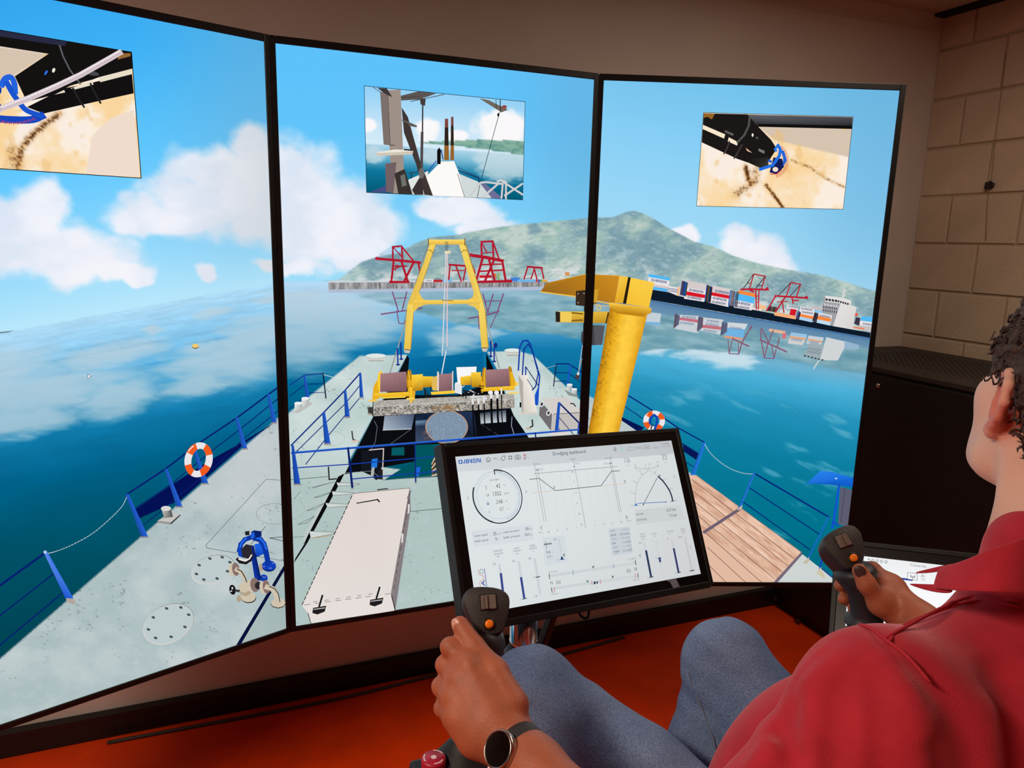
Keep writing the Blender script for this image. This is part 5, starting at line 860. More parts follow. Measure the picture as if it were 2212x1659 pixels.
for P in ([(1282, 604), (1300, 628)], [(1510, 588), (1502, 606)], [(1190, 752), (1214, 770)], [(1632, 724), (1652, 708)], [(1732, 874), (1758, 860)], [(1160, 930), (1182, 940)], [(1194, 500), (1200, 545)], [(1550, 465), (1556, 505)], [(1352, 515), (1354, 530)], [(1402, 510), (1412, 530)]): ln(P, .9, GR, zQ)
ln([(1036, 728), (1012, 745), (1040, 765)], 1, G5, zQ); ln([(1800, 642), (1824, 662), (1804, 684)], 1, G5, zQ)
def panel(P, fr, k=(212, 217, 222)): c.poly(P, k, fr)
panel([(1178, 1200), (1900, 1120), (1990, 1340), (1200, 1430)], zQ, (205, 209, 212)); c.text('vacuum', (1202, 1280), 28, GR, zQ); c.text('discharge', (1218, 1368), 28, GR, zQ); c.text('0.27 bar', (1690, 1222), 36, (70, 74, 78), zQ, sx=.9); c.text('7.2 bar', (1732, 1306), 36, (70, 74, 78), zQ, sx=.9)
panel([(302, 822), (755, 770), (775, 888), (322, 938)], zK, (214, 220, 226))
for t, p, h, k in (('cutter speed', (322, 866), 14, GR), ('35', (464, 854), 20, (70, 74, 80)), ('rpm', (494, 848), 13, G5), ('cutter pressure', (538, 838), 14, GR), ('39', (704, 818), 19, (70, 74, 80)), ('bar', (732, 813), 14, G5), ('ladder speed', (326, 906), 14, GR), ('0', (482, 892), 20, (80, 84, 90)), ('%', (502, 888), 11, G5), ('ladder pressure', (542, 878), 14, GR), ('161', (698, 860), 19, (70, 74, 80)), ('bar', (736, 855), 14, G5)): c.text(t, p, h, k, zK, sx=.88)
# bar gauges
def bar(x0, y0, x1, y1, w, k, fr): 
    c.poly([(x0-w/2, y0), (x0+w/2, y0-w*.12), (x1+w/2, y1-w*.12), (x1-w/2, y1)], k, fr)
LG = (204, 210, 213)
bar(636, 650, 700, 1100, 42, LG, zR); bar(664, 808, 704, 1160, 42, (58, 72, 140), zR); bar(980, 590, 1078, 1255, 42, LG, zR); bar(1020, 878, 1078, 1255, 40, (58, 72, 140), zR); bar(1262, 545, 1362, 1205, 42, LG, zR); ln([(1280, 880), (1352, 866)], 2, (70, 74, 78), zR); ln([(1042, 1268), (1122, 1250)], 1.4, INK, zR)
for t, p, h in (('hydraulic', (532, 436), 34), ('pressure', (548, 486), 34), ('bar', (596, 528), 30), ('cutter', (895, 388), 32), ('pressure', (884, 434), 32), ('bar', (932, 478), 28), ('ladder', (1172, 342), 32), ('setpoint', (1168, 388), 32), ('%', (1228, 432), 24), ('350', (520, 668), 32), ('350', (860, 616), 32), ('100', (1146, 570), 32), ('0', (1240, 895), 26), ('0', (1004, 1286), 28), ('-100', (1246, 1240), 30)): c.text(t, p, h, (130, 136, 142), zR, sx=.82)
ln([(265, 742), (275, 825), (368, 865), (370, 900), (290, 965), (300, 1040)], 1, (206, 110, 100), zR); ln([(372, 722), (415, 1045)], 1.4, (70, 90, 160), zR); c.ell((322, 775), 32, 42, (70, 110, 120), zR, -8, 24, 0, 360, (25, 34)); ln([(380, 935), (322, 985), (388, 1022)], 1.8, (60, 70, 150), zR); ln([(356, 952), (362, 1008)], 1.4, (60, 70, 150), zR)
panel([(1390, 180), (1790, 130), (1850, 620), (1455, 675)], zR, (212, 219, 224)); ln([(1432, 298), (1556, 282)], 3.2, (130, 134, 138), zR); ln([(1452, 246), (1472, 374)], 1, (90, 94, 98), zR); bar(1694, 200, 1740, 520, 26, (202, 208, 212), zR)
for t, p, h, k in (('4.7', (1604, 230), 30, GR), ('0.6', (1470, 462), 42, (70, 74, 78)), ('m', (1562, 448), 26, G5), ('0.9', (1486, 546), 42, (120, 140, 160)), ('m', (1576, 530), 24, G5), ('0.0', (1650, 590), 28, G5)): c.text(t, p, h, k, zR, sx=.9)
c.poly([(1722, 518), (1758, 514), (1762, 552), (1788, 552), (1790, 562), (1712, 574), (1710, 564), (1728, 556)], (30, 56, 110), zR); c.poly([(1762, 478), (1790, 448), (1784, 480), (1800, 516), (1778, 508)], (50, 110, 70), zR)
bar_ = [([(1540, 835), (2210, 735), (2215, 770), (1545, 875)], zR)]
c.poly([(885, 1145), (1528, 1048), (1530, 1068), (888, 1166)], LG, zK); c.poly([(900, 1240), (1545, 1145), (1548, 1166), (904, 1262)], LG, zK)
for P, w_, k in (([(882, 1142), (886, 1178)], 1.6, INK), ([(1524, 1040), (1530, 1072)], 1.8, INK), ([(1058, 1112), (1063, 1148)], 1.2, (100, 140, 180)), ([(1360, 1066), (1366, 1098)], 1.2, (100, 130, 190)), ([(1214, 1095), (1216, 1124)], 1, (226, 180, 130)), ([(898, 1244), (904, 1278)], 1.6, INK), ([(918, 1240), (924, 1274)], 1.2, (206, 80, 90)), ([(1198, 1192), (1203, 1224)], 1.2, (206, 70, 90)), ([(1262, 1180), (1267, 1214)], 1.2, (206, 70, 90)), ([(1524, 1138), (1528, 1170)], 1.2, (206, 90, 100)), ([(1542, 1134), (1547, 1166)], 1.6, INK)): ln(P, w_, k, zK)
for x, y in ((1210, 1086), (1168, 1194), (1356, 1160)): c.poly([(x-11, y-10), (x, y), (x+11, y-13), (x+3, y+10), (x-3, y+10)], (50, 100, 70), zK)
c.poly([(1214, 1198), (1227, 1196), (1229, 1216), (1216, 1218)], (26, 40, 62), zK); c.poly([(1234, 1195), (1243, 1194), (1246, 1212), (1237, 1214)], (26, 34, 50), zK)
for t, p, h, k in (('25 m/min', (876, 1136), 13, G5), ('25 m/min', (1468, 1040), 13, G5), ('PS', (890, 1220), 17, GR), ('SB', (1518, 1116), 17, GR), ('350 bar', (904, 1300), 12, G5), ('350 bar', (1510, 1194), 12, G5), ('0', (1234, 1242), 11, G5)): c.text(t, p, h, k, zK, sx=.88)
for x, y in ((950, 1204), (1474, 1118)):
    for k in range(4): ln([(x-14+k*9, y-14), (x-12+k*9, y+12)], .9, GR, zK)
panel([(500, 180), (858, 140), (905, 590), (560, 640)], zS, (200, 208, 215))
for t1, t2, y, x, k in (('width', '-13.2 m', 235, 524, G5), ('speed', '0.0 m/min', 306, 538, GR), ('depth', '11.0 mWL', 374, 552, G5), ('tide', '1.1 mCD', 446, 562, GR), ('depth', '-1.1 mCD', 514, 576, G5), ('target', '-11.1 mCD', 586, 590, GR)): c.text(t1, (x, y), 32, k, zS, sx=.85); c.text(t2, (x+320, y-36), 32, k, zS, align=1, sx=.85)
bar(1106, 418, 1225, 1000, 32, (202, 206, 208), zS); bar(1138, 548, 1225, 1000, 34, (42, 56, 90), zS); bar(1308, 385, 1425, 960, 30, (206, 209, 211), zS); bar(1368, 680, 1382, 750, 34, (50, 66, 120), zS); ln([(1338, 682), (1398, 670)], 1.6, (40, 56, 100), zS); bar(1575, 352, 1692, 920, 30, (202, 205, 207), zS); bar(1610, 512, 1692, 920, 32, (54, 56, 106), zS); bar(1800, 320, 1920, 880, 28, (194, 197, 199), zS); ln([(1895, 898), (1956, 886)], 2, INK, zS); ln([(1200, 1008), (1262, 996)], 1.6, INK, zS); ln([(1668, 930), (1728, 918)], 1.6, INK, zS)
for t, p, h in (('pump', (1036, 286), 28), ('speed', (1048, 328), 28), ('rpm', (1068, 368), 26), ('vacuum', (1232, 276), 26), ('bar', (1268, 316), 24), ('discharge', (1490, 240), 26), ('bar', (1532, 278), 24), ('pump', (1732, 190), 26), ('power', (1736, 230), 26), ('kW', (1762, 268), 24), ('500', (1012, 440), 28), ('1', (1250, 402), 26), ('10', (1496, 368), 28), ('2500', (1690, 342), 28), ('0', (1312, 694), 24), ('-1', (1366, 986), 24), ('0', (1172, 1026), 24), ('0', (1640, 942), 24), ('0', (1872, 914), 22)): c.text(t, p, h, (140, 144, 148), zS, sx=.82)
ln([(1046, 614), (1022, 636), (1052, 662)], 1, GR, zS); ln([(1882, 478), (1908, 500), (1888, 520)], 1, G5, zS)
def touch_panel(cv, name, label, group, tabs=True):
    root = thing(name, cv.o + cv.u*cv.W/2 + cv.v*cv.H - cv.n*.02, label, 'touchscreen', group)
    M = frame(cv.o, cv.u, cv.n, -cv.v); b = .0165; p = []
    # black glass border with a raised housing around it
    for nm, lo, hi in (('glass_border', (-b, -.006, -cv.H-b), (0, .0004, b)), ('glass_border', (cv.W, -.006, -cv.H-b), (cv.W+b, .0004, b)), ('glass_border', (0, -.006, 0), (cv.W, .0004, b)), ('glass_border', (0, -.006, -cv.H-b), (cv.W, .0004, -cv.H))): p.append(box(nm, lo, hi, M_glassy, None, M))
    f2 = b+.009
    for nm, lo, hi in (('housing_side', (-f2, -.034, -cv.H-f2), (-b, .002, f2)), ('housing_side', (cv.W+b, -.034, -cv.H-f2), (cv.W+f2, .002, f2)), ('housing_top', (-b, -.034, b), (cv.W+b, .002, f2)), ('housing_bottom', (-b, -.034, -cv.H-f2-.003), (cv.W+b, .002, -cv.H-b))): p.append(box(nm, lo, hi, M_bez, None, M, .0012, 1))
    p.append(box('back_cover', (-b, -.036, -cv.H-b), (cv.W+b, -.006, b), M_back, None, M))
    adopt(root, p); cv.build('screen', root); return root, M
droot, dM = touch_panel(dash, 'dashboard_touchscreen', 'tilted black touchscreen showing the Dredging dashboard, in front of the displays', 'operator touchscreens')
# sticker tab on the lower border
tabM = mat('grey_tape', (120, 124, 140), .5, noise=(90, .2))
tp = [c.st(p) for p in zS([(1490, 1062), (1655, 1030), (1720, 1160), (1610, 1190), (1555, 1085)])]
bm = bmesh.new(); lo = [bm.verts.new(tuple(c.o+c.u*s+c.v*t+c.n*.0006)) for s, t in tp]; hi = [bm.verts.new(tuple(c.o+c.u*s+c.v*t+c.n*.0011)) for s, t in tp]; bm.faces.new(hi); bm.faces.new(lo[::-1])
for k in range(5): bm.faces.new((lo[k], lo[(k+1) % 5], hi[(k+1) % 5], hi[k]))
adopt(droot, [bm_obj('tape_tab', bm, tabM)])
# cable loop under the panel
lp = [hit(x, y, dash.o - dash.n*.02, dash.n) for x, y in ((1249, 1316), (1252, 1326), (1258, 1333), (1264, 1336), (1270, 1332), (1272, 1322), (1269, 1311))]
adopt(droot, [tube('cable_loop', spline(lp, 5), .0024, M_bez)])
# pedestal that carries the panel
pc = dc - du*.03 - dash.n*.04
st = thing('panel_stand', (pc[0], pc[1], 0), 'black pedestal with a polished chrome column under the dashboard screen', 'stand')
M_chrome = mat('chrome', (225, 222, 220), .12, 1.0); base = D(1133, 1392, 1.38); colx = D(1132, 1330, 1.36)
pr = [lathe('chrome_column', [(0, 0), (.0255, 0), (.0255, .012), (.0262, .0125), (.0262, .016), (.0255, .0165), (.0255, .095), (0, .095)], M_chrome, None, frame((colx[0], colx[1], colx[2]-.064), (1, 0, 0), (0, 1, 0), (0, 0, 1)), 48)]
pr.append(lathe('base_column', [(0, -.0), (.14, 0), (.14, .02), (.045, .035), (.036, .06), (.036, colx[2]-.075), (.03, colx[2]-.064), (0, colx[2]-.064)], M_black, None, frame((colx[0], colx[1], 0), (1, 0, 0), (0, 1, 0), (0, 0, 1)), 40))
pr.append(tube('tilt_arm', [colx + np.array([0, 0, .02]), pc], .02, M_black))
a0, a1 = D(1196, 1320, 1.40), D(1168, 1400, 1.42)
bm = bmesh.new(); Mx, L = axis_frame(a0, a1); add_box(bm, (-.008, -.008, 0), (.008, .008, L+.25), Mx, .002); pr.append(bm_obj('support_strut', bm, M_black))
for s in (-1, 1): pr.append(tube('clamp_screw', [colx + CR*.026*s + np.array([0, 0, -.002]), colx + CR*.030*s + np.array([0, 0, -.002])], .004, M_chrome))
adopt(st, pr)
# --- second panel, on the operator's right
cr_, cu_, cf_ = _axes(.6235, -.6, .1438); ctl = Canvas(cam_to_room((.6057, 1.22, -.5328)), cr_, -cu_, DW, DH); c = ctl
c.grid([(0, 0), (DW, 0), (DW, DH), (0, DH)], 4, 4, lambda X, Y, U, V: stops(V, [(0, (236, 238, 240)), (.1, (238, 240, 242)), (.12, (252, 252, 254)), (1, (252, 252, 255))]))
c.text('Controls', (1680, 770), 17, (120, 124, 128), zL, sx=.95)
for x, y in ((1402, 728), (1434, 732), (1466, 736), (1500, 740)): c.ell((x, y), 11, 11, (130, 134, 138), zL, 0, 14, 0, 360, (7, 7))
ln([(1382, 722), (1366, 720), (1372, 714)], 1, GR, zL)
c.poly([(1545, 850), (1700, 868), (1700, 882), (1545, 864)], (40, 62, 150), zL); c.poly([(1660, 818), (1734, 826), (1734, 878), (1660, 870)], (70, 74, 80), zL); c.poly([(1663, 821), (1731, 829), (1731, 875), (1663, 867)], (248, 248, 250), zL); c.poly([(1678, 832), (1700, 848), (1720, 836), (1718, 858), (1700, 866), (1680, 852)], (176, 180, 184), zL)
c.poly([(1755, 826), (1800, 832), (1800, 895), (1755, 888)], (238, 240, 242), zL); ln([(1762, 850), (1774, 838), (1786, 852)], 1, GR, zL); c.text('25', (1622, 910), 16, GR, zL); c.text('35', (1766, 876), 12, G5, zL); ln([(1595, 880), (1595, 892)], .8, G5, zL); ln([(1630, 884), (1630, 896)], .8, G5, zL)
croot, cM = touch_panel(ctl, 'controls_touchscreen', 'bright white Controls touchscreen behind the right joystick, beside the black cabinet', 'operator touchscreens')
cc2 = ctl.o + ctl.u*DW/2 + ctl.v*DH/2 - ctl.n*.03
adopt(croot, [tube('stand_pole', [cc2, cc2 - ctl.n*.06 - np.array([0, 0, .05]), (cc2[0]+.02, cc2[1]+.05, .03)], .022, M_black), lathe('stand_foot', [(0, 0), (.12, 0), (.12, .02), (.03, .035), (0, .035)], M_black, None, Matrix.Translation((cc2[0]+.02, cc2[1]+.05, 0)))])
# --- equipment rack in the corner
RX, RY0, RZ = 2.285, 1.12, 1.183; RX1 = WALL_X - .02; RY1 = WALL_Y - .012
M_rack = mat('rack_steel', (9, 9, 10), .5, noise=(30, .25)); M_racktop = mat('rack_top', (40, 37, 34), .55, noise=(80, .35)); M_perf = mat('perforation', (9, 9, 9), .8)
rk = thing('equipment_rack', ((RX+RX1)/2, (RY0+RY1)/2, 0), 'black steel equipment cabinet standing in the corner beside the right display', 'cabinet')
ps = [box('cabinet_body', (RX+.012, RY0, .05), (RX1, RY1, RZ-.02), M_rack, None, None, .004, 1), box('top_panel', (RX, RY0, RZ-.02), (RX1, RY1, RZ), M_racktop, None, None, .003, 1), box('door_panel', (RX, RY0+.03, .07), (RX+.014, RY1-.03, RZ-.03), M_rack, None, None, .003, 1), box('plinth', (RX+.03, RY0+.03, 0), (RX1-.03, RY1-.03, .052), M_rack)]
bm = bmesh.new()
for i in range(30):
    for j in range(22):
        x = RX+.14+i*.013; y = RY1-.72+j*.026 + (.013 if i % 2 else 0); r = bmesh.ops.create_circle(bm, cap_ends=True, segments=6, radius=.0052); bmesh.ops.transform(bm, matrix=Matrix.Translation((x, y, RZ+.0004)), verts=r['verts'])
o = bm_obj('vent_perforation', bm, M_perf); o['kind'] = 'stuff'; ps.append(o)
bm = bmesh.new()
for i in range(14): add_box(bm, (RX-.0006, RY1-.12-i*.022, RZ-.062), (RX+.001, RY1-.128-i*.022, RZ-.036), None)
o = bm_obj('vent_slots', bm, mat('slot_edge', (70, 70, 74), .3, .8)); o['kind'] = 'stuff'; ps.append(o)
lk = hit(1722, 1343, (RX, 0, 0), np.array([1., 0, 0])); ps.append(lathe('lock_barrel', [(0, 0), (.016, 0), (.016, .004), (.011, .006), (.011, .003), (.0, .003)], mat('dark_chrome', (120, 100, 90), .25, 1.0), None, frame((RX, lk[1], lk[2]), (0, 1, 0), (0, 0, 1), (-1, 0, 0)), 24))
k2 = hit(1897, 833, (RX, 0, 0), np.array([1., 0, 0])); ps.append(lathe('door_screw', [(0, 0), (.009, 0), (.009, .004), (0, .006)], M_chrome, None, frame((RX, k2[1], k2[2]), (0, 1, 0), (0, 0, 1), (-1, 0, 0)), 16))
for x in (RX+.05, RX1-.05): ps.append(lathe('top_screw', [(0, 0), (.007, 0), (.006, .003), (0, .0035)], M_black, None, Matrix.Translation((x, RY1-.6, RZ)), 12))
adopt(rk, ps)
# --- joysticks
nJ = np.array([-.16, -.80, .58]); nJ /= np.linalg.norm(nJ); xJ = np.cross((0, 0, 1.), -nJ); xJ /= np.linalg.norm(xJ); xJ = xJ*1.0; yJ = np.cross(nJ, xJ)
if yJ[2] < 0: yJ = -yJ
zJS = FR(880, 1240, 3.96); jc = D(1050, 1338, .945)
def jst(p): q = hit(p[0], p[1], jc, nJ)-jc; return np.array([q@xJ, q@yJ])
OUT = [jst(p) for p in zJS([(478, 240), (481, 200), (498, 155), (540, 120), (600, 107), (680, 107), (760, 117), (820, 138), (860, 172), (876, 215), (876, 280), (862, 350), (842, 425), (824, 480), (795, 512), (730, 524), (660, 518), (612, 490), (560, 425), (512, 335)])]
OUT = [np.asarray(p) for p in spline([np.append(p, 0) for p in OUT + [OUT[0]]], 3)][:-1]; OUT = [p[:2] for p in OUT]
M_grip = mat('grip_plastic', (46, 43, 41), .55, noise=(300, .12), bump=(900, .2)); M_rub = mat('grip_rubber', (38, 40, 45), .5, noise=(200, .1)); M_org = mat('orange_button', (246, 126, 20), .35, noise=(200, .06)); M_rock = mat('rocker_switch', (112, 98, 90), .6, noise=(400, .15)); M_boot = mat('boot_rubber', (20, 21, 23), .6, noise=(90, .2))
def ring_solid(levels, name, material):
    """levels: list of (scale, offset normal, shift y) of the outline"""
    n = len(OUT); ctr = np.mean(OUT, axis=0); V, F = [], []
    for s, z, dy in levels: V += [jm(np.append(ctr+(p-ctr)*s+np.array([0, dy]), z)) for p in OUT]
    for l in range(len(levels)-1):
        for i in range(n): F.append((l*n+i, l*n+(i+1) % n, (l+1)*n+(i+1) % n, (l+1)*n+i))
    F.append(tuple(range(n))[::-1]); F.append(tuple(range((len(levels)-1)*n, len(levels)*n))); return mesh(name, V, F, material, None, True)
def joystick(center, basep, label, roll=0.0, face=None):
    global jm
    nn, xx, yy = face if face else (nJ, xJ, yJ)
    jm = lambda p: center + xx*p[0] + yy*p[1] + nn*p[2]
    root = thing('joystick', basep, label, 'joystick', 'operator joysticks'); P = []
    P.append(ring_solid([(.55, -.052, -.006), (.80, -.047, -.004), (.95, -.034, -.002), (1.0, -.018, 0), (1.0, -.004, 0), (.985, -.001, 0), (.955, 0, 0)], 'head_shell', M_rub))
    P.append(ring_solid([(.953, -.003, 0), (.95, .0006, 0), (.925, .0012, 0)], 'face_plate', M_grip))
    def at(px, py): s = jst(zJS([(px, py)])[0]); return s
    s = at(692, 242); M = frame(jm((s[0], s[1], .0012)), xx, yy, nn)
    P.append(box('rocker_frame', (-.0115, -.0105, -.001), (.0115, .0105, .0008), M_black, None, M, .0006, 1))
    bm = bmesh.new()
    for lo, hi, zz in (((-.0098, -.009), (.0012, .009), .0035), ((.0012, -.009), (.0048, .009), .0062), ((.0048, -.009), (.0098, .009), .003)): add_box(bm, (lo[0], lo[1], 0), (hi[0], hi[1], zz), M, .0008, 1)
    subpart(P[-1], bm_obj('rocker_switch', bm, M_rock))
    s = at(697, 430); M = frame(jm((s[0], s[1], .001)), xx, yy, nn)
    colr = (lathe('button_collar', [(0, 0), (.0084, 0), (.0084, .0012), (.0066, .0018), (.0064, .0002), (0, .0002)], M_black, None, M, 32)); P.append(colr); subpart(colr, lathe('push_button', [(.0056, 0), (.0056, .0034), (.0048, .0046), (.003, .0053), (0, .0056)], M_org, None, M, 32))
    top = jm((.002, -.022, -.026)); ax = np.asarray(basep)-top; L = np.linalg.norm(ax); ax /= L
    pts, rad = [], []
    for t, r in ((-.1, .024), (0, .030), (.1, .029), (.25, .0235), (.42, .018), (.6, .0175), (.74, .0185), (.8, .022), (.84, .027), (.88, .027), (.92, .02), (1.0, .014)): pts.append(top+ax*L*t + nn*.008*math.sin(max(t, 0)*PI)); rad.append(r)
    P.append(tube('grip_handle', pts, rad, M_rub, None, 28))
    bz = axis_frame(np.asarray(basep) + np.array([0, 0, -.001]), np.asarray(basep) + np.array([0, 0, -1]))[0]
    prof = [(0, -.012), (.013, -.012)]
    for k in range(5): prof += [(.019+k*.0055, .000+k*.007), (.0235+k*.0055, .0035+k*.007)]
    prof += [(.05, .036), (.05, .044), (0, .044)]
    P.append(lathe('rubber_boot', prof, M_boot, None, bz, 40)); adopt(root, P); return root
lbase = D(1006, 1600, .928); rbase = D(1866, 1356, 1.105)
joystick(jc, lbase, 'black joystick with orange button held in the left hand, in front of the dashboard')
nR = np.array([-.34, -.70, .62]); nR /= np.linalg.norm(nR); yR0 = D(1815, 1140, 1.10) - D(1845, 1215, 1.09); yR = yR0 - nR*np.dot(yR0, nR); yR /= np.linalg.norm(yR); xR = np.cross(yR, nR)
joystick(D(1842, 1196, 1.085), rbase, 'black joystick with orange button held in the right hand, before the Controls touchscreen', 0, (nR, xR, yR))
# --- operator seat with two consoles
M_vinyl = mat('black_vinyl', (16, 16, 18), .5, noise=(25, .2)); M_dots = mat('navy_fabric', (30, 28, 58), .8)
nt = M_dots.node_tree; vo = nt.nodes.new('ShaderNodeTexVoronoi'); vo.inputs['Scale'].default_value = 190; tcn = nt.nodes.new('ShaderNodeTexCoord'); nt.links.new(tcn.outputs['Object'], vo.inputs['Vector']); rp_ = nt.nodes.new('ShaderNodeValToRGB'); rp_.color_ramp.elements[0].color = s2l((200, 196, 214)); rp_.color_ramp.elements[0].position = .16; rp_.color_ramp.elements[1].color = s2l((30, 28, 58)); rp_.color_ramp.elements[1].position = .22; nt.links.new(vo.outputs['Distance'], rp_.inputs['Fac']); nt.links.new(rp_.outputs['Color'], nt.nodes['Principled BSDF'].inputs['Base Color'])
bf = _rz((math.sin(-.32), math.cos(-.32), 0)); br = _rz((math.cos(-.32), -math.sin(-.32), 0)); bu = np.array([0, 0, 1.])
SEAT = .70; sc_ = D(1960, 1990, .80); sc_ = np.array([.66, .62, 0])
seat = thing('operator_chair', (sc_[0], sc_[1], 0), 'black operator chair on a pedestal under the seated person', 'chair')
Ms = frame((sc_[0], sc_[1], SEAT), br, bf, bu); cs = []
cs.append(box('seat_cushion', (-.24, -.24, -.09), (.24, .22, .0), M_vinyl, None, Ms, .03, 3)); cs.append(box('seat_cover', (-.21, -.1, -.012), (.21, .235, .008), M_dots, None, Ms, .008, 2)); cs.append(box('seat_front_roll', (-.2, .18, -.07), (.2, .295, .065), M_dots, None, Ms, .03, 3)); cs.append(box('backrest', (-.2, -.34, -.02), (.2, -.26, .30), M_vinyl, None, Ms, .03, 3))
cs.append(lathe('pedestal', [(0, 0), (.23, 0), (.23, .025), (.08, .05), (.07, .08), (.07, SEAT-.1), (.2, SEAT-.088), (0, SEAT-.088)], M_black, None, Matrix.Translation((sc_[0], sc_[1], 0)))); cs.append(box('footrest', (-.2, .2, -.52), (.2, .40, -.49), M_black, None, Ms, .004)); cs.append(box('footrest_arm', (-.03, .05, -.56), (.03, .36, -.52), M_black, None, Ms))
adopt(seat, cs)
def console(b, label, side):
    t = thing('armrest_console', (b[0], b[1], b[2]-.06), label, 'console', 'joystick consoles'); Mx = frame((b[0], b[1], b[2]-.046), br, bf, bu); s_ = .045; p = [box('console_top', (-s_ - (.02 if side < 0 else 0), -.3, -.014), (s_, s_, 0), M_black, None, Mx, .006, 2), box('console_body', (-s_+.01, -.29, -.1), (s_-.01, s_-.01, -.014), M_vinyl, None, Mx, .006, 2)]
    e0 = Mx @ Vector((-.04*side, -.12, -.1)); p.append(tube('console_bracket', [tuple(e0), (e0.x+.0, e0.y, e0.z-.12), (sc_[0]+side*.2, sc_[1]-.02, SEAT-.05)], .016, M_black)); adopt(t, p); return t
console(lbase, 'black armrest console carrying the left joystick, at the bottom edge', -1); console(rbase, 'black armrest console carrying the right joystick, hidden behind the red shoulder', 1)
# red stop button on the left console
kb = D(937, 1637, .905); sb = thing('stop_button', (kb[0], kb[1], kb[2]-.045), 'red mushroom stop button with white markings, left of the joystick boot', 'button')
M_redb = mat('red_button', (176, 30, 56), .35, noise=(90, .08)); M_whp = mat('white_print', (236, 214, 216), .5); Mk = frame(kb, br, bf, bu)
pk = [lathe('button_cap', [(0, .001), (.0135, .001), (.0152, -.0005), (.0155, -.003), (.0150, -.016), (.012, -.018), (0, -.018)], M_redb, None, Mk, 40), lathe('button_base', [(0, -.016), (.011, -.016), (.011, -.03), (.018, -.031), (.019, -.05), (0, -.05)], mat('base_ring', (120, 140, 190), .4), None, Mk, 32)]
bm = bmesh.new()
def flat_arc(r0, r1, a0, a1, z):
    n = 14; A = [math.radians(a0+(a1-a0)*i/n) for i in range(n+1)]; o_ = [bm.verts.new(tuple(Mk @ Vector((r1*math.cos(t), r1*math.sin(t), z)))) for t in A]; i_ = [bm.verts.new(tuple(Mk @ Vector((r0*math.cos(t), r0*math.sin(t), z)))) for t in A]
    for k in range(n): bm.faces.new((i_[k], o_[k], o_[k+1], i_[k+1]))
for a in (20, 140, 260): flat_arc(.0112, .0128, a, a+62, .00125)
flat_arc(0.00001, .0036, 0, 360, .00125); subpart(pk[0], bm_obj('printed_marks', bm, M_whp)); adopt(sb, pk)
# ------------------------------------------------------------------ the seated person (smooth-blended solids meshed with surface nets)
def rc(a, b, ra, rb, k=.012, sub=False): return ('rc', np.asarray(a, float), np.asarray(b, float), ra, rb, k, sub)
def el(c, r, k=.012, ax=None, sub=False): return ('el', np.asarray(c, float), np.asarray(r, float), np.eye(3) if ax is None else np.asarray(ax, float), 0, k, sub)
def _opd(op, P):
    if op[0] == 'rc':
        a, b, ra, rb = op[1:5]; ab = b-a; t = np.clip(((P-a)@ab)/max(ab@ab, 1e-12), 0, 1); return np.linalg.norm(P-a-t[:, None]*ab, axis=1) - (ra+(rb-ra)*t)
    c, r, ax = op[1:4]; q = (P-c)@ax.T; k0 = np.linalg.norm(q/r, axis=1); k1 = np.linalg.norm(q/(r*r), axis=1); return k0*(k0-1)/np.maximum(k1, 1e-9)
def _bound(op):
    if op[0] == 'rc': return (op[1]+op[2])/2, np.linalg.norm(op[2]-op[1])/2 + max(op[3], op[4])
    return op[1], op[2].max()
def _comb(d, e, k, sub):
    if sub: e = -e; h = np.clip(.5-.5*(d-e)/k, 0, 1); return d*(1-h)+e*h + k*h*(1-h)
    h = np.clip(.5+.5*(d-e)/k, 0, 1); return d*(1-h)+e*h - k*h*(1-h)
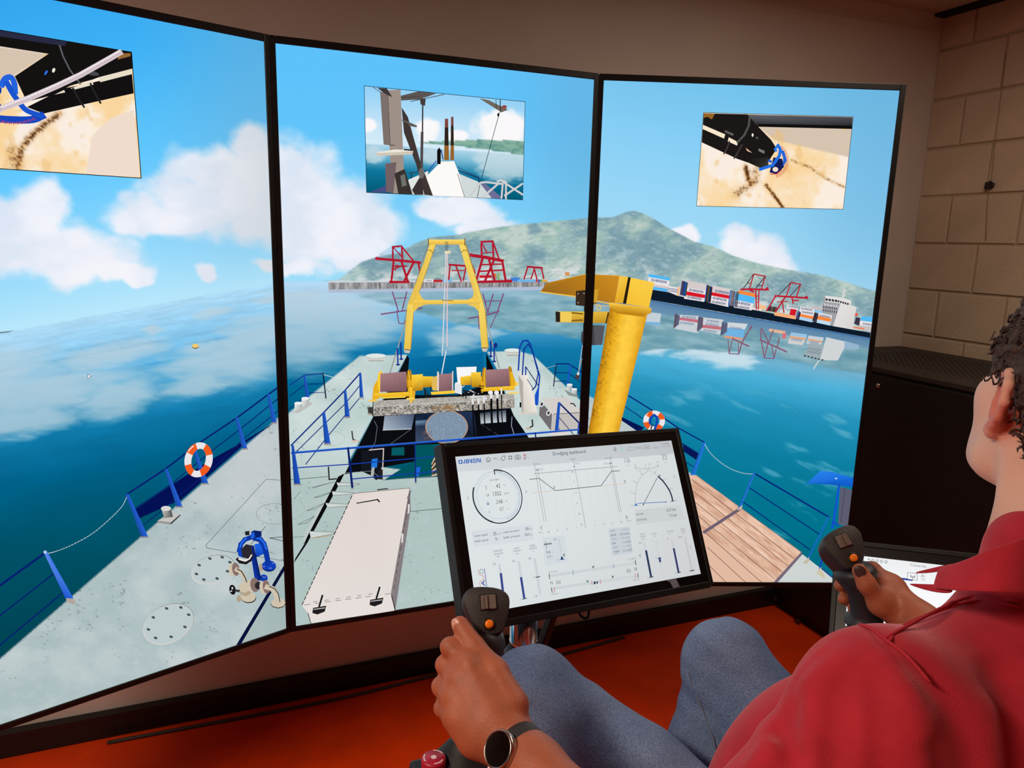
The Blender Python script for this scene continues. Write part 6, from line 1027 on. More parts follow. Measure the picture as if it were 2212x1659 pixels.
def sdf_mesh(ops, h, disp=None):
    B = 8; bs = B*h
    lo = np.min([_bound(o)[0]-_bound(o)[1] for o in ops if not o[6]], axis=0)-2*h; hi = np.max([_bound(o)[0]+_bound(o)[1] for o in ops if not o[6]], axis=0)+2*h
    nb = np.ceil((hi-lo)/bs).astype(int)+1
    I = np.stack(np.meshgrid(*[np.arange(n) for n in nb], indexing='ij'), -1).reshape(-1, 3); C = lo+(I+.5)*bs; rad = bs*.87
    d = np.full(len(C), 1e3)
    for o in ops:
        c, r = _bound(o); m = np.linalg.norm(C-c, axis=1) < r+rad*3+o[5]
        if m.any(): d[m] = _comb(d[m], _opd(o, C[m]), o[5], o[6])
    keep = np.abs(d) < rad*2.3+.02; I = I[keep]; C = C[keep]; N = len(I)
    g = np.stack(np.meshgrid(*[np.arange(B+1)]*3, indexing='ij'), -1).reshape(-1, 3)*h
    G = np.empty((N, (B+1)**3), np.float32); base = lo+I*bs
    for s in range(0, N, 1500):
        e = min(s+1500, N); P = base[s:e, None]+g[None]; d = np.full(P.shape[:2], 1e3)
        for o in ops:
            c, r = _bound(o); m = np.linalg.norm(C[s:e]-c, axis=1) < r+rad+o[5]+.03
            if m.any(): Q = P[m]; d[m] = _comb(d[m], _opd(o, Q.reshape(-1, 3)).reshape(Q.shape[:2]), o[5], o[6])
        if disp is not None: nm = np.abs(d) < .04; d[nm] += disp(P[nm])
        G[s:e] = d
    G = G.reshape(N, B+1, B+1, B+1); S = G < 0
    dims = nb*B+2
    def gid(X): return (X[..., 0]+1)*int(dims[1]+2)*int(dims[2]+2) + (X[..., 1]+1)*int(dims[2]+2) + X[..., 2]+1
    cs = np.zeros((N, B, B, B), int)
    for dx in (0, 1):
        for dy in (0, 1):
            for dz in (0, 1): cs += S[:, dx:B+dx, dy:B+dy, dz:B+dz]
    act = np.argwhere((cs > 0) & (cs < 8)); n_, i_, j_, k_ = act.T
    acc = np.zeros((len(act), 3)); cnt = np.zeros(len(act))
    cor = [(0, 0, 0), (1, 0, 0), (0, 1, 0), (1, 1, 0), (0, 0, 1), (1, 0, 1), (0, 1, 1), (1, 1, 1)]
    for a in range(8):
        for ax in range(3):
            ca = cor[a]
            if ca[ax]: continue
            cb = list(ca); cb[ax] = 1
            va = G[n_, i_+ca[0], j_+ca[1], k_+ca[2]]; vb = G[n_, i_+cb[0], j_+cb[1], k_+cb[2]]; m = (va < 0) != (vb < 0); t = np.where(m, va/np.where(m, va-vb, 1), 0)
            p = np.array(ca, float)[None].repeat(len(act), 0); p[:, ax] += t; acc += p*m[:, None]; cnt += m
    cell = I[n_]*B + act[:, 1:]; V = lo + (cell + acc/cnt[:, None])*h
    ids = gid(cell); order = np.argsort(ids); sid = ids[order]
    F = []
    for ax in range(3):
        o1, o2 = (ax+1) % 3, (ax+2) % 3; sl0 = [slice(None)]+[slice(0, B)]*3; sl1 = list(sl0); sl1[ax+1] = slice(1, B+1)
        cr = S[tuple(sl0)] != S[tuple(sl1)]; e = np.argwhere(cr); 
        if not len(e): continue
        inside = S[e[:, 0], e[:, 1], e[:, 2], e[:, 3]]; X = I[e[:, 0]]*B+e[:, 1:]; q = []
        for a, b in ((0, 0), (-1, 0), (-1, -1), (0, -1)): Y = X.copy(); Y[:, o1] += a; Y[:, o2] += b; q.append(gid(Y))
        q = np.stack(q, 1); p = np.searchsorted(sid, q); p = np.clip(p, 0, len(sid)-1); ok = (sid[p] == q).all(1); p = order[p]; p = np.where(inside[:, None], p, p[:, ::-1]); F.append(p[ok])
    return V, np.concatenate(F)
def np_mesh(name, V, F, material, parent=None, smooth_it=2):
    lab = np.arange(len(V))          # keep only the largest connected surface
    while True:
        m = lab[F].min(1); new = lab.copy()
        for k in range(4): np.minimum.at(new, F[:, k], m)
        new = new[new]
        if (new == lab).all(): break
        lab = new
    ids, cn = np.unique(lab[F[:, 0]], return_counts=True); F = F[lab[F[:, 0]] == ids[cn.argmax()]]; used = np.unique(F); rm = np.full(len(V), -1); rm[used] = np.arange(len(used)); V = V[used]; F = rm[F]
    for _ in range(smooth_it):   # light laplacian smoothing
        s = np.zeros_like(V); n = np.zeros(len(V))
        for a in range(4):
            b = (a+1) % 4; np.add.at(s, F[:, a], V[F[:, b]]); np.add.at(n, F[:, a], 1); np.add.at(s, F[:, b], V[F[:, a]]); np.add.at(n, F[:, b], 1)
        V = V*.5 + .5*s/np.maximum(n, 1)[:, None]
    me = bpy.data.meshes.new(name); me.vertices.add(len(V)); me.vertices.foreach_set('co', V.astype(np.float32).ravel()); me.loops.add(F.size); me.loops.foreach_set('vertex_index', F.astype(np.int32).ravel())
    me.polygons.add(len(F)); me.polygons.foreach_set('loop_start', (np.arange(len(F))*4).astype(np.int32)); me.update(calc_edges=True); me.validate()
    me.polygons.foreach_set('use_smooth', [True]*len(me.polygons)); me.materials.append(material); o = bpy.data.objects.new(name, me); COL.objects.link(o)
    if parent is not None: adopt(parent, [o])
    return o
def n3(P, s, seed=0):
    """cheap smooth 3-d noise in -1..1"""
    x, y, z = (P*s).T; return (np.sin(x*1.7+1.3*np.sin(y*1.1+seed))+np.sin(y*1.9+1.2*np.sin(z*1.3+seed*2))+np.sin(z*1.5+1.4*np.sin(x*1.2+seed*3)))/3
def chain(pts, rads, k=.006): return [rc(a, b, ra, rb, k) for a, b, ra, rb in zip(pts, pts[1:], rads, rads[1:])]
# joints ----------------------------------------------------------
HEADAZ = math.radians(6); hf = _rz((math.sin(HEADAZ), math.cos(HEADAZ), .24)); hf /= np.linalg.norm(hf); hr = np.cross(hf, (0, 0, 1.)); hr /= np.linalg.norm(hr); hu = np.cross(hr, hf)
HC = D(2165, 872, .745) + hr*.076
def Hd(x, y, z): return HC + hr*x + hf*y + hu*z
NB = D(2284, 1262, .72); SL = D(1905, 1528, .66); SR = SL + br*.40 - bf*.02; EL = D(1480, 2010, .63); WL = D(1092, 1594, .84)
ER = D(2290, 1560, .86); WR = D(1990, 1350, 1.045)
PEL = np.array([.70, .60, .80])
skin = []
# head
skin += [el(Hd(0, -.012, .045), (.078, .098, .086), .02, [hr, hf, hu]), el(Hd(0, .04, -.03), (.061, .058, .082), .03, [hr, hf, hu])]
for s in (-1, 1):
    skin += [rc(Hd(.056*s, .002, -.03), Hd(.052*s, .022, -.074), .018, .019, .03), rc(Hd(.052*s, .022, -.076), Hd(.016*s, .086, -.108), .019, .019, .025), el(Hd(.040*s, .062, -.02), (.022, .024, .022), .02)]
for s in (-1, 1): skin.append(rc(Hd(.041*s, .058, -.022), Hd(.040*s, .056, -.088), .021, .020, .02))
skin += [el(Hd(0, .088, -.104), (.022, .016, .018), .02, [hr, hf, hu]), rc(Hd(0, .098, .022), Hd(0, .122, -.022), .009, .013, .012), rc(Hd(-.034, .088, .036), Hd(.034, .088, .036), .013, .013, .02), el(Hd(0, .100, -.058), (.024, .01, .008), .008, [hr, hf, hu]), el(Hd(0, .098, -.070), (.02, .01, .008), .006, [hr, hf, hu])]
for s in (-1, 1): skin += [el(Hd(.031*s, .1, .016), (.016, .012, .011), .012, [hr, hf, hu], True), rc(Hd(.008*s, .112, -.022), Hd(.014*s, .106, -.024), .008, .007, .006)]
# neck and hidden trunk under the shirt
skin += [rc(Hd(0, -.022, -.045), NB, .055, .060, .03), rc(NB, NB-np.array([0, 0, .1])-bf*.0, .058, .07, .03), rc(NB-np.array([0, 0, .06]), SL, .045, .045, .04), rc(NB-np.array([0, 0, .06]), SR, .045, .045, .04), rc(NB-np.array([0, 0, .08]), PEL, .085, .10, .04)]
for s in (-1, 1):   # sternomastoid cords
    skin.append(rc(Hd(.055*s, -.02, -.045), NB + br*.02*s + bf*.04 - np.array([0, 0, .02]), .014, .012, .02))
# ears
for s in (-1, 1):
    def E(y, z, o=0.0): return Hd((.0745 + max(0, .012-y)*.42 + o)*s, y, z)
    hp = [(.010, .000), (.013, .016), (.008, .029), (-.004, .035), (-.016, .029), (-.0225, .014), (-.021, -.003), (-.014, -.016), (-.006, -.025)]
    hp = [(y*1.2-z*.25, z*1.14) for y, z in hp]
    skin += chain([E(y, z) for y, z in hp], [.0035, .0042, .0046, .0048, .0048, .0046, .0044, .0044, .0055], .004)
    skin += [el(E(-.004, -.029), (.006, .008, .009), .006, [hr, hf, hu]), rc(E(.008, -.018), E(.010, -.004), .005, .005, .006), rc(E(-.010, .020, -.003), E(-.010, -.012, -.003), .006, .006, .008), rc(E(-.002, .026, -.004), E(-.012, .006, -.003), .005, .004, .006), rc(E(.004, -.014, -.004), E(-.008, -.018, -.002), .005, .005, .006), el(E(.000, -.002, .006), (.008, .008, .012), .004, [hr, hf, hu], True)]
# left arm and hand
skin += [rc(SL, EL, .040, .038, .02), rc(EL, EL+(WL-EL)*.35, .042, .041, .02), rc(EL+(WL-EL)*.35, EL+(WL-EL)*.8, .041, .031, .02), rc(EL+(WL-EL)*.8, WL, .031, .029, .02)]
def P(*a): return D(*a)
LH = {'i': [P(1014, 1440, .880), P(972, 1398, .902), P(1000, 1388, .938), P(1034, 1398, .948)], 'm': [P(992, 1466, .878), P(962, 1436, .905), P(982, 1430, .940), P(1020, 1440, .948)], 'r': [P(980, 1506, .870), P(953, 1483, .898), P(972, 1476, .932), P(1008, 1484, .940)], 'l': [P(984, 1548, .858), P(957, 1530, .884), P(970, 1518, .916), P(1000, 1522, .926)]}
for f_, rr in (('i', (.0128, .0112, .0100, .0085)), ('m', (.0130, .0115, .0102, .0087)), ('r', (.0122, .0108, .0096, .0082)), ('l', (.0112, .0096, .0084, .0074))): skin += chain(LH[f_], rr, .0045)
wl = [P(1072, 1570, .842), P(1052, 1580, .840), P(1034, 1590, .842), P(1022, 1598, .846)]
for f_, w0, r0 in zip('imrl', wl, (.020, .020, .019, .018)): skin.append(rc(w0, LH[f_][0], r0, .0135 if f_ != 'l' else .012, .016))
skin += [rc(WL, P(1050, 1560, .845), .029, .024, .02), rc(P(1075, 1540, .850), P(1040, 1480, .868), .024, .017, .02), rc(P(1020, 1545, .858), P(1010, 1500, .87), .02, .016, .02)]
for f_ in 'imrl': q0 = LH[f_][0]; skin.append(el(q0 + (CAM-q0)*.010, (.0098, .0098, .0098), .009)); q1 = LH[f_][1]; skin.append(el(q1 + (CAM-q1)*.004, (.0102, .0102, .0102), .006))
for f_, w0 in zip('imrl', wl): skin.append(rc(w0 + (CAM-w0)*.018, LH[f_][0] + (CAM-LH[f_][0])*.012, .0045, .0055, .010))
LT = [P(1106, 1522, .850), P(1068, 1452, .876), P(1024, 1398, .900), P(994, 1350, .916)]
skin += chain(LT, (.020, .0156, .0136, .0112), .005) + [rc(LT[1], P(1040, 1474, .876), .012, .012, .014)]
# right arm and hand
skin += [rc(SR, ER, .046, .040, .02), rc(ER, WR, .040, .029, .02)]
RH = {'i': [P(1926, 1268, 1.10), P(1884, 1230, 1.125), P(1858, 1226, 1.150), P(1836, 1236, 1.150)], 'm': [P(1930, 1288, 1.105), P(1886, 1262, 1.145), P(1846, 1258, 1.150), P(1814, 1265, 1.122)], 'r': [P(1934, 1308, 1.105), P(1890, 1290, 1.140), P(1852, 1288, 1.142), P(1822, 1294, 1.116)], 'l': [P(1938, 1326, 1.100), P(1900, 1314, 1.130), P(1868, 1312, 1.130), P(1842, 1316, 1.110)]}
for f_, rr in (('i', (.0135, .0118, .0102, .0088)), ('m', (.0130, .0115, .0102, .0090)), ('r', (.0125, .0110, .0100, .0088)), ('l', (.0112, .0098, .0088, .0078))): skin += chain(RH[f_], rr, .005)
for f_ in 'imrl': skin.append(rc(WR + (RH[f_][0]-RH['m'][0])*.4, RH[f_][0], .022, .0145, .016))
RT = [P(1950, 1340, 1.06), P(1902, 1304, 1.064), P(1872, 1262, 1.062), P(1857, 1233, 1.066)]
skin += chain(RT, (.020, .0145, .0125, .0108), .008) + [rc(RT[1], RH['i'][0], .013, .013, .016), rc(P(1915, 1290, 1.085), P(1905, 1262, 1.095), .014, .012, .014)]
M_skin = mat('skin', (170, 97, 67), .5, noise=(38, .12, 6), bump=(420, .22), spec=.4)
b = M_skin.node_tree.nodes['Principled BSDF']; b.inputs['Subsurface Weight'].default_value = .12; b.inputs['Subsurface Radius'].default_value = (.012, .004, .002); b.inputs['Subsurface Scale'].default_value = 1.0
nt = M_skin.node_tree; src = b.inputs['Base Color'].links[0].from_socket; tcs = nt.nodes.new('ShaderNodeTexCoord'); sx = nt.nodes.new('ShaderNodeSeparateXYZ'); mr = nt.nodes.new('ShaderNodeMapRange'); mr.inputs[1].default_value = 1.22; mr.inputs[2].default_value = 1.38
mxs = nt.nodes.new('ShaderNodeMixRGB'); mxs.inputs[2].default_value = s2l((240, 194, 170)); nt.links.new(tcs.outputs['Object'], sx.inputs[0]); nt.links.new(sx.outputs['Z'], mr.inputs[0]); nt.links.new(mr.outputs[0], mxs.inputs[0]); nt.links.new(src, mxs.inputs[1]); nt.links.new(mxs.outputs[0], b.inputs['Base Color'])   # paler with height: screen light on the face put into the skin colour
vd = nt.nodes.new('ShaderNodeVectorMath'); vd.operation = 'DISTANCE'; vd.inputs[1].default_value = tuple(Hd(-.083, -.006, .002)); nt.links.new(tcs.outputs['Object'], vd.inputs[0]); mr2 = nt.nodes.new('ShaderNodeMapRange'); mr2.inputs[1].default_value = .048; mr2.inputs[2].default_value = .022; nt.links.new(vd.outputs['Value'], mr2.inputs[0])
mx2 = nt.nodes.new('ShaderNodeMixRGB'); mx2.inputs[2].default_value = s2l((222, 132, 112)); nt.links.new(mr2.outputs[0], mx2.inputs[0]); nt.links.new(mxs.outputs[0], mx2.inputs[1]); nt.links.new(mx2.outputs[0], b.inputs['Base Color'])   # flushed ear
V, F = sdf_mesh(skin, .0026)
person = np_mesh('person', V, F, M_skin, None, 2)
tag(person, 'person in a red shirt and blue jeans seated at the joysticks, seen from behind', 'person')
# shirt ------------------------------------------------------------
M_shirt = mat('red_shirt', (188, 42, 57), .85, noise=(40, .08, 8), bump=(800, .3), spec=.25)
b = M_shirt.node_tree.nodes['Principled BSDF']; b.inputs['Sheen Weight'].default_value = .55; b.inputs['Sheen Roughness'].default_value = .4; b.inputs['Sheen Tint'].default_value = (1, .5, .55, 1)
CH = (SL+SR)/2 - bu*.15; SE = SL+(EL-SL)*.60
sh = [rc(SL, SE, .058, .062, .03), el(SL-bu*.02, (.064, .062, .072), .04), rc(SL-bu*.005, NB-bu*.085-br*.03, .054, .066, .05), rc(SR, NB-bu*.085+br*.03, .055, .066, .05), rc(SR, ER+(SR-ER)*.2, .066, .06, .03)]
sh += [el(CH, (.20, .125, .22), .06, [br, bf, bu]), el(PEL+bu*.10, (.185, .13, .20), .08, [br, bf, bu]), rc(SL-bf*.03-bu*.08, CH-br*.08-bf*.05-bu*.1, .055, .07, .05), rc(NB-bu*.06, NB+bu*.018, .080, .068, .03)]
def march(ops, px, py, t0=.25, t1=1.6):
    r = ray(px, py); t = t0; L = np.linalg.norm(r)
    for _ in range(80):
        d = 1e3; p = (CAM+r*t)[None]
        for o in ops: d = _comb(d, _opd(o, p)[0], o[5], o[6])
        if d < .0005: return CAM+r*t
        t += max(d, .0005)*.8/L
        if t > t1: break
    return None
FOLD = []
def fold(pts, w, amp):
    q = [march(sh, x, y) for x, y in pts]; q = [p for p in q if p is not None]
    if len(q) > 1: FOLD.append((q, w, amp))
for pts, w, a_ in (([(1790, 1420), (1765, 1500), (1752, 1590), (1745, 1690)], .014, -.005), ([(1860, 1395), (1800, 1440), (1740, 1480)], .012, -.004), ([(1940, 1420), (1965, 1510), (1985, 1600), (2000, 1690)], .014, -.005), ([(1672, 1520), (1655, 1580), (1680, 1630)], .012, -.006), ([(2130, 1480), (2146, 1580), (2155, 1690)], .018, -.007), ([(1715, 1600), (1655, 1622), (1630, 1655)], .012, -.007), ([(1850, 1354), (1780, 1400), (1716, 1464)], .005, -.002),
                   ([(1925, 1395), (1990, 1445), (2045, 1515), (2075, 1590), (2092, 1700)], .014, .011), ([(2130, 1400), (2178, 1480), (2200, 1580), (2210, 1690)], .020, .014), ([(1830, 1430), (1812, 1520), (1800, 1690)], .013, .006), ([(1712, 1500), (1700, 1560), (1702, 1690)], .012, .006), ([(1890, 1420), (1895, 1520), (1902, 1690)], .010, .004), ([(1645, 1565), (1685, 1592), (1725, 1645)], .009, .008), ([(2045, 1700), (2030, 1620)], .012, .007), ([(1865, 1352), (1905, 1380), (1925, 1395)], .006, .003)): fold(pts, w, a_)
def shirt_disp(Pn):
    r = .0010*n3(Pn, 26, 1) + .0018*n3(Pn, 10, 4)
    for q, w, a_ in FOLD:
        c_ = np.mean(q, axis=0); R_ = max(np.linalg.norm(p-c_) for p in q)+3*w; m = np.linalg.norm(Pn-c_, axis=1) < R_
        if not m.any(): continue
        Pm = Pn[m]; dm = np.full(len(Pm), 1e9); n = len(q)-1; tt = np.zeros(len(Pm))
        for k in range(n):
            ab = q[k+1]-q[k]; t = np.clip(((Pm-q[k])@ab)/(ab@ab), 0, 1); d_ = np.linalg.norm(Pm-q[k]-t[:, None]*ab, axis=1); b2 = d_ < dm; dm[b2] = d_[b2]; tt[b2] = (k+t[b2])/n
        r[m] += a_*np.exp(-(dm/w)**2)*np.clip(tt/.25, .15, 1)
    return r
V, F = sdf_mesh(sh, .0042, shirt_disp)
shirt = np_mesh('shirt', V, F, M_shirt, person, 2)
M_seam = mat('shirt_seam', (186, 38, 54), .9, noise=(60, .1)); sm = []
for pts in ([(1858, 1349), (1882, 1358), (1908, 1378), (1960, 1418), (2010, 1475)], [(1910, 1378), (1950, 1338), (2005, 1300), (2090, 1290), (2200, 1300)], [(1922, 1382), (1962, 1346), (2015, 1310), (2095, 1300), (2200, 1311)]):
    q = [march(sh, x, y) for x, y in pts]; q = [p + (CAM-p)*.003 for p in q if p is not None]
    if len(q) > 2: sm.append(tube('seam', spline(q, 5), .0016, M_seam, None, 6))
adopt(person, sm)
# jeans ------------------------------------------------------------
KL, KR = D(1152, 1492, 1.19), D(1566, 1430, 1.21); HL = PEL - br*.09 - bu*.0; HR = PEL + br*.09
AL, AR = KL + np.array([-.06, .10, -.43]), KR + (D(1440, 1980, 1.2)-KR)/np.linalg.norm(D(1440, 1980, 1.2)-KR)*.43
jn = []
for Hh, Kk, Aa in ((HL, KL, AL), (HR, KR, AR)):
    m = Hh+(Kk-Hh)*.5
    jn += [rc(Hh, m, .088, .080, .04), rc(m, Kk, .080, .064, .03), el(Kk, (.062, .062, .064), .03), rc(Kk - bu*.01, Kk+(Aa-Kk)*.35, .058, .060, .02), rc(Kk+(Aa-Kk)*.35, Aa, .060, .052, .02)]
jn.append(el(PEL, (.17, .13, .12), .04, [br, bf, bu]))
def jean_disp(Pn):
    r = .0018*n3(Pn, 26, 2) + .0012*n3(Pn, 60, 5)
    for Kk, Aa in ((KL, AL), (KR, AR)):
        q = Pn-Kk; d2 = np.linalg.norm(q, axis=1); r = r + .0032*np.sin((q@bu)*150 + (q@br)*60)*np.exp(-(d2/.09)**2)*(q@bf < .03)
    return r
V, F = sdf_mesh(jn, .0045, jean_disp)
M_jean = bpy.data.materials.new('denim'); M_jean.use_nodes = True; nt = M_jean.node_tree; b = nt.nodes['Principled BSDF']; b.inputs['Roughness'].default_value = .85; b.inputs['Specular IOR Level'].default_value = .2
tc = nt.nodes.new('ShaderNodeTexCoord'); mp = nt.nodes.new('ShaderNodeMapping'); mp.inputs['Rotation'].default_value = (0, 0, .35); mp.inputs['Scale'].default_value = (1, .4, .7)
n1 = nt.nodes.new('ShaderNodeTexNoise'); n1.inputs['Scale'].default_value = 900; n1.inputs['Detail'].default_value = 2; n2 = nt.nodes.new('ShaderNodeTexNoise'); n2.inputs['Scale'].default_value = 7; n2.inputs['Detail'].default_value = 4
nt.links.new(tc.outputs['Object'], mp.inputs['Vector']); nt.links.new(mp.outputs['Vector'], n1.inputs['Vector']); nt.links.new(tc.outputs['Object'], n2.inputs['Vector'])
r1 = nt.nodes.new('ShaderNodeValToRGB'); r1.color_ramp.elements[0].position = .35; r1.color_ramp.elements[1].position = .65; r1.color_ramp.elements[0].color = s2l((94, 116, 150)); r1.color_ramp.elements[1].color = s2l((142, 162, 194))
r2 = nt.nodes.new('ShaderNodeValToRGB'); r2.color_ramp.elements[0].position = .35; r2.color_ramp.elements[1].position = .7; r2.color_ramp.elements[0].color = (.55, .58, .68, 1); r2.color_ramp.elements[1].color = (1.0, 1.0, 1.0, 1)
mx = nt.nodes.new('ShaderNodeMixRGB'); mx.blend_type = 'MULTIPLY'; mx.inputs['Fac'].default_value = 1; nt.links.new(n1.outputs['Fac'], r1.inputs['Fac']); nt.links.new(n2.outputs['Fac'], r2.inputs['Fac']); nt.links.new(r1.outputs['Color'], mx.inputs[1]); nt.links.new(r2.outputs['Color'], mx.inputs[2]); nt.links.new(mx.outputs[0], b.inputs['Base Color'])
bp = nt.nodes.new('ShaderNodeBump'); bp.inputs['Strength'].default_value = .35; bp.inputs['Distance'].default_value = .001; nt.links.new(n1.outputs['Fac'], bp.inputs['Height']); nt.links.new(bp.outputs['Normal'], b.inputs['Normal'])
np_mesh('jeans', V, F, M_jean, person, 2)
jsm = []; _sh, sh = sh, jn
M_stitch = mat('tan_stitching', (120, 122, 132), .8)
for pts in ([(1486, 1452), (1500, 1490), (1522, 1545), (1545, 1610), (1556, 1690)],):
    pts = [tuple(p[:2]) for p in spline([(x, y, 0) for x, y in pts], 6)]; q = [march(jn, x, y, .5) for x, y in pts]; q = [p + (CAM-p)*.0016 for p in q if p is not None]
    if len(q) > 2: jsm.append(tube('stitched_seam', q, .0009, M_stitch, None, 6))
adopt(person, jsm); sh = _sh
# shoes
M_shoe = mat('dark_shoe', (40, 36, 34), .6, noise=(30, .2))
for A_ in (AL, AR): Vs, Fs = sdf_mesh([rc(A_-bu*.02, A_-bu*.05+bf*.15, .045, .035, .02), rc(A_-bu*.05-bf*.04, A_-bu*.06+bf*.16, .035, .032, .02)], .006); np_mesh('shoe', Vs, Fs, M_shoe, person, 2)
# hair -------------------------------------------------------------
hp_ = [el(Hd(0, -.016, .052), (.086, .103, .090), .02, [hr, hf, hu]), el(Hd(0, -.062, -.005), (.066, .052, .075), .03, [hr, hf, hu]), rc(Hd(-.072, .008, .03), Hd(-.072, .012, .05), .010, .014, .02), rc(Hd(.072, .008, .03), Hd(.072, .012, .05), .010, .014, .02)]
hp_ += [el(Hd(0, .14, -.02), (.12, .085, .105), .02, [hr, hf, hu], True), el(Hd(0, .05, -.07), (.12, .065, .08), .02, [hr, hf, hu], True)]
for s in (-1, 1): hp_.append(el(Hd(.085*s, .004, -.004), (.03, .024, .036), .01, [hr, hf, hu], True))
def hair_disp(Pn): return .004*n3(Pn, 150, 3) + .003*n3(Pn, 260, 7)
V, F = sdf_mesh(hp_, .0026, hair_disp)
M_hair = mat('dark_hair', (74, 60, 52), .7, noise=(170, .55, 6), bump=(500, .6))
hair = np_mesh('hair', V, F, M_hair, person, 1)
bm = bmesh.new(); rng = np.random.RandomState(3); fc = rng.choice(len(F), 900, replace=False)
for i in fc:
    p = V[F[i]].mean(0); n = p-Hd(0, -.015, .04); n /= np.linalg.norm(n)
    if np.dot(n, hf) > .5: continue
    t = np.cross(n, rng.normal(size=3)); t /= np.linalg.norm(t); v = np.cross(n, t); R_ = rng.uniform(.003, .007); pts = []
    for k in range(8): a = k/7*rng.uniform(3, 5.5); pts.append(p - n*.003 + n*(.010*k/7) + t*R_*(math.cos(a)-1) + v*R_*math.sin(a) - hu*.004*k/7)
    add_tube(bm, pts, [.0011]*7+[.0005], 4, False)
cu_o = bm_obj('hair_curls', bm, M_hair, None, True); cu_o['kind'] = 'stuff'; adopt(person, [cu_o])
# eyes, nails
M_eye = mat('eye_white', (226, 222, 216), .2); M_iris = mat('iris', (60, 70, 80), .2); M_nail = mat('nail', (214, 160, 140), .35); M_bruise = mat('bruised_nail', (70, 48, 44), .4, noise=(300, .4))
for s in (-1, 1):
    bm = bmesh.new(); bmesh.ops.create_uvsphere(bm, u_segments=20, v_segments=14, radius=.0118, matrix=Matrix.Translation(Vector(Hd(.031*s, .090, .016)))); e_ = bm_obj('eye', bm, M_eye, None, True); adopt(person, [e_])
    bm = bmesh.new(); bmesh.ops.create_uvsphere(bm, u_segments=16, v_segments=10, radius=.0058, matrix=Matrix.Translation(Vector(Hd(.031*s, .0968, .016)))); adopt(person, [bm_obj('iris', bm, M_iris, None, True)])
def nail(tip, prev, toward, material, w=.0062, l=.0085, r=.0098):
    ax = tip-prev; ax /= np.linalg.norm(ax); n = toward-ax*np.dot(toward, ax); n /= np.linalg.norm(n); x = np.cross(ax, n)
    bm = bmesh.new(); bmesh.ops.create_uvsphere(bm, u_segments=18, v_segments=12, radius=1.0, matrix=frame(tip+n*(r-.0012)+ax*.0008, x*w, ax*l, n*.0022)); o = bm_obj('nail', bm, material, None, True); adopt(person, [o])
tc_ = lambda p: (CAM-p)/np.linalg.norm(CAM-p)
nail(RT[3], RT[2], tc_(RT[3]), M_bruise, .0078, .0095, .0108); nail(LT[3], LT[2], tc_(LT[3])*.8-CR*.5, M_nail)
# collar of the shirt ----------------------------------------------
def ribbon(name, top, bot, th, material, parent):
    """thin double-sided cloth strip between two polylines"""
    n = len(top); V = []; 
    for a, b_ in zip(top, bot):
        m = b_-a; V += [a, a*.5+b_*.5, b_]
    bm = bmesh.new(); vs = [bm.verts.new(tuple(v)) for v in V]
    for i in range(n-1):
        for j in range(2): bm.faces.new((vs[i*3+j], vs[(i+1)*3+j], vs[(i+1)*3+j+1], vs[i*3+j+1]))
    o = bm_obj(name, bm, material, None, True); md = o.modifiers.new('thick', 'SOLIDIFY'); md.thickness = th; md.offset = 0; sd = o.modifiers.new('soft', 'SUBSURF'); sd.levels = 1; sd.render_levels = 2; adopt(parent, [o]); return o

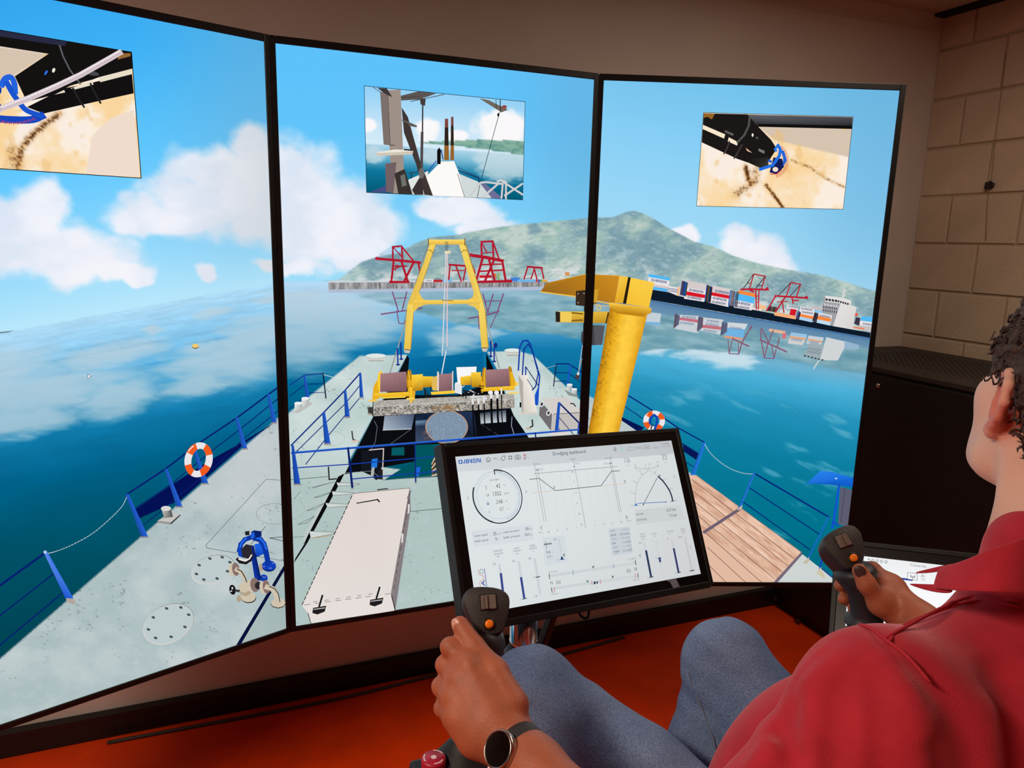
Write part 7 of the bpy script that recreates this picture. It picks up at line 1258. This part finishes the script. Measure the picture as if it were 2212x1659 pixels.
top = [P(2262, 1140, .655), P(2200, 1164, .645), P(2140, 1184, .65), P(2085, 1208, .668), P(2028, 1227, .70)]; bot = [P(2262, 1292, .635), P(2200, 1284, .625), P(2135, 1280, .632), P(2075, 1278, .655), P(2014, 1271, .692)]
ribbon('collar', spline(top, 4), spline(bot, 4), .0035, M_shirt, person)
ribbon('collar_point', [P(2070, 1214, .676), P(2020, 1225, .71), P(1976, 1236, .735)], [P(2070, 1226, .676), P(2020, 1238, .71), P(1977, 1239, .735)], .003, M_shirt, person)
ribbon('collar_point', [P(2060, 1262, .672), P(2010, 1262, .70), P(1963, 1260, .722)], [P(2060, 1284, .668), P(2012, 1280, .698), P(1964, 1263, .722)], .003, M_shirt, person)
# wrist watch --------------------------------------------------------
wax = (EL-WL)/np.linalg.norm(EL-WL); wp = D(1128, 1640, .818); wpa = WL + wax*np.dot(wp-WL, wax); nW = tc_(wpa)*.80 - CR*.62 + CU*.12; nW -= wax*np.dot(nW, wax); nW /= np.linalg.norm(nW); xW = np.cross(wax, nW)
watch = thing('wrist_watch', wpa, 'black round wrist watch with a steel rim on the left wrist', 'watch'); pw = []
n = 48; bmw = bmesh.new(); rings = []
for kx in (-.0125, -.0115, .0115, .0125):
    for rr_ in (0,):
        R_ = .0335 if abs(kx) < .012 else .0322; rings.append([bmw.verts.new(tuple(wpa + wax*kx + R_*(math.cos(2*PI*i/n)*nW + math.sin(2*PI*i/n)*xW))) for i in range(n)])
inner = [[bmw.verts.new(tuple(wpa + wax*kx + .0305*(math.cos(2*PI*i/n)*nW + math.sin(2*PI*i/n)*xW))) for i in range(n)] for kx in (.0125, -.0125)]; rings += inner; rings.append(rings[0])
for A_, B_ in zip(rings, rings[1:]):
    for i in range(n): bmw.faces.new((A_[i], A_[(i+1) % n], B_[(i+1) % n], B_[i]))
pw.append(bm_obj('strap', bmw, mat('watch_strap', (44, 42, 42), .6, noise=(200, .1)), None, True))
Mw = frame(wpa + nW*.033, wax, xW, nW); pw.append(lathe('case', [(0, -.002), (.019, -.002), (.0205, .001), (.0205, .006), (.0192, .0088), (.0180, .0092), (.0178, .0082), (0, .0082)], mat('steel_rim', (190, 180, 170), .22, 1.0), None, Mw, 56)); subpart(pw[-1], lathe('watch_glass', [(.0177, .0083), (.012, .0088), (0, .009)], mat('watch_black', (8, 8, 9), .12), None, Mw, 48))
subpart(pw[-1], tube('crown', [tuple(Mw @ Vector((0, .0205, .004))), tuple(Mw @ Vector((0, .0232, .004)))], .003, MATS['steel_rim'], None, 14))
adopt(watch, pw)
